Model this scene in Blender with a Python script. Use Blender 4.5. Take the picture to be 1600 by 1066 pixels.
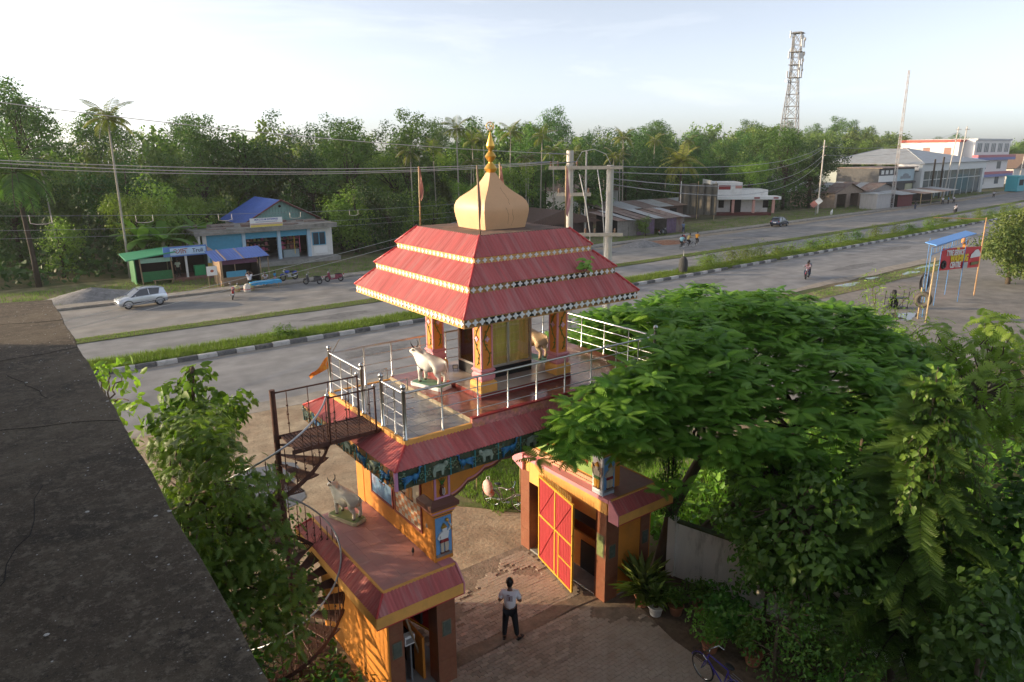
import bpy, bmesh, math, random
import numpy as np
from mathutils import Vector, Matrix, Euler

scene = bpy.context.scene
for o in list(bpy.data.objects):
    bpy.data.objects.remove(o, do_unlink=True)
COL = scene.collection
R = math.radians
PI = math.pi

# ------------------------------------------------------------------ camera
CAM = Vector((-6.259, -12.144, 11.795))
YAW, PITCH, ROLL, FPX = 0.6378, 0.26135, -0.00758, 1102.1
cam_d = bpy.data.cameras.new("camera")
cam = bpy.data.objects.new("camera", cam_d)
COL.objects.link(cam)
_F0 = Vector((math.sin(YAW), math.cos(YAW), 0)); _U0 = Vector((0, 0, 1)); _R0 = Vector((math.cos(YAW), -math.sin(YAW), 0))
_F = _F0*math.cos(PITCH) - _U0*math.sin(PITCH); _U = _U0*math.cos(PITCH) + _F0*math.sin(PITCH)
_R2 = _R0*math.cos(ROLL) + _U*math.sin(ROLL); _U2 = _U*math.cos(ROLL) - _R0*math.sin(ROLL)
cam.matrix_world = Matrix(((_R2.x, _U2.x, -_F.x, CAM.x), (_R2.y, _U2.y, -_F.y, CAM.y), (_R2.z, _U2.z, -_F.z, CAM.z), (0, 0, 0, 1)))
cam_d.sensor_width = 36.0
cam_d.lens = 36.0*FPX/1600.0
cam_d.clip_start = 0.1
cam_d.clip_end = 3000
scene.camera = cam

# ------------------------------------------------------------------ sky and sun
SUN_AZ = R(-50.0)      # from +Y towards +X
SUN_EL = R(12.0)
world = bpy.data.worlds.new("World"); scene.world = world
world.use_nodes = True
nt = world.node_tree; nt.nodes.clear()
w_out = nt.nodes.new("ShaderNodeOutputWorld"); w_bg = nt.nodes.new("ShaderNodeBackground")
w_sky = nt.nodes.new("ShaderNodeTexSky"); w_sky.sky_type = 'NISHITA'
w_sky.sun_disc = False
w_sky.sun_elevation = SUN_EL
w_sky.sun_rotation = SUN_AZ
w_sky.altitude = 50; w_sky.air_density = 0.5; w_sky.dust_density = 1.5; w_sky.ozone_density = 0.4
w_bg.inputs[1].default_value = 0.15
w_hs = nt.nodes.new('ShaderNodeHueSaturation'); w_hs.inputs['Saturation'].default_value = 0.5; w_hs.inputs['Value'].default_value = .82   # hazy, washed-out evening sky
nt.links.new(w_sky.outputs[0], w_hs.inputs['Color']); w_tc = nt.nodes.new('ShaderNodeTexCoord'); w_mp = nt.nodes.new('ShaderNodeMapping'); w_mp.inputs['Scale'].default_value = (1.0, 1.6, 7.0); w_mp.inputs['Rotation'].default_value = (.1, .25, .4)
w_no = nt.nodes.new('ShaderNodeTexNoise'); w_no.inputs['Scale'].default_value = 1.7; w_no.inputs['Detail'].default_value = 7; w_no.inputs['Roughness'].default_value = .62; w_no.inputs['Distortion'].default_value = .6
w_mr = nt.nodes.new('ShaderNodeMapRange'); w_mr.inputs[1].default_value = .52; w_mr.inputs[2].default_value = .80; w_mr.inputs[4].default_value = .22
w_mx = nt.nodes.new('ShaderNodeMix'); w_mx.data_type = 'RGBA'; w_mx.inputs[7].default_value = (5.2, 5.0, 4.9, 1)      # thin wisps of cloud, the same all over the sky
for a_, b_ in ((w_tc.outputs['Generated'], w_mp.inputs[0]), (w_mp.outputs[0], w_no.inputs['Vector']), (w_no.outputs['Fac'], w_mr.inputs[0]), (w_mr.outputs[0], w_mx.inputs[0]), (w_hs.outputs[0], w_mx.inputs[6]), (w_mx.outputs[2], w_bg.inputs[0])): nt.links.new(a_, b_)
nt.links.new(w_bg.outputs[0], w_out.inputs[0])

sun_d = bpy.data.lights.new("sun", 'SUN'); sun_d.energy = 2.5; sun_d.angle = R(0.6); sun_d.color = (1.0, 0.76, 0.48)
sun = bpy.data.objects.new("sun", sun_d); COL.objects.link(sun)
SUN_DIR = Vector((math.sin(SUN_AZ)*math.cos(SUN_EL), math.cos(SUN_AZ)*math.cos(SUN_EL), math.sin(SUN_EL)))
sun.rotation_euler = SUN_DIR.to_track_quat('Z', 'Y').to_euler()
sun.location = (-30, 30, 30)

vs = scene.view_settings
vs.view_transform = 'Standard'; vs.look = 'None'; vs.exposure = 1.36; vs.gamma = 1.0; vs.use_curve_mapping = False

# ------------------------------------------------------------------ helpers
random.seed(7)
WORLDROOT = {}

class MB:
    """collects shapes for ONE mesh object"""
    def __init__(s): s.v = []; s.f = []; s.m = []
    def add(s, vs_, fs, mi=0, M=None):
        b = len(s.v)
        if M is not None: vs_ = [tuple(M @ Vector(p)) for p in vs_]
        s.v.extend(tuple(p) for p in vs_)
        s.f.extend(tuple(i+b for i in f) for f in fs); s.m.extend([mi]*len(fs))
        return s
    def box(s, x0, x1, y0, y1, z0, z1, mi=0, M=None):
        v = [(x0,y0,z0),(x1,y0,z0),(x1,y1,z0),(x0,y1,z0),(x0,y0,z1),(x1,y0,z1),(x1,y1,z1),(x0,y1,z1)]
        return s.add(v, [(3,2,1,0),(4,5,6,7),(0,1,5,4),(1,2,6,5),(2,3,7,6),(3,0,4,7)], mi, M)
    def cbox(s, c, d, mi=0, rz=0.0):
        M = Matrix.Translation(Vector(c)) @ Matrix.Rotation(rz, 4, 'Z')
        return s.box(-d[0]/2, d[0]/2, -d[1]/2, d[1]/2, -d[2]/2, d[2]/2, mi, M)
    def prism(s, poly, a, b, axis='Z', mi=0, M=None):
        n = len(poly)
        def P(p, t):
            if axis == 'Z': return (p[0], p[1], t)
            if axis == 'Y': return (p[0], t, p[1])
            return (t, p[0], p[1])
        v = [P(p, a) for p in poly]+[P(p, b) for p in poly]
        f = [tuple(range(n-1, -1, -1)), tuple(range(n, 2*n))]+[(i, (i+1) % n, n+(i+1) % n, n+i) for i in range(n)]
        return s.add(v, f, mi, M)
    def frustum(s, x0, x1, y0, y1, z0, X0, X1, Y0, Y1, z1, mi=0):
        v = [(x0,y0,z0),(x1,y0,z0),(x1,y1,z0),(x0,y1,z0),(X0,Y0,z1),(X1,Y0,z1),(X1,Y1,z1),(X0,Y1,z1)]
        return s.add(v, [(3,2,1,0),(4,5,6,7),(0,1,5,4),(1,2,6,5),(2,3,7,6),(3,0,4,7)], mi)
    def tube(s, path, r, n=8, mi=0, cap=True, M=None):
        P = [Vector(p) for p in path]; k = len(P)
        rr = r if isinstance(r, (list, tuple)) else [r]*k
        v = []; up = None
        for i in range(k):
            t = (P[min(i+1, k-1)]-P[max(i-1, 0)])
            if t.length < 1e-9: t = Vector((0, 0, 1))
            t.normalize()
            if up is None:
                up = Vector((0, 0, 1)) if abs(t.z) < .9 else Vector((1, 0, 0))
            a = t.cross(up)
            if a.length < 1e-6: a = t.cross(Vector((0.3, 1, 0.2)))
            a.normalize(); b = a.cross(t).normalized(); up = b
            for j in range(n):
                q = 2*PI*j/n
                v.append(P[i]+(a*math.cos(q)+b*math.sin(q))*rr[i])
        f = []
        for i in range(k-1):
            for j in range(n):
                j2 = (j+1) % n
                f.append((i*n+j, i*n+j2, (i+1)*n+j2, (i+1)*n+j))
        if cap:
            f.append(tuple(range(n))); f.append(tuple((k-1)*n+j for j in range(n-1, -1, -1)))
        return s.add(v, f, mi, M)
    def lathe(s, prof, n=16, c=(0, 0, 0), mi=0, M=None):
        v = []; f = []
        for (r, z) in prof:
            for j in range(n):
                q = 2*PI*j/n
                v.append((c[0]+r*math.cos(q), c[1]+r*math.sin(q), c[2]+z))
        k = len(prof)
        for i in range(k-1):
            for j in range(n):
                j2 = (j+1) % n
                f.append((i*n+j, i*n+j2, (i+1)*n+j2, (i+1)*n+j))
        f.append(tuple(range(n-1, -1, -1))); f.append(tuple((k-1)*n+j for j in range(n)))
        return s.add(v, f, mi, M)
    def ball(s, c, r, n=10, mi=0, sc=(1, 1, 1), M=None):
        v = [(c[0], c[1], c[2]-r*sc[2])]; f = []
        m = max(4, n//2+1)
        for i in range(1, m):
            a = -PI/2+PI*i/m
            for j in range(n):
                q = 2*PI*j/n
                v.append((c[0]+r*sc[0]*math.cos(a)*math.cos(q), c[1]+r*sc[1]*math.cos(a)*math.sin(q), c[2]+r*sc[2]*math.sin(a)))
        v.append((c[0], c[1], c[2]+r*sc[2])); t = len(v)-1
        for j in range(n): f.append((0, 1+(j+1) % n, 1+j))
        for i in range(m-2):
            for j in range(n):
                j2 = (j+1) % n
                f.append((1+i*n+j, 1+i*n+j2, 1+(i+1)*n+j2, 1+(i+1)*n+j))
        b = 1+(m-2)*n
        for j in range(n): f.append((b+j, b+(j+1) % n, t))
        return s.add(v, f, mi, M)
    def torus(s, c, Rr, r, axis='Y', n=20, k=8, mi=0, M=None, sc=(1, 1)):
        v = []; f = []
        for i in range(n):
            a = 2*PI*i/n
            for j in range(k):
                b = 2*PI*j/k
                u = (Rr+r*math.cos(b)*sc[0])*math.cos(a); w = (Rr+r*math.cos(b)*sc[0])*math.sin(a); h = r*math.sin(b)*sc[1]
                p = {'Y': (u, h, w), 'X': (h, u, w), 'Z': (u, w, h)}[axis]
                v.append((c[0]+p[0], c[1]+p[1], c[2]+p[2]))
        for i in range(n):
            for j in range(k):
                f.append((i*k+j, i*k+(j+1) % k, ((i+1) % n)*k+(j+1) % k, ((i+1) % n)*k+j))
        return s.add(v, f, mi, M)
    def mesh(s, name, mats, smooth=False):
        me = bpy.data.meshes.new(name)
        me.from_pydata(s.v, [], s.f)
        for m in (mats if isinstance(mats, (list, tuple)) else [mats]): me.materials.append(m)
        if any(s.m): me.polygons.foreach_set('material_index', s.m)
        bm = bmesh.new(); bm.from_mesh(me); bmesh.ops.recalc_face_normals(bm, faces=bm.faces); bm.to_mesh(me); bm.free()
        if smooth:
            me.polygons.foreach_set('use_smooth', [True]*len(me.polygons))
            if smooth is not True: me.set_sharp_from_angle(angle=smooth)
        me.update()
        return me
    def build(s, name, mats, parent=None, smooth=False, bevel=0.0, loc=None):
        me = s.mesh(name, mats, smooth)
        o = place(name, me, parent, loc)
        if bevel: 
            b = o.modifiers.new('bevel', 'BEVEL'); b.width = bevel; b.segments = 2; b.limit_method = 'ANGLE'; b.angle_limit = R(40)
        return o

def place(name, me, parent=None, loc=None, rot=None, scale=None):
    o = bpy.data.objects.new(name, me); COL.objects.link(o)
    if parent is not None:
        o.parent = parent
        if parent.name in WORLDROOT and loc is None: o.location = -Vector(WORLDROOT[parent.name])
    if loc is not None: o.location = loc
    if rot is not None: o.rotation_euler = rot
    if scale is not None: o.scale = scale if isinstance(scale, (tuple, list)) else (scale,)*3
    return o

def tag(o, label=None, cat=None, group=None, kind=None):
    if label: o['label'] = label
    if cat: o['category'] = cat
    if group: o['group'] = group
    if kind: o['kind'] = kind
    return o

def thing(name, label, cat, loc=(0, 0, 0), rz=0.0, group=None, world=False):
    """Empty at a thing's base. world=True: the parts are given in world coordinates."""
    o = bpy.data.objects.new(name, None); COL.objects.link(o)
    o.location = loc; o.rotation_euler = (0, 0, rz); o.empty_display_size = .2
    tag(o, label, cat, group)
    if world: WORLDROOT[o.name] = tuple(loc)
    return o

def copy_tree(o, parent=None):
    c = o.copy(); COL.objects.link(c)
    if parent is not None:
        c.parent = parent
    for ch in o.children: copy_tree(ch, c)
    return c

def structure(o): o['kind'] = 'structure'; return o

# ------------------------------------------------------------------ materials
MATS = {}
def new_mat(name):
    m = bpy.data.materials.new(name); m.use_nodes = True
    nt = m.node_tree; nt.nodes.clear()
    out = nt.nodes.new('ShaderNodeOutputMaterial')
    return m, nt, out
def N(nt, t, **kw):
    n = nt.nodes.new(t)
    for k, v in kw.items(): setattr(n, k, v)
    return n
def rgb(c): return (c[0], c[1], c[2], 1.0)
def mat(name, col, rough=.7, metal=0.0, var=.12, vscale=3.0, dirt=None, dirt_amt=.5, dscale=1.5, bump=0.0, bscale=40., spec=.4, stretch=None, island=0.0, coat=0.0, dthr=.48):
    """principled colour with two-scale variation, optional dirt patches and fine bump"""
    if name in MATS: return MATS[name]
    m, nt, out = new_mat(name); L = nt.links
    p = N(nt, 'ShaderNodeBsdfPrincipled'); L.new(p.outputs[0], out.inputs[0])
    p.inputs['Roughness'].default_value = rough; p.inputs['Metallic'].default_value = metal
    p.inputs['Specular IOR Level'].default_value = spec
    p.inputs['Coat Weight'].default_value = coat
    geo = N(nt, 'ShaderNodeNewGeometry'); src = geo.outputs['Position']
    if stretch:
        mp = N(nt, 'ShaderNodeMapping'); mp.inputs['Scale'].default_value = stretch
        L.new(src, mp.inputs['Vector']); src2 = mp.outputs[0]
    else: src2 = src
    n1 = N(nt, 'ShaderNodeTexNoise'); n1.inputs['Scale'].default_value = vscale; n1.inputs['Detail'].default_value = 6; n1.inputs['Roughness'].default_value = .65
    L.new(src2, n1.inputs['Vector'])
    r1 = N(nt, 'ShaderNodeMapRange'); r1.inputs[1].default_value = .25; r1.inputs[2].default_value = .75
    r1.inputs[3].default_value = 1-var; r1.inputs[4].default_value = 1+var
    L.new(n1.outputs['Fac'], r1.inputs[0])
    mul = N(nt, 'ShaderNodeVectorMath', operation='SCALE'); mul.inputs[0].default_value = col[:3]
    L.new(r1.outputs[0], mul.inputs['Scale'])
    cur = mul.outputs[0]
    if island:
        ri = N(nt, 'ShaderNodeMapRange'); ri.inputs[3].default_value = 1-island; ri.inputs[4].default_value = 1+island
        oi = N(nt, 'ShaderNodeObjectInfo'); L.new(oi.outputs['Random'], ri.inputs[0])
        m2 = N(nt, 'ShaderNodeVectorMath', operation='SCALE'); L.new(cur, m2.inputs[0]); L.new(ri.outputs[0], m2.inputs['Scale']); cur = m2.outputs[0]
    if dirt is not None:
        n2 = N(nt, 'ShaderNodeTexNoise'); n2.inputs['Scale'].default_value = dscale; n2.inputs['Detail'].default_value = 8; n2.inputs['Roughness'].default_value = .7
        L.new(src2, n2.inputs['Vector'])
        r2 = N(nt, 'ShaderNodeMapRange'); r2.inputs[1].default_value = dthr; r2.inputs[2].default_value = dthr+.2; r2.inputs[3].default_value = 0; r2.inputs[4].default_value = dirt_amt
        L.new(n2.outputs['Fac'], r2.inputs[0])
        mx = N(nt, 'ShaderNodeMix', data_type='RGBA'); L.new(r2.outputs[0], mx.inputs[0]); L.new(cur, mx.inputs[6]); mx.inputs[7].default_value = rgb(dirt)
        cur = mx.outputs[2]
    L.new(cur, p.inputs['Base Color'])
    if bump:
        nb = N(nt, 'ShaderNodeTexNoise'); nb.inputs['Scale'].default_value = bscale; nb.inputs['Detail'].default_value = 5
        L.new(src2, nb.inputs['Vector'])
        bp = N(nt, 'ShaderNodeBump'); bp.inputs['Strength'].default_value = bump; bp.inputs['Distance'].default_value = .02
        L.new(nb.outputs['Fac'], bp.inputs['Height']); L.new(bp.outputs[0], p.inputs['Normal'])
    MATS[name] = m
    return m

def leaf_mat(name, c1, c2, trans=.35, rough=.5, oscale=.25, isl=.55):
    """leaf: colour differs from leaf to leaf and from tree to tree; light shines through"""
    if name in MATS: return MATS[name]
    c1 = (c1[0]*1.6, c1[1]*1.75, c1[2]*1.6); c2 = (c2[0]*1.4, c2[1]*1.5, c2[2]*1.4)
    m, nt, out = new_mat(name); L = nt.links
    geo = N(nt, 'ShaderNodeNewGeometry'); oi = N(nt, 'ShaderNodeObjectInfo')
    noi = N(nt, 'ShaderNodeTexNoise'); noi.inputs['Scale'].default_value = oscale; noi.inputs['Detail'].default_value = 3
    L.new(geo.outputs['Position'], noi.inputs['Vector'])
    a = N(nt, 'ShaderNodeMath', operation='MULTIPLY_ADD'); L.new(geo.outputs['Random Per Island'], a.inputs[0]); a.inputs[1].default_value = isl
    s2 = N(nt, 'ShaderNodeMath', operation='MULTIPLY_ADD'); L.new(noi.outputs['Fac'], s2.inputs[0]); s2.inputs[1].default_value = 1.45-isl; s2.inputs[2].default_value = -.5*(1.0-isl)
    L.new(s2.outputs[0], a.inputs[2])
    mx = N(nt, 'ShaderNodeMix', data_type='RGBA'); mx.clamp_factor = True
    L.new(a.outputs[0], mx.inputs[0]); mx.inputs[6].default_value = rgb(c1); mx.inputs[7].default_value = rgb(c2)
    hs = N(nt, 'ShaderNodeHueSaturation')
    hr = N(nt, 'ShaderNodeMapRange'); hr.inputs[3].default_value = .485; hr.inputs[4].default_value = .515; L.new(oi.outputs['Random'], hr.inputs[0])
    vr = N(nt, 'ShaderNodeMapRange'); vr.inputs[3].default_value = .8; vr.inputs[4].default_value = 1.2; L.new(oi.outputs['Random'], vr.inputs[0])
    L.new(hr.outputs[0], hs.inputs['Hue']); L.new(vr.outputs[0], hs.inputs['Value']); L.new(mx.outputs[2], hs.inputs['Color'])
    d = N(nt, 'ShaderNodeBsdfPrincipled'); d.inputs['Roughness'].default_value = rough; d.inputs['Specular IOR Level'].default_value = .25
    L.new(hs.outputs[0], d.inputs['Base Color'])
    t = N(nt, 'ShaderNodeBsdfTranslucent')
    tc = N(nt, 'ShaderNodeMix', data_type='RGBA', blend_type='MULTIPLY'); tc.inputs[0].default_value = 1.0; tc.inputs[7].default_value = (1.15, 1.4, .5, 1)
    L.new(hs.outputs[0], tc.inputs[6]); L.new(tc.outputs[2], t.inputs['Color'])
    ms = N(nt, 'ShaderNodeMixShader'); ms.inputs[0].default_value = trans
    L.new(d.outputs[0], ms.inputs[1]); L.new(t.outputs[0], ms.inputs[2]); L.new(ms.outputs[0], out.inputs[0])
    MATS[name] = m
    return m

def glass_mat(name, col=(.95, .95, .92), rough=.03, alpha=.1):
    if name in MATS: return MATS[name]
    m, nt, out = new_mat(name); L = nt.links
    tr = N(nt, 'ShaderNodeBsdfTransparent'); tr.inputs[0].default_value = rgb(col)
    gl = N(nt, 'ShaderNodeBsdfGlossy'); gl.inputs['Roughness'].default_value = rough; gl.inputs[0].default_value = (1, 1, 1, 1)
    fr = N(nt, 'ShaderNodeFresnel'); fr.inputs[0].default_value = 1.5
    ad = N(nt, 'ShaderNodeMath', operation='ADD'); ad.inputs[1].default_value = alpha*.2; L.new(fr.outputs[0], ad.inputs[0])
    ms = N(nt, 'ShaderNodeMixShader'); L.new(ad.outputs[0], ms.inputs[0]); L.new(tr.outputs[0], ms.inputs[1]); L.new(gl.outputs[0], ms.inputs[2])
    L.new(ms.outputs[0], out.inputs[0]); MATS[name] = m
    return m

M_ORANGE = mat('orange_paint', (.66, .25, .035), .65, var=.10, vscale=1.6, dirt=(.28, .14, .05), dirt_amt=.35, dscale=1.1)
M_AMBER = mat('amber_paint', (.78, .40, .10), .65, var=.08, vscale=2.2, dirt=(.30, .16, .06), dirt_amt=.3)
M_PINK = mat('pink_paint', (.66, .27, .30), .6, var=.1, vscale=2.5)
M_MAUVE = mat('mauve_paint', (.55, .26, .42), .6, var=.1)
M_BROWNP = mat('brown_paint', (.16, .065, .045), .55, var=.12)
M_GRANITE = mat('brown_granite_tile', (.24, .095, .055), .28, var=.16, vscale=14, dirt=(.32, .17, .10), dirt_amt=.35, dscale=3)
M_REDROOF = mat('red_roof_paint', (.50, .062, .068), .40, var=.25, vscale=1.6, dirt=(.46, .16, .15), dirt_amt=.6, dscale=1.3, spec=.6)
M_REDROOF_W = mat('red_roof_paint_w', (.49, .115, .108), .5, var=.3, vscale=1.2, stretch=(.5, 6, .5), dirt=(.52, .27, .25), dirt_amt=.65, dscale=.9, spec=.5)
M_REDROOF_S = mat('red_roof_paint_s', (.49, .115, .108), .5, var=.3, vscale=1.2, stretch=(6, .5, .5), dirt=(.52, .27, .25), dirt_amt=.65, dscale=.9, spec=.5)
M_REDCAP = mat('red_ridge_paint', (.52, .06, .06), .42, var=.12)
M_WHITEP = mat('white_paint', (.78, .78, .76), .55, var=.05)
M_STEEL = mat('stainless_steel', (.52, .52, .51), .3, metal=1.0, var=.06)
M_RUST = mat('rusty_brown_iron', (.085, .038, .027), .75, var=.3, vscale=8, dirt=(.16, .07, .04), dirt_amt=.6, dscale=6)
M_DOME = mat('cream_dome_paint', (.70, .41, .215), .5, var=.06, vscale=1.4, dirt=(.55, .33, .18), dirt_amt=.3, dscale=2.0)
M_GOLD = mat('gold_paint', (.80, .46, .09), .3, metal=.75, var=.1)
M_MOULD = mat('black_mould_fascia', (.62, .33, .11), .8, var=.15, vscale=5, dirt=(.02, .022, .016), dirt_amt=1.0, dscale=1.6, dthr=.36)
M_CONC = mat('grey_concrete', (.30, .29, .27), .85, var=.2, vscale=2.5, dirt=(.13, .12, .10), dirt_amt=.5, bump=.3, bscale=30)
def ledge_mat():
    m, nt, out = new_mat('weathered_dark_concrete'); L = nt.links
    p = N(nt, 'ShaderNodeBsdfPrincipled'); p.inputs['Roughness'].default_value = .9; p.inputs['Specular IOR Level'].default_value = .3; L.new(p.outputs[0], out.inputs[0])
    geo = N(nt, 'ShaderNodeNewGeometry'); cur = None
    for (sc, det, lo, hi, c) in ((.55, 9, .42, .60, (.15, .118, .078)), (1.7, 10, .50, .64, (.030, .023, .015)), (5.5, 9, .52, .64, (.135, .108, .074)), (13., 8, .52, .62, (.17, .138, .098)), (60., 6, .56, .68, (.23, .195, .15)), (38., 6, .56, .66, (.015, .012, .009)), (160., 3, .6, .7, (.24, .2, .155))):
        n = N(nt, 'ShaderNodeTexNoise'); n.inputs['Scale'].default_value = sc; n.inputs['Detail'].default_value = det; n.inputs['Roughness'].default_value = .7; L.new(geo.outputs['Position'], n.inputs['Vector'])
        r = N(nt, 'ShaderNodeMapRange'); r.inputs[1].default_value = lo; r.inputs[2].default_value = hi; r.inputs[4].default_value = .8; L.new(n.outputs['Fac'], r.inputs[0])
        mx = N(nt, 'ShaderNodeMix', data_type='RGBA'); L.new(r.outputs[0], mx.inputs[0]); mx.inputs[7].default_value = rgb(c)
        if cur is None: mx.inputs[6].default_value = (.066, .048, .031, 1)
        else: L.new(cur, mx.inputs[6])
        cur = mx.outputs[2]
    L.new(cur, p.inputs['Base Color'])
    nb = N(nt, 'ShaderNodeTexNoise'); nb.inputs['Scale'].default_value = 22; nb.inputs['Detail'].default_value = 10; nb.inputs['Roughness'].default_value = .75; L.new(geo.outputs['Position'], nb.inputs['Vector'])
    bp = N(nt, 'ShaderNodeBump'); bp.inputs['Strength'].default_value = 1.0; bp.inputs['Distance'].default_value = .03; L.new(nb.outputs['Fac'], bp.inputs['Height']); L.new(bp.outputs[0], p.inputs['Normal'])
    return m
M_DARKCONC = ledge_mat()
M_BLACK = mat('black_paint', (.015, .015, .016), .45, var=.1)
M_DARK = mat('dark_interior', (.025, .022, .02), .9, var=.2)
M_RUBBER = mat('black_rubber', (.018, .018, .019), .6, var=.15)
M_GREY = mat('grey_metal', (.30, .31, .32), .45, metal=.6, var=.1)
M_WOOD = mat('weathered_wood', (.30, .22, .14), .8, var=.25, vscale=9, stretch=(1, 1, .25))
M_BAMBOO = mat('dry_bamboo', (.46, .34, .18), .6, var=.2, vscale=7)
M_BARK = mat('bark', (.10, .075, .05), .9, var=.35, vscale=6, bump=.6, bscale=18, stretch=(1, 1, .4))
M_BARKD = mat('dark_bark', (.05, .038, .028), .9, var=.35, vscale=6, bump=.6, bscale=18, stretch=(1, 1, .4))
M_PALEBARK = mat('pale_trunk', (.36, .33, .27), .85, var=.2, vscale=5, stretch=(.6, .6, 3))
M_BLUETIN = mat('blue_tin_roof', (.05, .12, .42), .45, var=.15, vscale=1.2)
M_RUSTTIN = mat('rusty_tin_roof', (.24, .19, .165), .65, metal=.2, var=.3, vscale=1.3, dirt=(.17, .07, .045), dirt_amt=.85, dscale=.7)
M_TIN = mat('galvanised_tin_roof', (.42, .44, .44), .45, metal=.35, var=.14, vscale=.8, dirt=(.27, .22, .18), dirt_amt=.45, dscale=.5)
M_TURQ = mat('turquoise_shutter', (.07, .30, .46), .5, var=.1)
M_WHITEWALL = mat('white_wall', (.70, .69, .66), .75, var=.08, dirt=(.42, .38, .32), dirt_amt=.45, dscale=.8)
M_SKIN = mat('brown_skin', (.19, .10, .065), .55, var=.06)
M_HAIR = mat('black_hair', (.012, .011, .011), .5, var=.2)
M_DENIM = mat('dark_denim', (.03, .05, .10), .8, var=.15)
M_CLOTHW = mat('white_cloth', (.72, .70, .74), .85, var=.06)
M_TROUSER = mat('black_trouser_cloth', (.014, .014, .017), .85, var=.2)
M_POLE = mat('concrete_pole', (.50, .47, .42), .75, var=.12, vscale=2)
M_CHROME = mat('chrome', (.7, .7, .7), .12, metal=1.0, var=.03)

def text_mesh(s, size, mat_, name='lettering', parent=None, M=None, depth=.004, align='CENTER', sx=1.0, offset=0.0):
    cu = bpy.data.curves.new('txt', 'FONT'); cu.body = s; cu.size = size; cu.extrude = depth; cu.align_x = align; cu.align_y = 'CENTER'; cu.offset = offset
    cu.resolution_u = 2
    t = bpy.data.objects.new('txt', cu); COL.objects.link(t)
    dg = bpy.context.evaluated_depsgraph_get(); dg.update()
    me = bpy.data.meshes.new_from_object(t.evaluated_get(dg)); me.name = name
    bpy.data.objects.remove(t, do_unlink=True); bpy.data.curves.remove(cu)
    me.materials.clear(); me.materials.append(mat_)
    MM = (M or Matrix()) @ Matrix.Diagonal((sx, 1, 1, 1))
    me.transform(MM)
    return place(name, me, parent)

def frame_matrix(o, xdir, ydir):
    """places the XY plane (x to the right, y up) of flat lettering at o along two world directions"""
    x = Vector(xdir).normalized(); y = Vector(ydir).normalized(); z = x.cross(y).normalized(); y = z.cross(x)
    return Matrix(((x.x, y.x, z.x, o[0]), (x.y, y.y, z.y, o[1]), (x.z, y.z, z.z, o[2]), (0, 0, 0, 1)))

# ------------------------------------------------------------------ leaf meshes (numpy)
def tmpl(kind):
    if kind == 'diamond':
        v = [(0,0,0),(.5,.32,.05),(1,0,-.06),(.5,-.32,.05)]; f = [(0,1,2,3)]
    elif kind == 'ovate':
        v = [(0,0,0),(.35,.26,.04),(.75,.2,.03),(1.05,0,-.1),(.75,-.2,.03),(.35,-.26,.04)]; f = [(0,1,2,3),(0,3,4,5)]
    elif kind == 'heart':
        v = [(0,0,0),(-.12,.28,.02),(.25,.42,.05),(.7,.28,.03),(1.1,0,-.12),(.7,-.28,.03),(.25,-.42,.05),(-.12,-.28,.02)]; f = [(0,1,2,3,4),(0,4,5,6,7)]
    elif kind in ('frond', 'pinnate'):     # feathered leaf: leaflets joined along the midrib
        n, wm, gap, dr = (9, .23, .55, .16) if kind == 'frond' else (7, .27, .45, .26)
        v = [(i/n*1.0, 0, -dr*(i/n)**2) for i in range(n+1)]; f = []
        for i in range(n):
            t = (i+.5)/n; w = wm*math.sin(PI*min(1, .2+.74*t))**.8; h = gap/n/2
            for sg in (1, -1):
                b = len(v); z = -.07-dr*1.1*t*t
                v += [(t+.09+h, w*sg, z), (t+.09-h, w*sg*.95, z)]
                f.append((i, i+1, b, b+1) if sg < 0 else (b+1, b, i+1, i))
    elif kind == 'feather':   # conifer branchlet: two rows of needles
        v = []; f = []
        for i in range(9):
            t = i/9
            for sg in (1, -1):
                b = len(v); w = .26*(1-.5*t)
                v += [(t-.02, 0, -.1*t), (t+.09, 0, -.1*t), (t+.2, w*sg, .12-.1*t)]
                f.append((b, b+1, b+2) if sg > 0 else (b+2, b+1, b))
    elif kind == 'blade':
        v = [(0,.06,0),(.5,.05,.06),(1,0,-.05),(.5,-.05,.06),(0,-.06,0)]; f = [(0,1,2,3,4)]
    elif kind == 'tuft':      # three grass blades
        v = []; f = []
        for k in range(3):
            a = k*2.1; c, s = math.cos(a), math.sin(a); b = len(v)
            v += [(-.05*s, .05*c, 0), (.05*s, -.05*c, 0), (.35*c, .35*s, 1.0)]
            f.append((b, b+1, b+2))
    elif kind == 'longleaf':
        v = [(0,.03,0),(.4,.09,.06),(.8,.06,.0),(1.1,0,-.14),(.8,-.06,.0),(.4,-.09,.06),(0,-.03,0)]; f = [(0,1,2,3,4,5,6)]
    return np.array(v, float), f

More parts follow.
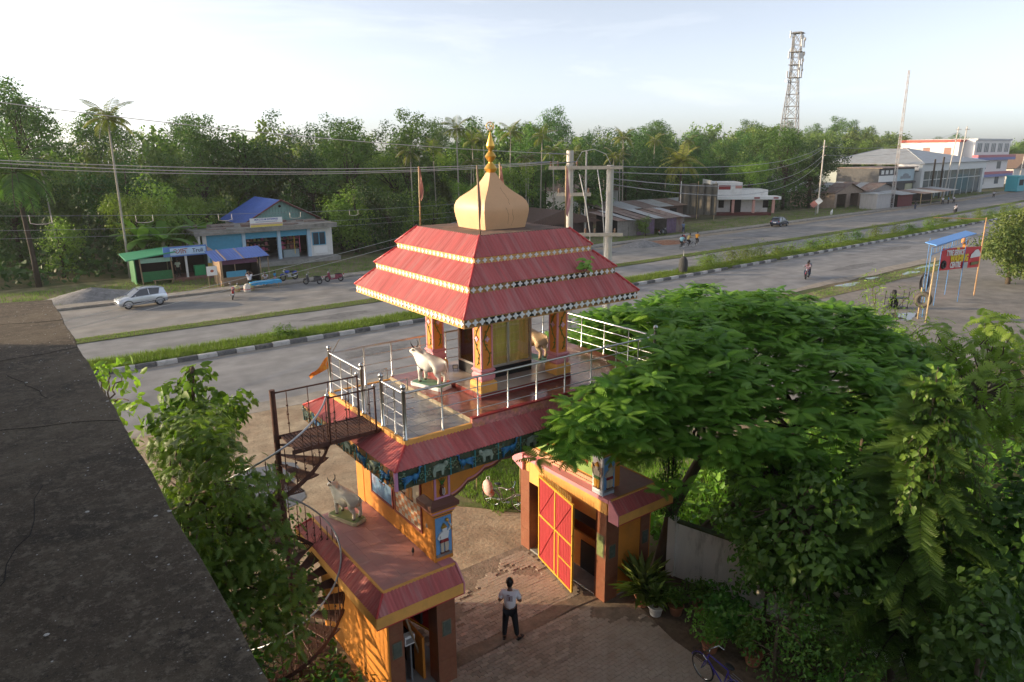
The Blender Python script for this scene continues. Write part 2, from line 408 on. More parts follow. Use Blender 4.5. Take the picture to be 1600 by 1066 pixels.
def leaf_object_mesh(name, P, D, Nn, S, kind, mats, mi=None):
    """P positions, D leaf directions, Nn normals, S sizes -> one mesh"""
    tv, tf = tmpl(kind)
    P = np.asarray(P, float); n = len(P); S = np.broadcast_to(np.asarray(S, float), (n,))
    D = D/np.maximum(np.linalg.norm(D, axis=1, keepdims=True), 1e-6)
    Nn = Nn-D*(Nn*D).sum(1, keepdims=True); Nn = Nn/np.maximum(np.linalg.norm(Nn, axis=1, keepdims=True), 1e-6)
    B = np.cross(Nn, D)
    V = P[:, None, :]+S[:, None, None]*(tv[None, :, 0, None]*D[:, None, :]+tv[None, :, 1, None]*B[:, None, :]+tv[None, :, 2, None]*Nn[:, None, :])
    k = len(tv); me = bpy.data.meshes.new(name)
    lens = np.array([len(f) for f in tf]); flat = np.concatenate([np.array(f) for f in tf])
    me.vertices.add(n*k); me.vertices.foreach_set('co', V.reshape(-1))
    idx = (flat[None, :]+(np.arange(n)*k)[:, None]).reshape(-1)
    me.loops.add(len(idx)); me.loops.foreach_set('vertex_index', idx.astype(np.int32))
    ls = np.tile(lens, n); st = np.concatenate([[0], np.cumsum(ls)[:-1]])
    me.polygons.add(len(ls)); me.polygons.foreach_set('loop_start', st.astype(np.int32))
    try: me.polygons.foreach_set('loop_total', ls.astype(np.int32))
    except Exception: pass
    for m in (mats if isinstance(mats, (list, tuple)) else [mats]): me.materials.append(m)
    if mi is not None: me.polygons.foreach_set('material_index', np.repeat(np.asarray(mi, np.int32), len(tf)))
    me.update(calc_edges=True); me.validate()
    return me

def unit(rng, n):
    v = rng.normal(size=(n, 3)); return v/np.linalg.norm(v, axis=1, keepdims=True)

def clump_leaves(rng, centers, radii, per, flat=.75, up=.5, shell=.55, droop=0.0):
    """leaf positions/directions/normals in leafy clumps"""
    Ps, Ds, Ns = [], [], []
    for c, r in zip(centers, radii):
        n = max(3, int(per*r*r)); u = unit(rng, n)
        rad = r*(shell+(1-shell)*rng.random((n, 1))**.5)*(1+.12*rng.normal(size=(n, 1)))
        p = np.array(c)+u*rad*np.array([1, 1, flat])
        nn = u+np.array([0, 0, up])+.45*rng.normal(size=(n, 3))
        d = np.cross(nn, unit(rng, n))+u*.5; d[:, 2] -= droop
        Ps.append(p); Ds.append(d); Ns.append(nn)
    return np.concatenate(Ps), np.concatenate(Ds), np.concatenate(Ns)
# ------------------------------------------------------------------ ground and roads
def curve(x): return 2.8e-4*max(x, 0.0)**2

def ground_mat(name, cols, scale=.6, fine=12., rough=.95, bump=.5, thr=(.4, .6), streak=None):
    """two soil/grass colours blended by noise, a third in speckles"""
    if name in MATS: return MATS[name]
    m, nt, out = new_mat(name); L = nt.links
    p = N(nt, 'ShaderNodeBsdfPrincipled'); p.inputs['Roughness'].default_value = rough; p.inputs['Specular IOR Level'].default_value = .25
    L.new(p.outputs[0], out.inputs[0])
    geo = N(nt, 'ShaderNodeNewGeometry'); src = geo.outputs['Position']
    if streak:
        mp = N(nt, 'ShaderNodeMapping'); mp.inputs['Scale'].default_value = streak; L.new(src, mp.inputs['Vector']); ss = mp.outputs[0]
    else: ss = src
    a = N(nt, 'ShaderNodeTexNoise'); a.inputs['Scale'].default_value = scale; a.inputs['Detail'].default_value = 8; a.inputs['Roughness'].default_value = .68
    L.new(ss, a.inputs['Vector'])
    r = N(nt, 'ShaderNodeMapRange'); r.inputs[1].default_value = thr[0]; r.inputs[2].default_value = thr[1]; L.new(a.outputs['Fac'], r.inputs[0])
    m1 = N(nt, 'ShaderNodeMix', data_type='RGBA'); m1.inputs[6].default_value = rgb(cols[0]); m1.inputs[7].default_value = rgb(cols[1]); L.new(r.outputs[0], m1.inputs[0])
    b = N(nt, 'ShaderNodeTexNoise'); b.inputs['Scale'].default_value = fine; b.inputs['Detail'].default_value = 6; L.new(src, b.inputs['Vector'])
    r2 = N(nt, 'ShaderNodeMapRange'); r2.inputs[1].default_value = .5; r2.inputs[2].default_value = .75; r2.inputs[4].default_value = .6; L.new(b.outputs['Fac'], r2.inputs[0])
    m2 = N(nt, 'ShaderNodeMix', data_type='RGBA'); L.new(m1.outputs[2], m2.inputs[6]); m2.inputs[7].default_value = rgb(cols[2]); L.new(r2.outputs[0], m2.inputs[0])
    c = N(nt, 'ShaderNodeTexNoise'); c.inputs['Scale'].default_value = scale*3.1; c.inputs['Detail'].default_value = 5; L.new(src, c.inputs['Vector'])
    r3 = N(nt, 'ShaderNodeMapRange'); r3.inputs[1].default_value = .3; r3.inputs[2].default_value = .7; r3.inputs[3].default_value = .8; r3.inputs[4].default_value = 1.2; L.new(c.outputs['Fac'], r3.inputs[0])
    sc = N(nt, 'ShaderNodeVectorMath', operation='SCALE'); L.new(m2.outputs[2], sc.inputs[0]); L.new(r3.outputs[0], sc.inputs['Scale'])
    L.new(sc.outputs[0], p.inputs['Base Color'])
    bp = N(nt, 'ShaderNodeBump'); bp.inputs['Strength'].default_value = bump; bp.inputs['Distance'].default_value = .04
    L.new(b.outputs['Fac'], bp.inputs['Height']); L.new(bp.outputs[0], p.inputs['Normal'])
    MATS[name] = m; return m

G_LAND = ground_mat('land', ((.07, .09, .03), (.15, .12, .07), (.05, .08, .02)), .15, 4.)
G_DIRT = ground_mat('forecourt_dirt', ((.30, .22, .145), (.40, .32, .22), (.20, .15, .10)), .5, 9., bump=.5)
G_SAND = ground_mat('dusty_concrete', ((.36, .31, .25), (.28, .235, .185), (.42, .36, .29)), .35, 7., bump=.25)
G_ASPH = ground_mat('asphalt', ((.20, .202, .206), (.275, .272, .27), (.165, .168, .173)), .22, 26., rough=.8, bump=.2, streak=(.09, 1.5, 1), thr=(.36, .64))
G_ASPH2 = ground_mat('dusty_asphalt', ((.212, .21, .208), (.30, .28, .252), (.18, .18, .18)), .2, 22., rough=.85, bump=.15, streak=(.2, 1.2, 1))
G_GRASS = ground_mat('grass_soil', ((.09, .12, .03), (.14, .13, .06), (.06, .10, .02)), .8, 14.)
G_VERGE = ground_mat('worn_grass', ((.11, .14, .04), (.24, .19, .12), (.10, .13, .04)), .4, 10.)
G_PATH = ground_mat('footpath_concrete', ((.34, .31, .27), (.26, .24, .21), (.40, .37, .33)), .6, 10., bump=.3)
G_SOILD = ground_mat('dark_soil', ((.10, .07, .045), (.15, .105, .07), (.07, .05, .035)), .9, 10., bump=.7)  # dark brown soil mix for ground sheets and pots

def strip(name, y0, y1, z, x0, x1, m, step=4.0, wob=0.0, kerb=0.0):
    """a band that follows the slight bend of the highway"""
    mb = MB(); n = int((x1-x0)/step); rnd = random.Random(hash(name) % 999 if False else len(name)*7)
    v = []; f = []
    for i in range(n+1):
        x = x0+(x1-x0)*i/n; c = curve(x)
        v += [(x, y0+c+wob*rnd.uniform(-1, 1), z), (x, y1+c+wob*rnd.uniform(-1, 1), z)]
    for i in range(n): f.append((2*i, 2*i+2, 2*i+3, 2*i+1))
    mb.add(v, f)
    if kerb:
        b = len(mb.v)
        v2 = [(a, y, z-kerb) for (a, y, _) in v]; mb.v.extend(v2)
        for i in range(n):
            mb.f.append((2*i, b+2*i, b+2*i+2, 2*i+2)); mb.m.append(0)
            mb.f.append((2*i+1, 2*i+3, b+2*i+3, b+2*i+1)); mb.m.append(0)
    return structure(mb.build(name, m))

mb = MB(); mb.add([(-700, -500, -.012), (1300, -500, -.012), (1300, 1300, -.012), (-700, 1300, -.012)], [(0, 1, 2, 3)])
structure(mb.build('ground', G_LAND))
mb = MB(); mb.add([(-5.4, -40, 0), (9.2, -40, 0), (9.2, 3.4, 0), (40, 3.4, 0), (40, 20.7, 0), (-90, 20.7, 0), (-90, 3.4, 0), (-5.4, 3.4, 0)], [(0, 1, 2, 3, 4, 5, 6, 7)])
structure(mb.build('forecourt_ground', G_DIRT))
X0, X1 = -90, 420
strip('near_carriageway', 20.6, 31.42, .004, X0, X1, G_ASPH, wob=.08)
strip('far_carriageway', 34.2, 40.05, .004, X0, X1, G_ASPH, wob=.05)
strip('service_road', 41.3, 52.55, .004, X0, X1, G_ASPH2, wob=.12)
strip('median_ground', 31.72, 34.2, .13, X0, X1, G_GRASS, kerb=.13)
strip('divider_ground', 39.95, 41.4, .05, X0, X1, G_GRASS, wob=.12, kerb=.06)
strip('footpath', 52.75, 54.3, .16, X0, X1, G_PATH, kerb=.17, wob=.03)
strip('roadside_dust', 50.9, 52.7, .008, 55, X1, ground_mat('road_dust', ((.36, .29, .20), (.28, .24, .19), (.42, .35, .26)), .5, 8., bump=.2), wob=.5)
G_EDGE = ground_mat('drifted_dust', ((.27, .245, .21), (.33, .295, .25), (.22, .205, .185)), .5, 9., bump=.2)
strip('verge_dust', 20.3, 21.5, .009, X0, X1, G_EDGE, step=2.5, wob=.38); strip('kerb_dust', 30.95, 31.43, .009, X0, X1, G_EDGE, step=2.5, wob=.14); strip('divider_dust', 41.3, 41.8, .009, X0, X1, G_EDGE, step=2.5, wob=.2)
G_PATCH = ground_mat('road_patch', ((.15, .152, .156), (.19, .19, .19), (.12, .122, .126)), .8, 24., rough=.85, bump=.25)
rq = random.Random(17)
for (x_, y_, a_, b_) in ((12, 26.5, 2.2, .9), (27, 23.2, 3.5, .7), (47, 28.6, 2.6, 1.1), (66, 24.0, 4.5, .8), (84, 27.5, 3.6, 1.0), (14, 37.2, 3.0, .8), (60, 38, 4.0, .7), (22, 46.0, 3.4, 1.1), (52, 48.4, 3.0, 1.2), (80, 45.5, 4.5, 1.0)):
    k_ = 18; mb = MB(); mb.add([(x_+a_*math.cos(2*PI*i/k_)*(1+rq.uniform(-.18, .12)), y_+curve(x_)+b_*math.sin(2*PI*i/k_)*(1+rq.uniform(-.25, .15)), .0085) for i in range(k_)], [tuple(range(k_))]); structure(mb.build('road_patch', G_PATCH))
strip('far_roadside_ground', 54.2, 66, .01, X0, X1, G_VERGE, wob=.2)
strip('near_verge_ground', 17.5, 19.7, .03, 24, X1, G_VERGE, wob=.25, kerb=.04)
mb = MB()
mb.add([(24, 3.0, .006), (120, 3.0, .006), (120, 17.6+curve(120), .006), (90, 17.6+curve(90), .006), (60, 17.6+curve(60), .006), (24, 17.7, .006)], [(0, 1, 2, 3, 4, 5)])
structure(mb.build('yard_ground', ground_mat('yard_concrete', ((.235, .22, .2), (.19, .18, .165), (.28, .255, .225)), .3, 8., bump=.25)))

# painted kerb blocks along the median: every block is a piece of the kerb
kb = MB(); kb.add([(-90, 31.44, .001), (-90, 31.7, .001), (-90, 31.7, .01), (-90, 31.44, .01)], [(0, 1, 2, 3)])
kerb_root = strip('median_kerb', 31.45, 31.71, .02, X0, X1, M_CONC)
M_KW = mat('kerb_white', (.52, .51, .49), .75, var=.2, vscale=5, dirt=(.26, .25, .23), dirt_amt=.9, dscale=2.5, island=.12)
M_KB = mat('kerb_black', (.12, .12, .122), .75, var=.25, vscale=5, dirt=(.25, .24, .22), dirt_amt=.7, dscale=2.5, island=.2)
bkw = MB().prism([(-.15, 0), (.13, 0), (.13, .26), (-.09, .26), (-.15, .20)], -.545, .545, 'X').mesh('kerb_stone', M_KW)
bkb = bkw.copy(); bkb.materials.clear(); bkb.materials.append(M_KB)
x = -9.0; k = 0
rk = random.Random(4)
while x < 168:
    a = math.atan(2*2.8e-4*max(x, 0))
    if rk.random() > .03 or x < 30:
        place('kerb_stone', bkw if k % 2 else bkb, kerb_root, (x, 31.575+curve(x)+rk.uniform(-.015, .015), rk.uniform(-.012, .008)), (0, rk.uniform(-.006, .006), a+rk.uniform(-.008, .008)))
    x += 1.12; k += 1

# grass on verges: too many blades to count
def grass_patch(name, label, pts, size, mats_, seed, kind='tuft', lean=.35):
    rng = np.random.default_rng(seed); P = np.array(pts); n = len(P)
    D = unit(rng, n); D[:, 2] = 0
    Nn = np.zeros((n, 3)); Nn[:, 2] = 1; Nn += lean*rng.normal(size=(n, 3))
    S = size*(.5+rng.random(n))
    me = leaf_object_mesh(name, P, D, Nn, S, kind, mats_)
    o = place(name, me); tag(o, label, 'grass', kind='stuff'); return o
L_GRASS = leaf_mat('grass_leaf', (.055, .10, .016), (.19, .24, .05), .3, .6, .6)
rng = np.random.default_rng(3)
def band_pts(n, x0, x1, y0, y1, z, clump=.6, far=1.0):
    x = x0+(x1-x0)*rng.random(n*3)**far; y = y0+(y1-y0)*rng.random(n*3)
    g = .5+.5*np.sin(x*1.7+3*np.sin(y*2.1+x*.31))*np.sin(x*.43+y*1.3)
    keep = rng.random(n*3) < (.35+clump*g); x, y = x[keep][:n], y[keep][:n]
    return np.stack([x, y+2.8e-4*np.maximum(x, 0)**2, np.full(len(x), z)], 1)
grass_patch('median_grass', 'rough green grass growing on the road median', band_pts(46000, -8, 190, 31.75, 34.15, .12, far=1.6), .27, L_GRASS, 11)
grass_patch('divider_grass', 'thin grass strip between carriageway and service road', band_pts(14000, -8, 190, 39.95, 41.35, .05, far=1.6), .11, L_GRASS, 12)
grass_patch('roadside_grass', 'grass along the footpath across the road', band_pts(16000, -8, 220, 54.4, 63, .0, far=1.5), .22, L_GRASS, 13)
grass_patch('verge_grass', 'grass strip beside the tyre yard', band_pts(7000, 26, 130, 17.6, 19.6, .03, far=1.5), .13, L_GRASS, 14)
# grass plot behind the gate where the bicycle stands
gx = 5.6+9*rng.random(9000); gy = 4.6+5*rng.random(9000)
keep = (gy > 8.35-.62*gx+.9+.25*np.sin(gx*5)) & (gx-5.9 > (6.6-gy)*.15)
grass_patch('forecourt_grass', 'sunlit grass plot behind the gateway under the bicycle', np.stack([gx[keep], gy[keep], np.zeros(keep.sum())], 1), .17, L_GRASS, 15)
mb = MB(); mb.prism([(5.2, 6.9), (6.0, 6.0), (6.6, 5.2), (7.4, 4.6), (16, 4.6), (16, 11), (6.4, 11), (5.4, 8.6)], .0, .02)
structure(mb.build('lawn_ground', G_GRASS))

# ------------------------------------------------------------------ paving inside the gateway
pav = MB(); pav.add([(-.6, -9.0, .003), (7.0, -9.0, .003), (7.0, 3.4, .003), (.95, 3.4, .003), (.95, -.3, .003), (-.6, -.3, .003)], [(0, 1, 2, 3, 4, 5)])
pave_root = structure(pav.build('paving_bed', ground_mat('paving_joint_soil', ((.21, .165, .12), (.28, .22, .165), (.15, .115, .085)), 1.4, 16., bump=.5)))
L0, W0 = .222, .112; zz = .014
zig = []
def zigpoly():
    """interlocking block with zigzag long sides"""
    h = L0/2-.004; w = W0/2-.004; a = .016
    top = [(-h, w-a), (-h*.5, w+a), (0, w-a), (h*.5, w+a), (h, w-a)]
    bot = [(h, -w-a), (h*.5, -w+a), (0, -w-a), (-h*.5, -w+a), (-h, -w-a)]
    return top+bot
zp_ = zigpoly()[::-1]
M_PAVE = mat('paving_block', (.35, .285, .22), .9, var=.2, vscale=8, island=.22, bump=.3, bscale=60, dirt=(.26, .19, .13), dirt_amt=.6, dscale=2.0)
pmesh = MB().prism(zp_, 0, .03).mesh('paving_block', M_PAVE)
cand = []
rp = random.Random(21)
def soil(x, y):  # bare soil lies over the blocks here (true: covered)
    s = math.sin(x*1.9+1.3)*math.sin(y*2.3+.4)+.5*math.sin(x*4.1+y*3.3)
    if y > .5: return s+(y-1.9)*1.1-(x-3.2)*.35 > .62
    d = (x-5.0)*.85+(y+.55)*.45
    return s*.35+d > .35 and y > -3.2 and not (x > 5.6 and y < -1.6 and s > .5)
def under_frame(x, y): return True
for (xa_, xb_, ya_, yb_) in ((.98, 5.5, .50, 3.1), (.2, 6.6, -4.2, -.02)):
    j = 0; y = ya_
    while y < yb_:
        x = xa_+(L0/2 if j % 2 else 0)
        while x < xb_:
            if not soil(x+rp.uniform(-.22, .22), y+rp.uniform(-.22, .22)): cand.append((x, y))
            x += L0
        y += W0; j += 1
cand.sort(key=lambda p: (p[0]-2.9)**2+(p[1]-.2)**2*1.3)
for (x, y) in cand[:300]:
    place('paving_block', pmesh, pave_root, (x, y, -.012+rp.uniform(-.004, .004)), (rp.uniform(-.02, .02), rp.uniform(-.02, .02), rp.uniform(-.03, .03)))
mb = MB()
for (x, y) in cand[300:]:
    mb.prism([(a+x, b+y) for (a, b) in zp_], -.01, .018+rp.uniform(-.004, .004))
o = mb.build('paving_blocks', M_PAVE, pave_root); o['kind'] = 'stuff'
mb = MB(); n = 24
v = []; f = []
for i in range(n+1):
    x = .95+(5.62-.95)*i/n
    v += [(x, .03+.03*math.sin(x*3), .020), (x, .45+.04*math.sin(x*4.3+1), .022)]
for i in range(n): f.append((2*i, 2*i+2, 2*i+3, 2*i+1))
mb.add(v, f); structure(mb.build('gate_threshold', ground_mat('threshold_mortar', ((.25, .185, .13), (.19, .14, .10), (.30, .225, .16)), 1.2, 14., bump=.4)))
mb = MB(); mb.prism([(-5.4, -9), (-.95, -9), (-.95, 3.9), (-2.2, 5.6), (-5.4, 5.6)], -.01, .004); structure(mb.build('shade_toned_soil', G_SOILD))  # the heavy shade left of the pier is put into this dark soil colour
structure(MB().prism([(5.75, -9), (9.15, -9), (8.6, -2.6), (8.1, -.5), (6.9, -.4), (6.2, -1.0), (5.9, -2.4)], -.01, .026).build('dark_soil', G_SOILD))  # sheet of dark brown soil on the right
# ------------------------------------------------------------------ building the picture is taken from
bld = thing('roof_terrace_building', 'dark weathered concrete roof ledge in the near left corner', 'building', (-9, -6, 0), world=True)
PZ = 9.275
mb = MB(); n = 26
n = 90; re_ = random.Random(3); poly = [(-5.476+.010*math.sin(i*.7)+re_.uniform(-.005, .004), -16+(2.93+16)*i/n) for i in range(n+1)]
poly += [(-14, 5.4), (-14, -16)]
mb.prism(poly, PZ-.16, PZ)
mb.build('roof_ledge', M_DARKCONC, bld, bevel=.012)
mb = MB(); mb.box(-14, -5.62, -16, 2.85, -.01, PZ-.162)
mb.build('wall', mat('dull_cream_wall', (.36, .29, .20), .85, var=.15, dirt=(.15, .12, .09), dirt_amt=.6), bld)
mb = MB(); mb.box(-14, -9.1, -12, 2.0, PZ+.002, PZ+3.0); mb.build('stair_room', M_CONC, bld)
mb = MB(); mb.box(-14.2, -8.9, -12.2, 2.2, PZ+3.002, PZ+3.14); mb.build('stair_room_roof', M_DARKCONC, bld)
mb = MB(); mb.box(-9.13, -9.06, -4.4, -3.4, PZ+.05, PZ+2.1); mb.build('door', M_WOOD, bld)
for (wy, wz) in ((-10, 1.2), (-7, 1.2), (-4, 1.2), (-1, 1.2), (-10, 4.5), (-7, 4.5), (-4, 4.5), (-1, 4.5)):
    mb = MB(); mb.box(-5.66, -5.60, wy, wy+1.1, wz, wz+1.2); mb.build('window', M_DARK, bld)
M_CRK = mat('ledge_crack', (.012, .010, .008), .95)
rs = random.Random(8)
for (x, y, dx, dy) in ((-5.5, -4.6, -.16, .07), (-5.5, -1.2, -.17, -.05), (-6.6, -7.4, .05, .17), (-5.5, .9, -.16, .04), (-6.0, -3.4, -.03, .17)):
    pts = []
    for i in range(9): pts.append((x, y, PZ+.0005)); x += dx+rs.uniform(-.05, .05); y += dy+rs.uniform(-.06, .06)
    MB().tube(pts, .0035, 4).build('crack', M_CRK, bld)
# specks of lime and grit on the ledge
mbk = MB(); rs = random.Random(5)
for i in range(420):
    x = -5.5-rs.random()**2*2.2; y = -9.5+rs.random()*12; r = rs.uniform(.002, .006) if i > 14 else .011
    mbk.ball((x, y, PZ+r*.4), r, 6, sc=(1.5, 1, .6))
o = mbk.build('grit', mat('pale_grit', (.45, .43, .40), .9, var=.2), bld); o['kind'] = 'stuff'
# ------------------------------------------------------------------ corrugated sheets
def corrugate(mb, A, B, H, off0, off1, pitch=.084, amp=.015, mi=0):
    """sheet above the eave A-B; H = vector up the slope; off0/off1 how far the hips run in at either end"""
    A = Vector(A); B = Vector(B); H = Vector(H); L = (B-A).length; u = (B-A)/L; n = u.cross(H).normalized()
    if n.z < 0: n = -n
    k = int(L/pitch)*4; v = []; f = []
    for i in range(k+1):
        s = L*i/k; t = 1.0
        if off0 > 1e-4: t = min(t, s/off0)
        if off1 > 1e-4: t = min(t, (L-s)/off1)
        w = n*amp*math.sin(2*PI*s/pitch)
        v += [A+u*s+w, A+u*s+H*max(t, .001)+w]
    for i in range(k): f.append((2*i, 2*i+2, 2*i+3, 2*i+1))
    mb.add(v, f, mi)
    return mb

def hip_tiers(parent, x0, x1, y0, y1, ze, X0, X1, Y0, Y1, zt, sides='WSEN', name='roof_sheet', m=None, pitch=.084):
    c = {'S': ((x0, y0, ze), (x1, y0, ze), (0, Y0-y0, zt-ze), X0-x0, x1-X1),
         'W': ((x0, y1, ze), (x0, y0, ze), (X0-x0, 0, zt-ze), y1-Y1, Y0-y0),
         'E': ((x1, y0, ze), (x1, y1, ze), (X1-x1, 0, zt-ze), Y0-y0, y1-Y1),
         'N': ((x1, y1, ze), (x0, y1, ze), (0, Y1-y1, zt-ze), x1-X1, X0-x0)}
    for s in sides:
        mb = MB(); corrugate(mb, *c[s], pitch=pitch); mb.build(name, m or (M_REDROOF_W if s in 'WE' else M_REDROOF_S), parent, smooth=True)
    hips = {'SW': ((x0, y0, ze), (X0, Y0, zt)), 'SE': ((x1, y0, ze), (X1, Y0, zt)), 'NW': ((x0, y1, ze), (X0, Y1, zt)), 'NE': ((x1, y1, ze), (X1, Y1, zt))}
    for k, (a, b) in hips.items():
        if k[0] in sides and k[1] in sides:
            mb = MB(); mb.tube([Vector(a)+Vector((0, 0, .012)), Vector(b)+Vector((0, 0, .012))], .028, 8); mb.build('ridge_cap', M_REDCAP, parent, smooth=True)

def flower_mesh(name, r, m, th=.012):
    """four pointed petals round a small boss, in the XZ plane facing -Y"""
    mb = MB()
    for k in range(4):
        a = k*PI/2+PI/2; c, s = math.cos(a), math.sin(a)
        pl = [(.10, -.16), (.45, -.36), (.72, -.26), (1.0, 0), (.72, .26), (.45, .36), (.10, .16)]
        q = [((p[0]*c-p[1]*s)*r, (p[0]*s+p[1]*c)*r) for p in pl]
        mb.prism(q[::-1], -th, 0, 'Y')
    mb.ball((0, -th, 0), r*.22, 6)
    return mb.mesh(name, m)
FLOWER_W = flower_mesh('flower', .058, M_WHITEP)
FLOWER_P = flower_mesh('flower', .075, mat('pale_pink_paint', (.75, .42, .50), .6))

# ================================================================== THE GATEWAY
gate = thing('temple_gateway', 'orange gateway with red roofs, painted friezes and tall archway', 'gateway', (3.3, 1.7, 0), world=True)
RX, RY = 3.746, 2.163
# ---- piers (guard rooms either side of the passage)
def pier(x0, x1, inner):   # inner: side towards the passage, +1 or -1
    ZL = 2.50
    # four corner pillars clad in brown granite
    yF, yB = -.258, 3.45
    pw = {0: .34, 1: .47}
    for iy, (ya, yb) in enumerate(((yF, yF+.40), (yB-.42, yB))):
        for ix in (0, 1):
            isin = (ix == 1) == (inner > 0)
            w = .47 if isin else .34
            xa, xb = (x0, x0+w) if ix == 0 else (x1-w, x1)
            mb = MB()
            hh = 2.62 if isin else ZL
            k = 4
            for i in range(k):   # cladding slabs with fine joints
                za = hh*i/k; zb = hh*(i+1)/k-.006
                mb.box(xa, xb, ya, yb, za-(.02 if i == 0 else 0), zb)
            mb.box(xa+.006, xb-.006, ya+.006, yb-.006, -.01, hh)
            mb.build('pillar', M_GRANITE, gate)
            if iy == 0:
                cx = (xa+xb)/2
                p = MB(); p.box(cx-.10, cx+.10, ya-.022, ya-.002, 1.30, 1.66)
                pl = p.build('plaque', mat('dark_stone_plaque', (.10, .12, .10), .2, var=.3, vscale=12), gate, bevel=.004)
                q = MB(); q.box(cx-.12, cx+.12, ya-.012, ya-.001, 1.28, 1.68); q.build('frame', mat('plaque_frame', (.20, .15, .10), .4), pl)
    if inner < 0:   # plaque on the sunlit passage side
        p = MB(); p.box(x0-.022, x0-.002, -.18, .06, 1.35, 1.95); pl = p.build('plaque', mat('green_brass_plaque', (.22, .27, .11), .3, var=.3, vscale=14), gate, bevel=.004)
        q = MB(); q.box(x0-.012, x0-.001, -.205, .085, 1.32, 1.98); q.build('frame', mat('plaque_frame', (.20, .15, .10), .4), pl)
    # outer side wall, rear wall
    xo = x0 if inner > 0 else x1
    mb = MB()
    if inner > 0: mb.box(x0-.045, x0+.09, yF+.005, yB-.005, -.01, 2.60)
    else: mb.box(x1-.09, x1+.045, yF+.005, yB-.005, -.01, 2.60)
    mb.build('side_wall', M_ORANGE, gate)
    mb = MB(); mb.box(x0+.10, x1-.10, yB-.12, yB-.02, -.01, 2.60); mb.build('rear_wall', M_ORANGE, gate)
    if inner < 0:
        mb = MB(); mb.box(x0+.475, x1-.092, yF+.03, yF+.16, -.01, 2.6); mb.build('front_wall', M_ORANGE, gate)
    # lintel over the passage opening and the dark booth inside
    xi = x1 if inner > 0 else x0
    s = -1 if inner > 0 else 1
    a, b = sorted((xi+s*.004, xi+s*.34))
    mb = MB(); mb.box(a, b, yF+.40, yB-.42, 2.30, 3.0); mb.build('lintel', M_AMBER, gate)
    for yy_ in (yF+.2, yB-.2):
        hy = .2 if yy_ < 1 else .21
        a, b = sorted((xi+s*.002, xi+s*.46)); MB().box(a, b, yy_-hy+.003, yy_+hy-.003, 2.621, 3.0).build('pillar_head', M_AMBER, gate)
    a, b = sorted((xi+s*.60, xi+s*.66))
    mb = MB(); mb.box(a, b, yF+.40, yB-.42, -.01, 1.15); mb.build('counter_wall', M_ORANGE, gate)
    mb = MB(); mb.box(a-.02, b+.02, .55, 1.35, .02, .95); mb.build('hatch', M_BLACK, gate)
    mb = MB(); mb.box(a, b, yF+.42, yB-.44, 1.5, 2.1); mb.build('shutter_panel', M_BLACK, gate)
    mb = MB(); mb.box(x0+.1, x1-.1, yF+.2, yB-.2, 2.30, 2.34); mb.build('ceiling', M_DARK, gate)
    mb = MB(); mb.box(x0+.02, x1-.02, yF+.02, yB-.02, -.01, .05); mb.build('booth_floor', M_CONC, gate)

pier(-.753, .893, +1)
pier(5.586, 7.25, -1)
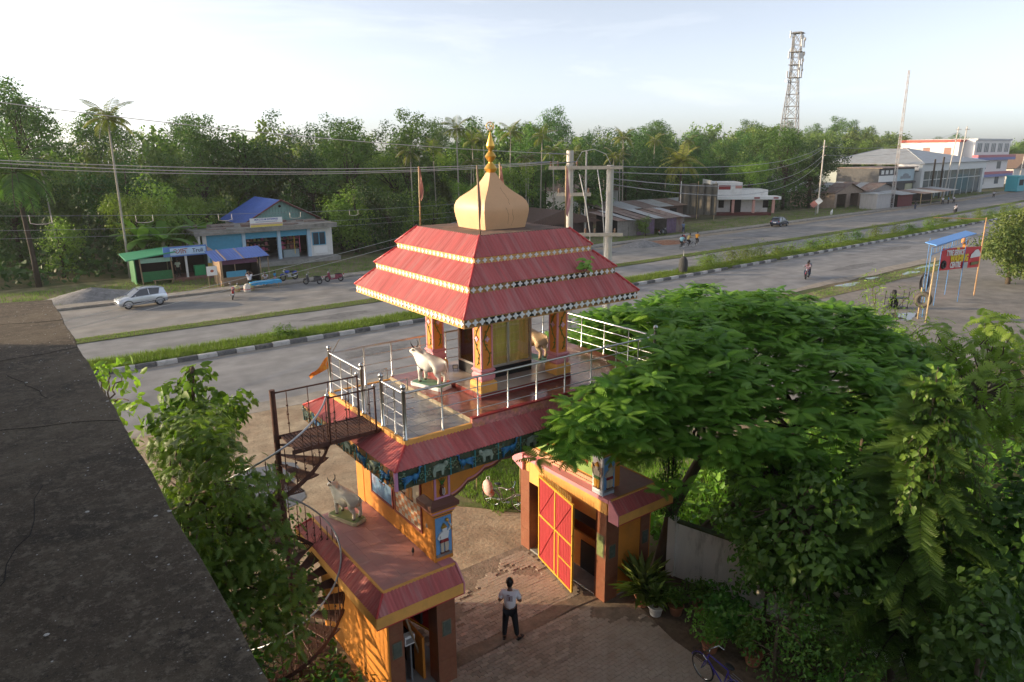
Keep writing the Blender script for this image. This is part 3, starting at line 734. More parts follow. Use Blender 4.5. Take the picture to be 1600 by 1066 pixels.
# ---- pier roofs: tiled slab, red skirt, orange fascia
def pier_roof(x0, x1, inner):
    y0, y1 = -.377, 3.50; zt, ze, zb = 3.083, 2.772, 2.514; e = .31
    mb = MB(); mb.box(x0+.02, x1-.02, y0+.02, y1, 2.62, zt-.035); mb.build('slab', M_AMBER, gate)
    # rim
    mb = MB()
    for (a, b, c, d) in ((x0, x1, y0, y0+.05), (x0, x0+.05, y0+.052, y1), (x1-.05, x1, y0+.052, y1)): mb.box(a, b, c, d, 2.98, zt+.012)
    mb.build('rim', M_AMBER, gate, bevel=.006)
    # pink floor tiles
    nx, ny = 6, 13; tw = (x1-x0-.10)/nx; th = (y1-y0-.05)/ny
    M_TILE = mat('pink_floor_tile', (.47, .235, .215), .45, var=.12, vscale=2.2, island=.03, dirt=(.36, .24, .215), dirt_amt=.7, dscale=1.2)
    tm = MB().box(-tw/2+.0015, tw/2-.0015, -th/2+.0015, th/2-.0015, -.034, 0).mesh('floor_tile', M_TILE)
    for i in range(nx):
        for j in range(ny):
            place('floor_tile', tm, gate, Vector((x0+.05+tw*(i+.5), y0+.05+th*(j+.5), zt+random.uniform(-.0015, .0015)))-Vector(WORLDROOT[gate.name]))
    if inner > 0: X0_, X1_ = x0-e, x1
    else: X0_, X1_ = x0, x1+e
    # skirt sheets (open side towards the passage)
    def sheet(A, B, H, o0, o1):
        mb = MB(); corrugate(mb, A, B, H, o0, o1); mb.build('roof_sheet', M_REDROOF_S if abs(H[1]) > .1 else M_REDROOF_W, gate, smooth=True)
    dz = zt-.03-ze
    if inner > 0:
        sheet((X0_, y0-e, ze), (X1_, y0-e, ze), (0, e, dz), e, 0)
        sheet((X0_, y1+e, ze), (X0_, y0-e, ze), (e, 0, dz), e, e)
        sheet((X1_, y1+e, ze), (X0_, y1+e, ze), (0, -e, dz), 0, e)
        cx = X0_; hx = x0
    else:
        sheet((X0_, y0-e, ze), (X1_, y0-e, ze), (0, e, dz), 0, e)
        sheet((X1_, y0-e, ze), (X1_, y1+e, ze), (-e, 0, dz), e, e)
        sheet((X1_, y1+e, ze), (X0_, y1+e, ze), (0, -e, dz), e, 0)
        cx = X1_; hx = x1
    for (yy_, hy) in ((y0-e, y0), (y1+e, y1)):
        mb = MB(); mb.tube([(cx, yy_, ze+.012), (hx, hy, zt-.02)], .028); mb.build('ridge_cap', M_REDCAP, gate, smooth=True)
    # fascia boards
    t = .05
    mb = MB(); mb.box(X0_, X1_, y0-e, y0-e+t, zb, ze-.006); mb.build('fascia', M_AMBER, gate)
    mb = MB()
    if inner > 0: mb.box(X0_, X0_+t, y0-e+t+.002, y1+e, zb, ze-.006)
    else: mb.box(X1_-t, X1_, y0-e+t+.002, y1+e, zb, ze-.006)
    mb.build('fascia', M_AMBER, gate)
    mb = MB(); mb.box(X0_, X1_, y0-e-.006, y0-e+t+.01, zb-.022, zb-.002); mb.build('fascia_edge', M_REDCAP, gate)
    # pink triangular gable end beside the passage
    if inner > 0: gx0, gx1 = x1-.006, x1+.03
    else: gx0, gx1 = x0-.03, x0+.006
    mb = MB(); mb.prism([(y0-e-.01, zb-.02), (y0+.04, zb-.02), (y0+.04, zt+.02), (y0-.01, zt+.02), (y0-e-.01, ze+.01)], gx0, gx1, 'X'); mb.build('gable_end', M_PINK, gate)
    mb = MB(); mb.box(gx0-.02 if inner < 0 else x1-.3, x0+.3 if inner < 0 else gx1+.0, y0+.05, y1, 2.99, zt+.016)
    mb.build('coping', M_PINK, gate)
pier_roof(-.894, .873, +1)
pier_roof(5.586, 7.36, -1)
# ---- upper walls that carry the platform
XW0, XW1 = .537, .985
mb = MB(); mb.box(XW0, XW1, .10, 3.45, 3.10, 5.62); uw = mb.build('upper_wall', M_ORANGE, gate)
mb = MB(); mb.box(5.92, 6.38, .10, 3.45, 3.10, 5.62); uw2 = mb.build('upper_wall', M_ORANGE, gate)
mb = MB(); mb.box(1.2, 5.7, .45, 3.3, 5.45, 5.6); mb.build('soffit', M_AMBER, gate)
# painted murals on the left upper wall
M_MUR1 = mat('blue_mural_paint', (.13, .24, .38), .6, var=.45, vscale=2.4, dirt=(.42, .36, .46), dirt_amt=.8, dscale=1.5)
M_MURF = mat('red_tile_border', (.30, .075, .055), .5, var=.25, vscale=20)
M_CREAM = mat('cream_paint', (.58, .50, .38), .6, var=.1)
M_OCHRE = mat('ochre_paint', (.55, .24, .07), .6, var=.1)
M_BLUEP = mat('sky_blue_paint', (.15, .34, .62), .55, var=.1, vscale=3)
M_TEAL = mat('teal_paint', (.05, .22, .24), .55, var=.25, vscale=9)
M_LEAFP = mat('green_paint', (.08, .22, .05), .55, var=.2)
def mural(y0, y1, z0, z1):
    mb = MB(); mb.box(XW0-.012, XW0-.001, y0, y1, z0, z1); return mb
m1 = mural(1.86, 2.95, 3.62, 5.2).build('mural', M_MUR1, gate)
m2 = mural(.47, 1.68, 3.62, 5.2).build('mural', M_CREAM, gate)
for (m_, y0, y1) in ((m1, 1.86, 2.95), (m2, .47, 1.68)):
    mb = MB(); t = .05
    for (a, b, c, d) in ((y0-t, y0, 3.57, 5.2), (y1, y1+t, 3.57, 5.2), (y0, y1, 3.57, 3.62)): mb.box(XW0-.03, XW0-.002, a, b, c, d)
    mb.build('border', M_MURF, m_)
mb = MB()   # painted tiled floor of the second mural
for i in range(8):
    for j in range(6):
        if (i+j) % 2: mb.box(XW0-.016, XW0-.0125, .49+i*.148, .49+(i+1)*.148, 3.64+j*.11, 3.64+(j+1)*.11)
mb.build('checker', mat('faded_orange_paint', (.55, .22, .09), .6, var=.2), m2)
def figure(parent, f, y, z, h, cols):
    """painted standing figure in low relief; f maps (u, w, depth) to the wall"""
    def part(poly, m, d, nm):
        mb = MB(); k = len(poly)
        v = [f(y+p[0]*h, z+p[1]*h, 0) for p in poly]+[f(y+p[0]*h, z+p[1]*h, d) for p in poly]
        mb.add(v, [tuple(range(k)), tuple(range(2*k-1, k-1, -1))]+[(i, (i+1) % k, k+(i+1) % k, k+i) for i in range(k)])
        mb.build(nm, m, parent)
    part([(-.13, 0), (-.03, 0), (-.03, .42), (-.15, .42)], cols[0], .03, 'painted_leg')
    part([(.03, 0), (.13, 0), (.17, .22), (.13, .44), (.0, .44)], cols[0], .03, 'painted_leg')
    part([(-.17, .38), (.16, .38), (.13, .50), (-.13, .50)], cols[1], .045, 'painted_sash')
    part([(-.13, .49), (.13, .49), (.18, .72), (.08, .78), (-.08, .78), (-.18, .72)], cols[2], .04, 'painted_torso')
    part([(-.17, .72), (-.26, .56), (-.2, .48), (-.12, .52), (-.19, .58), (-.13, .70)], cols[2], .03, 'painted_arm')
    part([(.15, .72), (.24, .78), (.30, .95), (.25, .96), (.20, .83), (.12, .76)], cols[2], .03, 'painted_arm')
    part([(-.07, .78), (.07, .78), (.09, .88), (.05, .94), (-.05, .94), (-.09, .88)], cols[2], .05, 'painted_head')
    part([(-.10, .90), (.10, .90), (.05, 1.0), (0, 1.07), (-.05, 1.0)], cols[3], .055, 'painted_crown')
    part([(-.16, -.02), (-.02, -.02), (-.02, .02), (-.16, .02)], M_BROWNP, .05, 'painted_shoe')
    part([(.02, -.02), (.16, -.02), (.16, .02), (.02, .02)], M_BROWNP, .05, 'painted_shoe')
fW = lambda u, w, d: (XW0-.013-d*.35, u, w)
figure(m2, fW, 1.30, 4.25, .82, (M_CREAM, M_OCHRE, M_WHITEP, M_OCHRE))
figure(m2, fW, .95, 4.2, .88, (M_OCHRE, M_CREAM, M_CREAM, M_GREY))
figure(m1, fW, 2.35, 4.05, .9, (M_BLUEP, M_CREAM, M_MAUVE, M_OCHRE))
# oval vent plate
mb = MB(); mb.ball((XW0-.002, .22, 3.85), .065, 10, sc=(.25, 1, 1.2)); mb.build('vent_plate', M_GREY, gate, smooth=True)
# ---- pilasters with painted figures
def pilaster(x0, x1, y0, y1, faces, yfront=True):
    mb = MB(); mb.box(x0, x1, y0, y1, 3.085, 4.19); body = mb.build('pilaster', M_ORANGE if faces == 'S' else mat('pale_blue_paint', (.42, .50, .56), .6, var=.1), gate)
    mb = MB(); mb.box(x0, x1, y0, y1, 4.60, 5.55); mb.build('pilaster', M_ORANGE, gate)
    for (za, zb, ex, m) in ((4.192, 4.225, .015, M_BROWNP), (4.227, 4.275, .035, M_ORANGE), (4.277, 4.325, .055, M_MAUVE), (4.327, 4.385, .085, M_PINK if faces != 'S' else M_ORANGE), (4.387, 4.48, .125, M_BROWNP), (4.482, 4.595, .10, M_BROWNP)):
        mb = MB()
        if za > 4.45: mb.frustum(x0-ex-.02, x1+ex+.02, y0-ex-.02, y1+ex+.02, za, x0-.01, x1+.01, y0-.01, y1+.01, zb)
        else: mb.box(x0-ex, x1+ex, y0-ex, y1+ex, za, zb)
        mb.build('capital', m, gate)
    # painted panel facing the yard
    cx = (x0+x1)/2; hw = (x1-x0)/2-.03
    mb = MB(); mb.box(cx-hw, cx+hw, y0-.012, y0-.001, 3.20, 4.15); pn = mb.build('painted_panel', M_BLUEP, gate)
    figure(pn, lambda u, w, d: (u, y0-.013-d, w), cx, 3.30, .66, (M_CREAM, mat('maroon_paint', (.28, .03, .03), .6), M_WHITEP if faces == 'S' else M_CREAM, M_GOLD))
    mb = MB(); mb.box(cx-hw, cx+hw, y0-.03, y0-.0125, 3.20, 3.27); mb.build('painted_ground', M_GREY, pn)
    if faces == 'S':
        mb = MB(); mb.tube([(cx+.10, y0-.04, 4.02), (cx+.20, y0-.04, 3.78)], .009); mb.ball((cx+.08, y0-.04, 4.06), .045, 8); mb.build('painted_mace', M_GOLD, pn, smooth=True)
    if 'W' in faces:
        cy = (y0+y1)/2; hy = (y1-y0)/2-.03
        mb = MB(); mb.box(x0-.012, x0-.001, cy-hy, cy+hy, 3.20, 4.15); pn = mb.build('painted_panel', M_WHITEP, gate)
        figure(pn, lambda u, w, d: (x0-.013-d, u, w), cy, 3.30, .68, (M_GOLD, M_LEAFP, M_CREAM, M_GOLD))
        for sg in (-1, 1):
            mb = MB(); k = 5; pts = [(cy+sg*.05, 3.82), (cy+sg*.18, 3.92), (cy+sg*.19, 3.70), (cy+sg*.12, 3.58), (cy+sg*.05, 3.66)]
            v = [(x0-.013, p[0], p[1]) for p in pts]+[(x0-.03, p[0], p[1]) for p in pts]
            mb.add(v, [tuple(range(k)), tuple(range(2*k-1, k-1, -1))]+[(i, (i+1) % k, k+(i+1) % k, k+i) for i in range(k)])
            mb.build('painted_wing', mat('brown_feather_paint', (.25, .17, .12), .6, var=.3, vscale=20), pn)
    # vase panel above the capital
    mb = MB()
    for (a, b) in ((cx-hw, cx-hw+.05), (cx+hw-.05, cx+hw)): mb.box(a, b, y0-.02, y0-.001, 4.60, 5.35)
    mb.box(cx-hw+.051, cx+hw-.051, y0-.02, y0-.001, 4.60, 4.64)
    vp = mb.build('vase_panel', M_MAUVE, gate)
    mb = MB(); mb.lathe([(.03, 0), (.055, .02), (.07, .09), (.05, .17), (.03, .21), (.055, .25)], 12, (cx, y0-.01, 4.66)); vv = mb.build('vase', M_BROWNP, vp, smooth=True)
    mb = MB(); mb.tube([(cx-.02, y0-.085, 4.86), (cx-.025, y0-.085, 4.74), (cx, y0-.085, 4.70), (cx+.025, y0-.085, 4.74), (cx+.02, y0-.085, 4.86)], .009, 6); mb.build('vase_mark', M_WHITEP, vv, smooth=True)
    mb = MB()
    for q in (-.5, -.2, .1, .4): mb.tube([(cx, y0-.01, 4.9), (cx+q*.12, y0-.05, 5.02), (cx+q*.25, y0-.06, 5.12)], [.014, .012, .003], 6)
    mb.build('vase_leaf', M_LEAFP, vp, smooth=True)
pilaster(.525, .985, -.10, .30, 'S')
pilaster(5.57, 5.99, -.10, .30, 'SW')
# far side pilasters (seen only from the road)
for (a, b) in ((.525, .985), (5.57, 5.99)):
    mb = MB(); mb.box(a, b, 3.452, 3.86, 3.085, 5.55); mb.build('pilaster', M_ORANGE, gate)
# carved board with lotus border along the right upper wall
mb = MB(); mb.box(5.90, 5.918, .35, 3.3, 3.30, 5.1); gb = mb.build('mural', mat('green_mural_paint', (.20, .33, .08), .6, var=.3, vscale=3), gate)
mb = MB(); mb.box(5.80, 5.898, .32, 3.3, 3.10, 3.17); mb.box(5.83, 5.899, .32, 3.3, 3.172, 3.27); mb.build('ledge_board', mat('cream_red_border', (.55, .30, .18), .5, var=.5, vscale=18), gb)
for i in range(7):
    y = .55+i*.42
    mb = MB()
    for k in range(7):
        a = PI*k/6; mb.ball((5.893, y+.11*math.cos(a), 3.60+.13*math.sin(a)), .06, 6, sc=(.15, .6, 1.2))
    mb.build('painted_lotus', M_GOLD if i % 2 == 0 else mat('red_paint', (.45, .04, .03), .5), gb)
# ---- cusped arches between the piers, front and back
def arch(y0, y1):
    """spandrel with scalloped lower edge"""
    xs0, xs1 = .99, 5.6; cx = (xs0+xs1)/2; hw = (xs1-xs0)/2
    def zt_(x):
        t = abs(x-cx)/hw
        base = 5.12-.62*t**2.2
        return base-.055*abs(math.sin(PI*t*5))
    n = 90; v = []; f = []
    for i in range(n+1):
        x = xs0+(xs1-xs0)*i/n; z = zt_(x)
        v += [(x, y0, z), (x, y0, 5.45), (x, y1, 5.45), (x, y1, z)]
    for i in range(n):
        a = 4*i
        f += [(a, a+4, a+5, a+1), (a+2, a+6, a+7, a+3), (a+3, a+7, a+4, a)]
    mb = MB(); mb.add(v, f); ar = mb.build('arch', M_ORANGE, gate)
    for (dz, w, m, nm) in ((.0, .035, M_BROWNP, 'arch_border'), (.075, .03, M_PINK, 'arch_border')):
        mb = MB(); v = []; f = []
        for i in range(n+1):
            x = xs0+(xs1-xs0)*i/n; z = zt_(x)+dz
            v += [(x, y0-.015, z-.012), (x, y0-.015, z+w), (x, y0-.0005, z+w), (x, y0-.0005, z-.012)]
        for i in range(n):
            a = 4*i; f += [(a, a+4, a+5, a+1), (a+1, a+5, a+6, a+2), (a+3, a+7, a+4, a)]
        mb.add(v, f); mb.build(nm, m, ar)
arch(-.05, .12); arch(3.46, 3.62)
mb = MB(); mb.prism([(3.25, 2.62), (3.74, 2.80), (3.80, 3.05), (3.25, 3.16)], 5.50, 5.60, 'X'); mb.build('bracket', M_PINK, gate)
# ---- platform with red skirt and painted frieze
E_ = .554; PX1 = 7.45; PY1 = 3.80; ZP = 6.091
mb = MB(); mb.box(0, PX1, .0, PY1, 5.63, ZP-.022); mb.build('platform_slab', M_AMBER, gate)
mb = MB()
for (a, b, c, d) in ((-.06, 1.60, -.06, .02), (-.06, .02, .022, PY1+.06), (-.06, PX1+.06, PY1+.062, PY1+.12)): mb.box(a, b, c, d, 5.90, ZP+.006)
mb.build('platform_rim', M_AMBER, gate, bevel=.008)
mb = MB(); mb.box(1.602, PX1+.06, -.07, .0, 5.90, 6.19); mb.build('platform_rim', mat('ornate_rim_paint', (.55, .22, .20), .6, var=.5, vscale=11, dirt=(.60, .30, .08), dirt_amt=.7, dscale=7), gate)
mb = MB(); mb.box(1.602, PX1+.07, -.09, .03, 6.192, 6.225); mb.build('rim_capping', mat('dark_red_paint', (.27, .03, .03), .45), gate)
EX0, EX1, EY0, EY1 = -E_, PX1+E_, -E_, PY1+E_
hip_tiers(gate, EX0, EX1, EY0, EY1, 5.725, -.05, PX1+.05, -.05, PY1+.05, 6.0)
M_FRIEZE = mat('dark_frieze_ground', (.035, .055, .030), .7, var=.5, vscale=6, dirt=(.20, .13, .06), dirt_amt=.6, dscale=4)
M_FRTOP = mat('ochre_frieze_ground', (.40, .19, .06), .7, var=.5, vscale=5, dirt=(.04, .06, .04), dirt_amt=.9, dscale=4)
# peacock in relief (XZ plane, facing -Y)
def peacock(mir):
    mb = MB(); s = mir
    body = [(.0, .0), (.07, .02), (.11, .07), (.09, .12), (.03, .13), (-.03, .09)]
    mb.prism([(p[0]*s, p[1]) for p in body], -.05, 0, 'Y')
    mb.tube([(s*.09, -.03, .10), (s*.13, -.035, .16), (s*.125, -.035, .22), (s*.15, -.035, .25)], [.026, .018, .014, .016], 6)
    mb.tube([(s*.15, -.035, .25), (s*.19, -.035, .235)], [.012, .002], 5)
    for k in range(5): mb.tube([(s*.0, -.02, .08), (s*(-.10-.02*k), -.028, .10-.03*k), (s*(-.24+.015*k), -.02, .10-.055*k)], [.03, .026, .012], 6)
    for q in (.02, .06): mb.tube([(s*q, -.02, .02), (s*q, -.02, -.07)], .007, 5)
    return mb.mesh('peacock', mat('peacock_blue_paint', (.035, .15, .34), .5, var=.5, vscale=12, dirt=(.05, .28, .25), dirt_amt=.9, dscale=9), smooth=True)
def beast(mir):
    mb = MB(); s = mir
    mb.prism([(p[0]*s, p[1]) for p in [(-.13, .02), (-.10, .12), (.02, .15), (.10, .13), (.17, .16), (.20, .10), (.12, .05), (.10, -.08), (.06, -.08), (.05, .02), (-.06, .02), (-.07, -.08), (-.11, -.08)]], -.04, 0, 'Y')
    mb.ball((s*.16, -.03, .14), .045, 8)
    return mb.mesh('painted_beast', mat('grey_green_paint', (.26, .32, .25), .6, var=.4, vscale=10), smooth=False)
PCK = [peacock(1), peacock(-1)]; BST = [beast(1), beast(-1)]
def swirl():
    mb = MB()
    mb.tube([(.0+.07*math.cos(t)*(1-t/9), -.012, .02+.09*math.sin(t)*(1-t/9)) for t in [i*.5 for i in range(14)]], .014, 5)
    for k in range(5): mb.ball((.10*math.cos(k*1.3), -.012, .02+.12*math.sin(k*1.3)), .03, 6, sc=(1.3, .5, .7))
    return mb.mesh('painted_foliage', mat('olive_teal_paint', (.10, .20, .13), .6, var=.6, vscale=9, dirt=(.35, .22, .08), dirt_amt=.7, dscale=8), smooth=True)
SWL = swirl()
def frieze(axis, a0, a1, fixed, sign):
    """panels of painted relief along one eave"""
    n = max(2, round(abs(a1-a0)/.62)); w = (a1-a0)/n
    z0, z1 = 5.325, 5.713
    for i in range(n):
        p0, p1 = a0+w*i, a0+w*(i+1); c = (p0+p1)/2
        mb = MB(); g = .012
        if axis == 'X': mb.box(p0+g, p1-g, fixed, fixed+.05, z0, z1)
        else: mb.box(fixed, fixed+.05, p0+g, p1-g, z0, z1)
        pn = mb.build('frieze_panel', M_FRIEZE if axis == 'X' else M_FRTOP, gate)
        rot = (0, 0, 0) if axis == 'X' else (0, 0, -PI/2)
        def put(me, d, dz, sc=1.0):
            loc = (c+d, fixed-.001, (z0+z1)/2+dz) if axis == 'X' else (fixed-.001, c-d, (z0+z1)/2+dz)
            place(me.name.split('.')[0], me, pn, loc, rot, sc)
        if i % 2 == 0: put(PCK[(i//2) % 2], .02, -.06, 1.1); put(SWL, -.2, .02, .9); put(SWL, .22, -.04, .8)
        else: put(BST[(i//2) % 2], 0, -.03, 1.1); put(SWL, .22, .03, .9); put(SWL, -.22, -.02, .8)
        mb = MB()
        if axis == 'X': mb.box(p1-g, p1+g, fixed-.015, fixed+.049, z0, z1-.002)
        else: mb.box(fixed-.015, fixed+.049, p1-g, p1+g, z0, z1-.002)
        mb.build('frieze_divider', M_TEAL, gate)
frieze('X', EX0+.06, EX1, EY0, -1)
frieze('Y', EY0+.06, EY1, EX0, -1)
mb = MB(); mb.box(EX0-.01, EX0+.055, EY0-.01, EY0+.055, 5.32, 5.715); mb.build('frieze_corner', M_MAUVE, gate)
mb = MB(); mb.box(EX0, EX1, EY1-.05, EY1, 5.325, 5.713); mb.box(EX1-.05, EX1, EY0+.052, EY1-.052, 5.325, 5.713); mb.build('fascia', M_AMBER, gate)
mb = MB(); mb.box(EX0+.052, EX1-.052, EY0+.052, EY1-.052, 5.55, 5.60); mb.build('eave_soffit', M_AMBER, gate)
# platform floor: grey tiles, then a reddish dais one step up
M_GTILE = mat('grey_floor_tile', (.20, .205, .21), .2, var=.15, vscale=3, island=.10, dirt=(.30, .27, .24), dirt_amt=.5, dscale=1.3)
tw = 1.6/5; th = (PY1-.04)/12
tm = MB().box(-tw/2+.003, tw/2-.003, -th/2+.003, th/2-.003, -.02, 0).mesh('floor_tile', M_GTILE)
for i in range(5):
    for j in range(12):
        place('floor_tile', tm, gate, Vector((.02+tw*(i+.5), .02+th*(j+.5), ZP+random.uniform(-.001, .001)))-Vector(WORLDROOT[gate.name]))
M_DAIS = mat('red_granite_tile', (.24, .085, .06), .16, var=.22, vscale=6, island=.12, dirt=(.30, .19, .15), dirt_amt=.5, dscale=1.4)
mb = MB(); mb.box(1.622, PX1, .002, PY1, ZP-.02, ZP+.085); mb.build('dais', M_CONC, gate)
mb = MB()
for i in range(14): mb.box(1.60, 1.621, .02+i*.27, .02+i*.27+.262, ZP-.01, ZP+.10)
mb.build('step_riser', mat('tan_riser_tile', (.30, .25, .17), .5, var=.25, vscale=8), gate)
tw = (PX1-1.60)/12; th = (PY1-.02)/8
tm = MB().box(-tw/2+.002, tw/2-.002, -th/2+.002, th/2-.002, -.02, 0).mesh('floor_tile', M_DAIS)
for i in range(12):
    for j in range(8):
        place('floor_tile', tm, gate, Vector((1.60+tw*(i+.5), .01+th*(j+.5), ZP+.108))-Vector(WORLDROOT[gate.name]))
# ---- iron gate leaf standing open against the right pier
hx, hy = 5.50, 2.45; fx, fy = 5.10, .50
dv = Vector((fx-hx, fy-hy, 0)); LW = dv.length; ang = math.atan2(dv.y, dv.x)
GM = Matrix.Translation(Vector((hx, hy, .10))) @ Matrix.Rotation(ang, 4, 'Z')
M_GRED = mat('gate_red_paint', (.36, .032, .036), .5, var=.12, vscale=2)
M_GYEL = mat('gate_yellow_paint', (.62, .35, .03), .5, var=.15)
leafm = MB(); leafm.box(0, LW, -.008, .008, .03, 2.62, M=GM)
for i in range(22): leafm.box(LW*i/22+.02, LW*i/22+.055, -.014, .014, .035, 2.615, M=GM)
gl = leafm.build('gate_leaf', M_GRED, gate)
mb = MB()
for (a, b, c, d) in ((0, .05, 0, 2.66), (LW-.05, LW, 0, 2.66), (.05, LW-.05, 0, .05), (.05, LW-.05, 2.61, 2.66), (.05, LW-.05, 1.40, 1.45), (LW*.5-.025, LW*.5+.025, .05, 2.61), (LW*.62, LW-.05, .72, .76), (LW*.6, LW*.625, .05, 1.40)):
    mb.box(a, b, -.028, .028, c, d, M=GM)
mb.build('gate_frame', M_GYEL, gl)
for (a, b) in (((.06, 1.46), (LW*.48, 2.6)), ((LW*.52, 1.46), (LW-.06, 2.6)), ((.06, .06), (LW*.48, 1.39))):
    mb = MB(); mb.tube([GM @ Vector((a[0], -.022, a[1])), GM @ Vector((b[0], -.022, b[1]))], .012, 6); mb.build('brace', M_GRED, gl)
sp = MB().tube([(0, 0, 0), (0, 0, .14), (0, 0, .22)], [.012, .014, .001], 6).mesh('spike', mat('spike_paint', (.66, .44, .14), .4, metal=.2))
for i in range(20):
    p = GM @ Vector((.04+LW*.96*i/20, 0, 2.661)); place('spike', sp, gl, tuple(p))
mb = MB(); mb.tube([GM @ Vector((LW-.02, -.03, 1.15)), GM @ Vector((LW+.03, -.05, 1.18))], .02); mb.tube([GM @ Vector((LW-.02, -.03, 1.75)), GM @ Vector((LW+.03, -.05, 1.75))], .02); mb.build('latch', M_GYEL, gl)
# the other leaf, folded back inside the left pier's passage side
dv2 = Vector((.30, -1.95, 0)); ang2 = math.atan2(dv2.y, dv2.x)
GM2 = Matrix.Translation(Vector((.93, 2.45, .10))) @ Matrix.Rotation(ang2+.10, 4, 'Z')
l2 = MB(); l2.box(0, LW*.9, -.008, .008, .03, 2.62, M=GM2); gl2 = l2.build('gate_leaf', M_GRED, gate)
mb = MB()
for (a, b, c, d) in ((0, .05, 0, 2.66), (LW*.9-.05, LW*.9, 0, 2.66), (.05, LW*.9-.05, 0, .05), (.05, LW*.9-.05, 2.61, 2.66), (.05, LW*.9-.05, 1.4, 1.45)): mb.box(a, b, -.028, .028, c, d, M=GM2)
mb.build('gate_frame', M_GYEL, gl2)
# things inside the left booth
bx = thing('switch_box', 'white switch box inside the dark left guard room', 'box', (.0, .35, 1.0), world=False)
MB().box(-.13, .13, -.08, .08, 0, .24).build('cabinet', M_WHITEP, bx, bevel=.01)
MB().box(-.10, .10, -.092, -.081, .05, .18).build('cover', M_GREY, bx)
MB().box(-.02, .02, -.10, .10, -1.0, -.001).build('stand', M_GREY, bx)
pl = MB().tube([(-.25, .10, 2.2), (.42, .45, .08)], .028, 8).build('wooden_pole', M_WOOD, smooth=True)
tag(pl, 'wooden pole leaning inside the dark left guard room', 'pole')
# ================================================================== ROOFTOP PAVILION
pavi = thing('rooftop_pavilion', 'small pavilion with three-tiered red roof and cream dome on top of the gateway', 'pavilion', (3.8, 2.15, 6.2), world=True)
mb = MB(); mb.box(2.42, 5.20, .80, 3.52, 6.201, 6.325); mb.build('plinth', mat('maroon_step_tile', (.22, .05, .04), .25, var=.2, vscale=7), pavi)
mb = MB(); mb.box(2.43, 5.19, .81, 3.51, 6.326, 6.336); mb.build('plinth_floor', mat('beige_floor_tile', (.36, .30, .25), .2, var=.15, vscale=3), pavi)
M_VINE = mat('green_vine_paint', (.10, .20, .03), .6, var=.2)
M_COLO = mat('column_orange', (.72, .25, .035), .6, var=.12, vscale=4)
def vine(w, h):
    mb = MB(); pts = []
    for i in range(25):
        t = i/24; pts.append((.35*w*math.sin(t*PI*3.2), -.008, h*t))
    mb.tube(pts, .011, 5)
    for i in range(1, 24, 2):
        t = i/24; s = 1 if i % 4 < 2 else -1
        x, z = .35*w*math.sin(t*PI*3.2), h*t
        mb.tube([(x, -.008, z), (x+s*w*.16, -.008, z+.03), (x+s*w*.24, -.008, z+.015), (x+s*w*.2, -.008, z-.01)], .008, 5)
    return mb.mesh('vine', M_VINE, smooth=True)
VINE = vine(.22, 1.30)
for (cx, cy) in ((2.68, 1.06), (4.98, 1.06), (2.68, 3.27), (4.98, 3.27)):
    mb = MB(); mb.box(cx-.235, cx+.235, cy-.235, cy+.235, 6.337, 6.56); mb.frustum(cx-.235, cx+.235, cy-.235, cy+.235, 6.56, cx-.2, cx+.2, cy-.2, cy+.2, 6.60)
    mb.build('column_plinth', M_AMBER, pavi, bevel=.01)
    mb = MB()
    for (za, zb, h0, h1) in ((6.60, 6.66, .165, .20), (6.66, 6.74, .20, .20), (6.74, 6.80, .20, .165), (6.80, 6.86, .17, .215), (6.86, 6.90, .215, .18)):
        mb.frustum(cx-h0, cx+h0, cy-h0, cy+h0, za, cx-h1, cx+h1, cy-h1, cy+h1, zb)
    mb.build('column_base', M_PINK, pavi)
    s = .160
    mb = MB(); mb.box(cx-s, cx+s, cy-s, cy+s, 6.90, 8.50); sh = mb.build('column_shaft', M_COLO, pavi)
    mb = MB(); w = .028
    for sx in (-1, 1):
        for sy in (-1, 1):
            mb.box(cx+sx*(s-w/2)-w/2-.008, cx+sx*(s-w/2)+w/2+.008, cy+sy*(s-w/2)-w/2-.008, cy+sy*(s-w/2)+w/2+.008, 6.902, 8.49)
    mb.build('corner_strip', M_PINK, sh)
    place('vine', VINE, sh, (cx, cy-s-.002, 6.98)); place('vine', VINE, sh, (cx-s-.002, cy, 6.98), (0, 0, -PI/2))
    place('flower', FLOWER_P, sh, (cx, cy-s-.014, 7.62)); place('flower', FLOWER_P, sh, (cx-s-.014, cy, 7.62), (0, 0, -PI/2))
mb = MB(); mb.box(RX-2.40, RX+2.40, RY-2.46, RY+2.46, 8.37, 8.42); mb.build('ceiling', mat('pavilion_ceiling', (.55, .42, .28), .7), pavi)
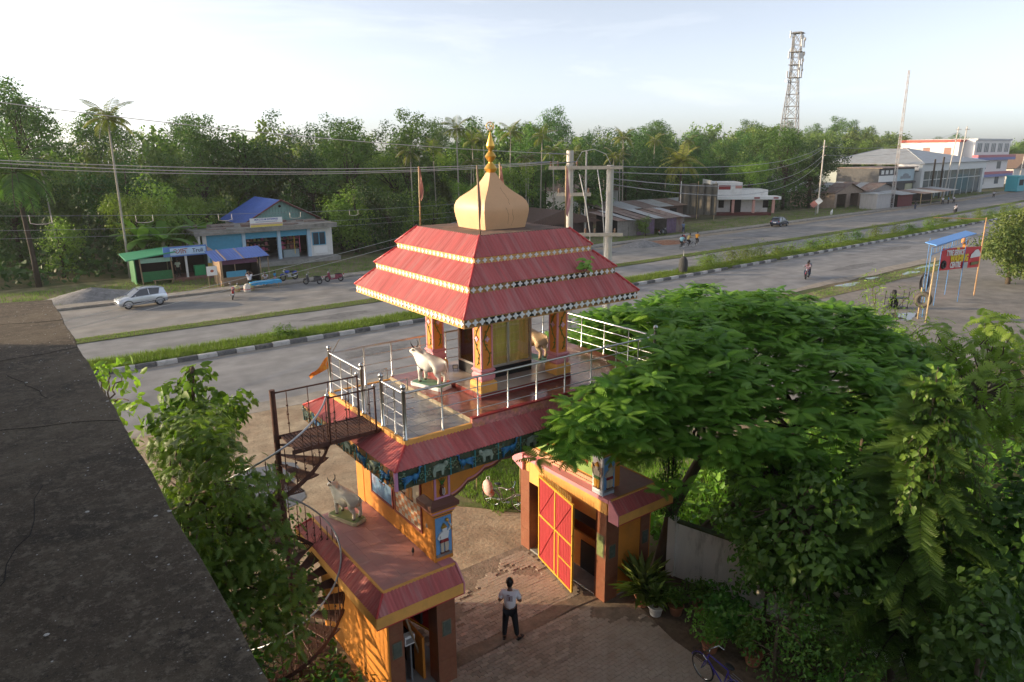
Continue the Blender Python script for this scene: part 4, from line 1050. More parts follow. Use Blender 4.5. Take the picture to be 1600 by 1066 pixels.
# three tiers of red sheets with flowered fascias
tiers = [(2.50, 2.565, 8.343, 8.517, 2.10, 2.175, 8.95), (2.10, 2.175, 8.944, 9.093, 1.70, 1.765, 9.487), (1.69, 1.757, 9.48, 9.613, 1.288, 1.377, 10.03)]
for ti, (hx, hy, zb, zt, hx2, hy2, ztop) in enumerate(tiers):
    t = .04
    for (nm, b) in (('S', (RX-hx, RX+hx, RY-hy, RY-hy+t)), ('W', (RX-hx, RX-hx+t, RY-hy+t+.002, RY+hy)), ('N', (RX-hx+t+.002, RX+hx, RY+hy-t, RY+hy)), ('E', (RX+hx-t, RX+hx, RY-hy+t+.002, RY+hy-t-.002))):
        mb = MB(); mb.box(b[0], b[1], b[2], b[3], zb, zt)
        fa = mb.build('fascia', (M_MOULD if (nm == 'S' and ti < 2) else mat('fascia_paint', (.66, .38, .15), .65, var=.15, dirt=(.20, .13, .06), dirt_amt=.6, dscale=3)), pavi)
        mb = MB(); d = .012
        for (za, zz_) in ((zb-.012, zb+.012), (zt-.02, zt-.002)):
            mb.box(b[0]-d, b[1]+d, b[2]-d, b[3]+d, za, zz_)
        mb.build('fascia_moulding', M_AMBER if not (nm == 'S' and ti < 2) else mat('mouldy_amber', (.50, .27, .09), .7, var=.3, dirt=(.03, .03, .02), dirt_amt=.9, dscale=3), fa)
        if nm in 'SW':
            L = 2*(hx if nm == 'S' else hy); n = int(L/.17); zc = (zb+zt)/2
            sc = (zt-zb)/.155*1.2
            for i in range(n):
                u = -L/2+L*(i+.5)/n
                if nm == 'S': place('flower', FLOWER_W, fa, (RX+u, RY-hy-.001, zc), None, sc)
                else: place('flower', FLOWER_W, fa, (RX-hx-.001, RY+u, zc), (0, 0, -PI/2), sc)
    ov = .035
    hip_tiers(pavi, RX-hx-ov, RX+hx+ov, RY-hy-ov, RY+hy+ov, zt+.008, RX-hx2-.01, RX+hx2+.01, RY-hy2-.01, RY+hy2+.01, ztop)
mb = MB(); mb.box(RX-1.285, RX+1.285, RY-1.374, RY+1.374, 9.95, 10.036); mb.build('top_slab', mat('stained_slab', (.13, .085, .06), .9, var=.35, vscale=3, dirt=(.30, .16, .11), dirt_amt=.6), pavi)
# square onion dome
prof = [(.585, 10.037), (.60, 10.12), (.635, 10.30), (.655, 10.45), (.65, 10.55), (.615, 10.66), (.54, 10.76), (.43, 10.85), (.32, 10.95), (.235, 11.05), (.17, 11.15), (.12, 11.25), (.085, 11.33)]
mb = MB(); nseg = 6; v = []; f = []
for (r, z) in prof:
    ring = []
    for sdx in range(4):
        for i in range(nseg):
            t = -1+2*i/nseg
            bul = 1+.045*(1-t*t)
            x, y = t*r, -r*bul
            a = sdx*PI/2; ring.append((x*math.cos(a)-y*math.sin(a), x*math.sin(a)+y*math.cos(a)))
    v += [(RX+p[0], RY+p[1], z) for p in ring]
n = 4*nseg
for i in range(len(prof)-1):
    for j in range(n): f.append((i*n+j, i*n+(j+1) % n, (i+1)*n+(j+1) % n, (i+1)*n+j))
f.append(tuple((len(prof)-1)*n+j for j in range(n)))
mb.add(v, f); dome = mb.build('dome', M_DOME, pavi, smooth=R(28))
rc = random.Random(12)      # hairline cracks in the render
for (x0, z0, dx) in ((.25, 10.1, .03), (.05, 10.15, -.05), (.12, 10.6, .06)):
    mb = MB(); pts = []; x = x0; z = z0
    for i in range(8):
        r = np.interp(z, [p[1] for p in prof], [p[0] for p in prof])
        pts.append((RX+x*r, RY-r*(1+.045*(1-x*x))-.0005, z)); x += rc.uniform(-.06, .06)+dx*.3; z += .055
    mb.tube(pts, .003, 4); mb.build('crack', mat('crack_brown', (.20, .11, .06), .9), dome)
mb = MB(); mb.lathe([(.08, 0), (.085, .02), (.13, .05), (.165, .11), (.10, .20), (.05, .25), (.05, .27), (.09, .31), (.14, .395), (.09, .47), (.045, .52), (.05, .55), (.10, .60), (.105, .65), (.06, .78), (.02, .93), (.008, .96)], 16, (RX, RY, 11.31))
fin = mb.build('finial', M_GOLD, pavi, smooth=R(50))
mb = MB(); M_EMB = Matrix.Translation((RX, RY, 12.40)) @ Matrix.Rotation(-.35, 4, 'Z')
mb.torus((0, 0, 0), .085, .010, 'Y', 20, 6, M=M_EMB)
mb.tube([(-.03, 0, .04), (.0, 0, .05), (.02, 0, .03), (-.005, 0, .008), (.03, 0, -.01), (.01, 0, -.045), (-.035, 0, -.035)], .008, 5, M=M_EMB)
mb.tube([(.02, 0, 0), (.045, 0, .01), (.05, 0, -.03)], .007, 5, M=M_EMB); mb.tube([(0, 0, .06), (.02, 0, .068)], .007, 5, M=M_EMB); mb.tube([(0, 0, -.14), (0, 0, -.085)], .008, 5, M=M_EMB)
for k in range(12): mb.ball((.10*math.cos(k*PI/6), 0, .10*math.sin(k*PI/6)), .012, 5, M=M_EMB)
mb.build('emblem', M_GOLD, fin, smooth=True)
# glass shrine case with curtain
case = thing('glass_shrine_case', 'glass-walled shrine with golden curtains between the pavilion columns', 'shrine', (3.85, 2.25, 6.336), world=True)
cx0, cx1, cy0, cy1 = 3.12, 4.60, 1.66, 2.86
mb = MB(); mb.box(cx0, cx1, cy0, cy1, 6.337, 6.60); mb.build('base', M_BLACK, case)
mb = MB()
for (a, b) in ((cx0, cy0), (cx1-.05, cy0), (cx0, cy1-.05), (cx1-.05, cy1-.05)): mb.box(a, a+.05, b, b+.05, 6.601, 8.36)
mb.box((cx0+cx1)/2-.03, (cx0+cx1)/2+.03, cy0+.002, cy0+.04, 6.62, 8.34)
mb.box(cx0+.05, cx1-.05, cy0, cy0+.05, 6.601, 6.65); mb.box(cx0, cx0+.05, cy0+.05, cy1-.05, 6.601, 6.65)
mb.build('frame', mat('aluminium_frame', (.55, .52, .48), .35, metal=.8), case)
M_GLASS = glass_mat('clear_glass')
mb = MB(); mb.box(cx0+.05, (cx0+cx1)/2-.031, cy0+.018, cy0+.024, 6.651, 8.35); mb.build('pane', M_GLASS, case)
mb = MB(); mb.box((cx0+cx1)/2+.031, cx1-.05, cy0+.018, cy0+.024, 6.651, 8.35); mb.build('pane', M_GLASS, case)
mb = MB(); mb.box(cx0+.018, cx0+.024, cy0+.051, cy1-.051, 6.651, 8.35); mb.build('pane', M_GLASS, case)
mb = MB(); mb.box(cx1-.024, cx1-.018, cy0+.051, cy1-.051, 6.601, 8.35); mb.build('pane', M_GLASS, case)
mb = MB(); v = []; f = []; n = 60
for i in range(n+1):
    x = cx0+.06+(cx1-cx0-.12)*i/n; y = cy0+.07+.018*math.sin(i*1.1)+.01*math.sin(i*.37)
    v += [(x, y, 6.61), (x, y, 8.35)]
for i in range(n): f.append((2*i, 2*i+2, 2*i+3, 2*i+1))
mb.add(v, f); mb.build('curtain', mat('gold_curtain', (.80, .58, .20), .6, var=.1), case, smooth=True)
mb = MB(); mb.lathe([(.16, 0), (.2, .05), (.15, .3), (.2, .55), (.12, .75), (.09, .8), (.12, .9), (.1, 1.02), (.03, 1.1)], 12, (3.9, 2.35, 6.62)); mb.build('idol', mat('idol_marble', (.6, .55, .5), .4), case, smooth=True)
# little black floodlight beside the left column
fl = thing('floodlight', 'small black floodlight on the pavilion floor by the left column', 'floodlight', (2.95, 2.75, 6.337))
MB().box(-.07, .07, -.02, .02, .06, .17).build('housing', M_BLACK, fl, bevel=.006)
MB().box(-.055, .055, -.026, -.0205, .075, .155).build('lens', mat('lamp_lens', (.5, .48, .42), .15), fl)
MB().tube([(-.06, 0, .11), (-.06, 0, .0), (.06, 0, .0), (.06, 0, .11)], .008, 6).build('bracket', M_BLACK, fl)
fl.rotation_euler = (0, 0, R(-30))

# ================================================================== PLATFORM RAILING
rail = thing('platform_railing', 'stainless steel railing with ball finials round the gateway platform', 'railing', (3.7, 1.9, 6.091), world=True)
RZ = ZP+1.02
post_prof = [(.055, 0), (.058, .03), (.042, .05), (.042, 1.06), (.05, 1.075), (.03, 1.09), (.045, 1.10), (.062, 1.14), (.055, 1.18), (.03, 1.205), (.004, 1.212)]
POST = MB().lathe(post_prof, 14).mesh('post', M_STEEL, smooth=R(50))
def thinpost(h): return MB().lathe([(.032, 0), (.034, .02), (.017, .04), (.017, h)], 10).mesh('baluster', M_STEEL, smooth=R(50))
TP = thinpost(1.0); TPS = thinpost(.90)
WO = Vector(WORLDROOT[rail.name])
for p in ((0, 3.78), (0, 1.95), (0, .99), (0, 0), (7.42, 0), (7.42, 3.78)): place('post', POST, rail, Vector((p[0], p[1], ZP if p[0] < 1 else ZP+.108))-WO)
for y in (2.52, 3.15): place('baluster', TP, rail, Vector((0, y, ZP))-WO)
place('baluster', TP, rail, Vector((0, .42, ZP))-WO)
place('baluster', TP, rail, Vector((.89, 0, ZP))-WO)
for x in (1.80, 2.62, 3.44, 4.3, 5.15, 6.0, 6.8): place('baluster', TPS, rail, Vector((x, 0, ZP+.108))-WO)
place('baluster', TP, rail, Vector((.9, 3.78, ZP))-WO)
for x in (1.66, 2.5, 3.3, 4.1, 5.0, 5.9, 6.7): place('baluster', TPS, rail, Vector((x, 3.78, ZP+.108))-WO)
for y in (.95, 1.9, 2.85): place('baluster', TPS, rail, Vector((7.42, y, ZP+.108))-WO)
segs = [((0, 3.74), (0, 1.99)), ((0, .95), (0, .04)), ((.04, 0), (7.38, 0)), ((.04, 3.78), (7.38, 3.78)), ((7.42, .04), (7.42, 3.74))]
for (a, b) in segs:
    mb = MB(); mb.tube([(a[0], a[1], RZ), (b[0], b[1], RZ)], .025, 10); mb.build('top_rail', M_STEEL, rail, smooth=R(60))
    for dz in (.28, .53, .78):
        if a[0] > .01 or b[0] > .01: sg = .02
        mb = MB(); mb.tube([(a[0], a[1], ZP+dz), (b[0], b[1], ZP+dz)], .010, 8); mb.build('rail', M_STEEL, rail, smooth=R(60))
for (y, s) in ((1.95, 1), (.99, 1)):   # short return bars beside the opening
    mb = MB(); mb.tube([(.10, y, ZP+.03), (.10, y, ZP+.95), (.62, y, ZP+.95), (.62, y, ZP+.70)], .016, 8); mb.build('return_bar', M_STEEL, rail, smooth=R(60))
    for dz in (.25, .5): 
        mb = MB(); mb.tube([(.11, y, ZP+dz), (.75, y, ZP+dz)], .010, 6); mb.build('rail', M_STEEL, rail, smooth=True)

# ================================================================== SPIRAL STAIRCASE
stair = thing('spiral_staircase', 'rusty brown iron spiral staircase with a bridge to the gateway platform', 'staircase', (-2.0, 2.0, 0), world=True)
SC = Vector((-2.0, 2.0, 0)); SR = 1.13
mb = MB(); mb.tube([(SC.x, SC.y, -.01), (SC.x, SC.y, 7.06)], .06, 14); mb.build('centre_column', M_RUST, stair, smooth=R(60))
NT = 27; RISE = 6.05/(NT+1); DA = R(19.2); A0 = R(-38)
def tread_mesh():
    mb = MB(); w = DA*1.12
    a, b = -w/2, w/2
    def pt(r, q): return (r*math.cos(q), r*math.sin(q), 0)
    mb.tube([pt(.05, a), pt(SR, a)], .016, 6); mb.tube([pt(.05, b), pt(SR, b)], .016, 6)
    mb.tube([pt(SR, a+(b-a)*i/5) for i in range(6)], .016, 6)
    for k in range(1, 9):      # slats of the grate
        q = a+(b-a)*k/9; q2 = q
        c, s_ = math.cos(q), math.sin(q)
        mb.box(.12, SR-.02, -.008, .008, -.012, .012, M=Matrix.Rotation(q, 4, 'Z'))
    for r in (.5, .85): mb.tube([pt(r, a+(b-a)*i/4) for i in range(5)], .008, 5)
    return mb.mesh('tread', M_RUST)
TREAD = tread_mesh()
def bal_mesh(h):
    mb = MB(); mb.tube([(0, 0, 0), (0, 0, h)], .010, 6)
    for z in (.25, .45, .65): mb.lathe([(.006, -.02), (.024, -.012), (.028, 0), (.024, .012), (.006, .02)], 8, (0, .012, z))
    mb.tube([(.0, .0, .3), (.0, .07, .36), (0, .09, .46), (0, .05, .52), (0, .02, .47)], .005, 5)
    return mb.mesh('baluster', M_RUST, smooth=R(60))
BAL = bal_mesh(1.0)
SW = Vector(WORLDROOT[stair.name])
for i in range(NT):
    a = A0-i*DA; z = 6.05-RISE*(i+1)
    place('tread', TREAD, stair, Vector((SC.x, SC.y, z))-SW, (0, 0, a))
    for da in (-.25, .25):
        q = a+DA*da
        place('baluster', BAL, stair, Vector((SC.x+SR*math.cos(q), SC.y+SR*math.sin(q), z-RISE*0))-SW, (0, 0, q))
pts = []
for i in range(0, NT*4+1):
    q = A0+DA*.5-i/4*DA; z = 6.05+.98-RISE*(i/4)
    pts.append((SC.x+SR*math.cos(q), SC.y+SR*math.sin(q), z))
mb = MB(); mb.tube(pts, .021, 8); mb.build('handrail', mat('dull_steel_pipe', (.42, .43, .45), .35, metal=.7), stair, smooth=R(60))
pts2 = [(p[0], p[1], p[2]-.98) for p in pts]
mb = MB()
for i in range(len(pts2)-1):
    a, b = Vector(pts2[i]), Vector(pts2[i+1])
    mb.add([a-Vector((0, 0, .09)), b-Vector((0, 0, .09)), b+Vector((0, 0, .03)), a+Vector((0, 0, .03))], [(0, 1, 2, 3)])
mb.build('stringer', M_RUST, stair)
# bridge
mb = MB()
for k in range(26): mb.box(-1.94+k*.074, -1.94+k*.074+.05, 1.0, 1.93, 6.02, 6.05)
mb.box(-2.02, -.02, .98, 1.0, 5.97, 6.06); mb.box(-2.02, -.02, 1.93, 1.95, 5.97, 6.06)
mb.build('bridge_deck', M_RUST, stair)
def stair_rail(x0, x1, y, balls):
    mb = MB(); mb.tube([(x0, y, 7.0), (x1, y, 7.0)], .018, 8); mb.build('bridge_rail', M_RUST, stair, smooth=True)
    n = 4
    for i in range(n):
        x = x0+(x1-x0)*(i+.5)/n
        place('baluster', BAL, stair, Vector((x, y, 6.02))-SW, (0, 0, PI/2*(i % 2)))
    for x in balls:
        mb = MB(); mb.tube([(x, y, 6.0), (x, y, 7.02)], .022, 8); p = mb.build('bridge_post', M_RUST, stair, smooth=True)
        mb = MB(); mb.ball((x, y, 7.06), .045, 10); mb.build('ball_cap', M_STEEL, p, smooth=True)
stair_rail(-1.95, -.12, 1.96, (-.12,))
stair_rail(-1.22, -.18, .97, (-1.22, -.18))

# ================================================================== skinned figures
def skin_mesh(name, verts, edges, radii, mats_, root=0, sub=2):
    me = bpy.data.meshes.new(name); me.from_pydata(verts, edges, [])
    bm = bmesh.new(); bm.from_mesh(me); lay = bm.verts.layers.skin.verify(); bm.verts.ensure_lookup_table()
    for i, v in enumerate(bm.verts):
        r = radii[i]; v[lay].radius = r if isinstance(r, tuple) else (r, r); v[lay].use_root = (i == root)
    bm.to_mesh(me); bm.free()
    o = bpy.data.objects.new('tmp', me); COL.objects.link(o)
    o.modifiers.new('s', 'SKIN').use_smooth_shade = True
    sb = o.modifiers.new('d', 'SUBSURF'); sb.levels = sub; sb.render_levels = sub
    dg = bpy.context.evaluated_depsgraph_get(); dg.update()
    r = bpy.data.meshes.new_from_object(o.evaluated_get(dg)); r.name = name
    bpy.data.objects.remove(o, do_unlink=True); bpy.data.meshes.remove(me)
    r.materials.clear(); r.materials.append(mats_)
    r.polygons.foreach_set('use_smooth', [True]*len(r.polygons))
    return r

def cow_meshes(body_mat):
    V = [(-.52, 0, .76), (-.1, 0, .73), (.34, 0, .80), (.56, 0, .98), (.76, 0, 1.12), (.98, 0, .99), (.34, 0, 1.04)]
    E = [(0, 1), (1, 2), (2, 3), (3, 4), (4, 5), (2, 6)]
    Rr = [(.25, .27), (.28, .31), (.25, .30), (.16, .20), (.125, .13), (.085, .08), .10]
    def chain(start, pts):
        p = start
        for (q, r) in pts:
            V.append(q); Rr.append(r); E.append((p, len(V)-1)); p = len(V)-1
    for s in (-1, 1):
        chain(2, [((.36, s*.16, .56), .135), ((.39, s*.16, .30), .082), ((.37, s*.16, .08), .07), ((.41, s*.16, .01), .075)])
        chain(0, [((-.50, s*.17, .58), .19), ((-.44, s*.17, .42), .13), ((-.60, s*.17, .28), .078), ((-.57, s*.17, .07), .068), ((-.53, s*.17, .01), .075)])
        chain(4, [((.72, s*.13, 1.16), .04), ((.69, s*.25, 1.13), .03)])
    chain(0, [((-.76, 0, .88), .035), ((-.84, 0, .60), .024), ((-.84, 0, .34), .024), ((-.83, 0, .18), .04)])
    body = skin_mesh('body', V, E, Rr, body_mat)
    mb = MB()
    for s in (-1, 1): mb.tube([(.72, s*.07, 1.20), (.71, s*.15, 1.28), (.75, s*.19, 1.38), (.80, s*.16, 1.46)], [.03, .026, .018, .004], 8)
    horn = mb.mesh('horns', M_BLACK, smooth=True)
    mb = MB(); 
    for s in (-1, 1): mb.ball((.86, s*.085, 1.12), .022, 6)
    mb.ball((1.03, .035, .99), .014, 5); mb.ball((1.03, -.035, .99), .014, 5)
    eyes = mb.mesh('eyes', M_BLACK, smooth=True)
    mb = MB()
    for s in (-1, 1):
        mb.lathe([(.07, 0), (.06, .06), (.05, .075)], 8, (.41, s*.15, -.045)); mb.lathe([(.07, 0), (.06, .06), (.05, .075)], 8, (-.53, s*.16, -.045))
    hoof = mb.mesh('hooves', mat('hoof_grey', (.18, .15, .12), .6), smooth=True)
    return body, horn, eyes, hoof
COWW = cow_meshes(mat('painted_white_plaster', (.70, .67, .60), .55, var=.08, vscale=4, dirt=(.45, .40, .30), dirt_amt=.4, dscale=3))
COWT = cow_meshes(mat('painted_tan_plaster', (.60, .44, .27), .55, var=.1, vscale=4, dirt=(.40, .28, .16), dirt_amt=.4, dscale=3))
COWC = cow_meshes(mat('painted_cream_plaster', (.66, .62, .52), .6, var=.1, vscale=4, dirt=(.30, .27, .18), dirt_amt=.5, dscale=3))
def cow(label, meshes, loc, rz, sc, base_m, base_top):
    t = thing('cow_statue', label, 'statue', loc, rz, group=None)
    for me in meshes: place(me.name.split('.')[0], me, t, (0, 0, (.10+.035)*1), None, sc)
    mb = MB(); a, b = .78*sc, .34*sc
    pl = [(-a, -b*.8), (-a*.85, -b), (a*.85, -b), (a, -b*.8), (a, b*.8), (a*.85, b), (-a*.85, b), (-a, b*.8)]
    mb.prism(pl, 0, .09); mb.build('base', base_m, t, bevel=.01)
    mb = MB(); mb.prism([(p[0]*.93, p[1]*.88) for p in pl], .091, .10); mb.build('base_top', base_top, t)
    return t
M_GTOP = mat('green_base_paint', (.14, .28, .18), .6, var=.2)
cow('white bull statue with upright horns on green base, left of the pavilion columns', COWW, (2.02, 2.42, ZP+.109), R(108), .66, M_WHITEP, M_GTOP)
cow('tan bull statue with black horns behind the right pavilion column', COWT, (5.46, 2.72, ZP+.109), R(100), .70, M_WHITEP, M_GTOP)
cow('cream cow statue on the pink tiled roof of the left guard room', COWC, (-.20, 2.92, 3.086), R(110), .62, mat('cream_base', (.50, .45, .28), .6, var=.15), mat('moss_green_base', (.18, .24, .08), .7, var=.25))

# ================================================================== flags
def flag(label, x, y, z, h, lean, m, cat='flag', drop=.75, w=.16, seed=0, polem=None, out=(1, 0)):
    t = thing('prayer_flag', label, cat, (x, y, z), 0, None)
    mb = MB(); mb.tube([(0, 0, 0), (lean[0], lean[1], h)], .018, 8); mb.build('flag_pole', polem or M_BAMBOO, t, smooth=True)
    rnd = random.Random(seed); mb = MB(); n = 14; v = []; f = []
    top = Vector((lean[0], lean[1], h))
    for i in range(n+1):
        s = i/n; c = top-Vector((lean[0], lean[1], h))*(s*drop)
        ww = w*(.35+.65*s)*(1-max(0, s-.75)*2.6)
        for k in range(4):
            q = k/3; fold = .035*math.sin(s*9+q*5+seed)
            v.append((c.x+out[0]*(ww*q)+out[1]*fold, c.y+out[1]*(ww*q)-out[0]*fold, c.z-.10*q-.02*math.sin(s*7)))
    for i in range(n):
        for k in range(3): f.append((i*4+k, i*4+k+1, (i+1)*4+k+1, (i+1)*4+k))
    mb.add(v, f); mb.build('cloth', m, t, smooth=True)
    return t
M_FLAG = mat('faded_flag_cloth', (.50, .24, .18), .9, var=.3, vscale=6)
M_FLAGO = mat('orange_flag_cloth', (.75, .24, .04), .9, var=.3, vscale=5, dirt=(.75, .45, .06), dirt_amt=.7, dscale=6)
flag('limp faded flag on bamboo pole at the left roof corner', RX-1.24, RY+1.33, 10.03, 1.45, (.02, 0), M_FLAG, seed=1, out=(.8, -.6), drop=.5, w=.13)
flag('limp faded flag on dark pole at the near roof corner before the dome', RX-1.24, RY-1.33, 10.03, 1.50, (-.05, .0), M_FLAG, seed=2, out=(.3, -.2), drop=.7, w=.2, polem=M_WOOD)
flag('faded flag on pole behind the golden finial', RX+1.22, RY+1.33, 10.03, 1.50, (.0, 0), M_FLAG, seed=3, out=(.8, -.6), drop=.5, w=.15)
flag('pale pink flag on wooden pole at the right roof corner', RX+1.24, RY-1.33, 10.03, 1.45, (.0, 0), mat('pink_flag_cloth', (.58, .30, .28), .9, var=.25, vscale=6), seed=4, out=(.8, -.6), drop=.75, w=.14)
# orange flag tied to the railing corner, blown to the left
t = thing('prayer_flag', 'orange and yellow pennant tied to the left railing corner', 'flag', (0, 3.78, ZP+.2), 0)
MB().tube([(0, 0, .0), (-.08, .05, .55), (.25, -.1, 1.15)], .008, 6).build('flag_pole', M_WOOD, t, smooth=True)
mb = MB(); v = []; f = []
for i in range(15):
    s = i/14; c = Vector((-.02-.42*s, .06+.26*s, .72-.52*s)); w = .30*(1-s*.85)
    for k in range(4):
        q = k/3; v.append((c.x+.03*math.sin(7*s+2*q), c.y+.05*math.sin(8*s+3*q), c.z-w*q+.02*math.sin(9*s)))
for i in range(14):
    for k in range(3): f.append((i*4+k, i*4+k+1, (i+1)*4+k+1, (i+1)*4+k))
mb.add(v, f); mb.build('cloth', M_FLAGO, t, smooth=True)
# sapling that took root in the roof
rng = np.random.default_rng(77)
t = thing('roof_sapling', 'small green sapling growing out of the red pavilion roof', 'plant', (4.75, -.12, 9.05))
mb = MB()
lp = []
for k in range(4):
    a = k*1.6; p = [(0, 0, 0), (.06*math.cos(a), .06*math.sin(a)-.05, .16), (.14*math.cos(a), .14*math.sin(a)-.08, .30+.04*k)]
    mb.tube(p, [.008, .006, .003], 5)
    for s in (.5, .75, 1.0): lp += [(p[2][0]*s, p[2][1]*s, p[2][2]*s)]*2
mb.build('stem', M_BARK, t)
P = np.array(lp); n = len(P); D = unit(rng, n); D[:, 2] = -.2; Nn = unit(rng, n)*.4+np.array([0, -.5, 1])
place('leaf_spray', leaf_object_mesh('leaf_spray', P, D, Nn, .13*(.7+.6*rng.random(n)), 'heart', leaf_mat('sapling_leaf', (.10, .2, .04), (.25, .32, .08), .3)), t)
# ================================================================== people
FIG = {}
def figure_meshes(pose, shirt, trouser, skin=None, hair=None, sleeve=.55, bare=False):
    """body, shirt, trousers, hair, sandals facing +Y, feet at z=0, 1.68 m tall"""
    skin = skin or M_SKIN; hair = hair or M_HAIR
    key = (pose, shirt.name, trouser.name, sleeve)
    if key in FIG: return FIG[key]
    hipz = .86
    J = {}
    if pose == 'ride':   hipz = .80
    if pose == 'cycle':  hipz = .98
    if pose == 'sit':    hipz = .42
    J['pel'] = (0, 0, hipz); J['wai'] = (0, .0, hipz+.16); J['che'] = (0, -.01, hipz+.38); J['neck'] = (0, 0, hipz+.56); J['chin'] = (0, .015, hipz+.63); J['head'] = (0, .02, hipz+.72); J['top'] = (0, .01, hipz+.78)
    lean = {'ride': .10, 'cycle': .16, 'sit': .14}.get(pose, 0)
    if lean:
        for k in J: J[k] = (J[k][0], J[k][1]+lean*(J[k][2]-hipz)/.4, J[k][2]-.03*lean)
    def up(s):
        cz = J['che'][2]; cy = J['che'][1]
        sh = (s*.175, cy+.0, cz+.10)
        if pose == 'folded': return sh, (s*.27, cy+.0, cz-.17), (s*.10, cy+.19, cz-.12), (-s*.06, cy+.22, cz-.08)
        if pose in ('ride', 'cycle'): return sh, (s*.27, cy+.14, cz-.10), (s*.27, cy+.36, cz-.12), (s*.26, cy+.43, cz-.13)
        if pose == 'armsup': return sh, (s*.33, cy+.05, cz+.18), (s*.16, cy+.06, cz+.36), (s*.08, cy+.05, cz+.37)
        if pose == 'sit': return sh, (s*.24, cy+.10, cz-.14), (s*.14, cy+.30, cz-.16), (s*.10, cy+.37, cz-.16)
        return sh, (s*.235, cy-.03, cz-.18), (s*.24, cy+.06, cz-.42), (s*.235, cy+.09, cz-.52)
    def lo(s):
        if pose == 'ride': return (s*.11, .03, hipz-.02), (s*.20, .40, hipz-.08), (s*.20, .28, .30), (s*.20, .40, .26)
        if pose == 'cycle':
            d = .16 if s > 0 else -.12
            return (s*.09, .02, hipz-.03), (s*.10, .32, hipz-.24+d*.5), (s*.10, .16, .36+d), (s*.10, .28, .32+d)
        if pose == 'sit': return (s*.10, .03, hipz-.01), (s*.15, .40, hipz+.06), (s*.13, .34, .06), (s*.13, .46, .03)
        if pose == 'stride': return (s*.09, 0, hipz-.05), (s*.10, .03+s*.10, .47), (s*.10, -.02+s*.24, .08), (s*.10, .10+s*.24, .03)
        dx = .03 if s < 0 else .06
        return (s*.09, 0, hipz-.05), (s*(.11+dx*.3), .02, .47), (s*(.12+dx), -.02, .08), (s*(.12+dx)+(.10 if s > 0 and pose == 'folded' else 0), .11-(.05 if s > 0 and pose == 'folded' else 0), .03)
    V = [J['pel'], J['wai'], J['che'], J['neck'], J['chin'], J['head'], J['top']]; E = [(i, i+1) for i in range(6)]
    Rr = [(.13, .10), (.12, .085), (.14, .09), .05, .062, (.078, .098), .055]
    def chain(a, pts):
        p = a
        for (q, r) in pts: V.append(q); Rr.append(r); E.append((p, len(V)-1)); p = len(V)-1
        return p
    for s in (-1, 1):
        sh, el, wr, hd = up(s)
        e = chain(2, [(sh, .055), (el, .038), (wr, .026), (hd, .034)])
        h = Vector(hd); d = (h-Vector(wr)).normalized(); side = Vector((0, 0, 1)).cross(d)
        if side.length < .1: side = Vector((1, 0, 0))
        side.normalize()
        base = len(V)-1
        for k, off in enumerate((-.6, -.2, .2, .6)):
            L = (.065, .075, .072, .055)[k]
            f1 = h+d*.035+side*.028*off; f2 = h+d*(.035+L)+side*.034*off-Vector((0, 0, .012))
            V.append(tuple(f1)); Rr.append(.010); E.append((base, len(V)-1)); V.append(tuple(f2)); Rr.append(.008); E.append((len(V)-2, len(V)-1))
        f1 = h+side*.035*s*-1+d*.01; f2 = h+side*.05*s*-1+d*.045
        V.append(tuple(f1)); Rr.append(.011); E.append((base, len(V)-1)); V.append(tuple(f2)); Rr.append(.008); E.append((len(V)-2, len(V)-1))
        hp, kn, an, to = lo(s)
        chain(0, [(hp, .085), (kn, .055), (an, .036), (to, .038)])
    body = skin_mesh('body', V, E, Rr, skin, sub=1)
    # shirt
    V = [J['pel'], J['wai'], J['che'], (J['che'][0], J['che'][1], J['che'][2]+.13)]; E = [(0, 1), (1, 2), (2, 3)]; Rr = [(.165, .125), (.155, .115), (.18, .12), (.085, .075)]
    V[0] = (V[0][0], V[0][1], V[0][2]-.02)
    for s in (-1, 1):
        sh, el, wr, hd = up(s)
        m = Vector(sh).lerp(Vector(el), sleeve/.55*.75)
        b = len(V); V += [sh, tuple(m)]; Rr += [.085, .075]; E += [(2, b), (b, b+1)]
    sm = skin_mesh('shirt', V, E, Rr, shirt, root=2, sub=1)
    V = [J['pel']]; E = []; Rr = [(.15, .115)]
    for s in (-1, 1):
        hp, kn, an, to = lo(s); b = len(V)
        a2 = Vector(kn).lerp(Vector(an), .98)
        V += [hp, kn, tuple(a2)]; Rr += [.105, .082, .062]; E += [(0, b), (b, b+1), (b+1, b+2)]
    tm_ = skin_mesh('trousers', V, E, Rr, trouser, sub=1)
    hx, hy, hz = J['head']
    mb = MB(); n = 12
    mb.ball((hx, hy-.012, hz+.035), .108, 12, sc=(.86, 1.02, .98)); mb.ball((hx, hy-.06, hz-.02), .075, 10, sc=(1, .8, 1))
    hm = mb.mesh('hair', hair, smooth=True)
    mb = MB()
    mb.ball((hx, hy+.105, hz-.01), .018, 6, sc=(.8, 1.2, 1.3))
    for s in (-1, 1): mb.ball((hx+s*.085, hy, hz-.005), .026, 6, sc=(.5, 1, 1.3))
    fm = mb.mesh('nose_and_ears', skin, smooth=True)
    mb = MB()
    for s in (-1, 1): mb.ball((hx+s*.033, hy+.092, hz+.012), .011, 6)
    mb.box(hx-.025, hx+.025, hy+.088, hy+.098, hz-.055, hz-.048)
    em = mb.mesh('eyes_and_mouth', M_BLACK, smooth=True)
    mb = MB()
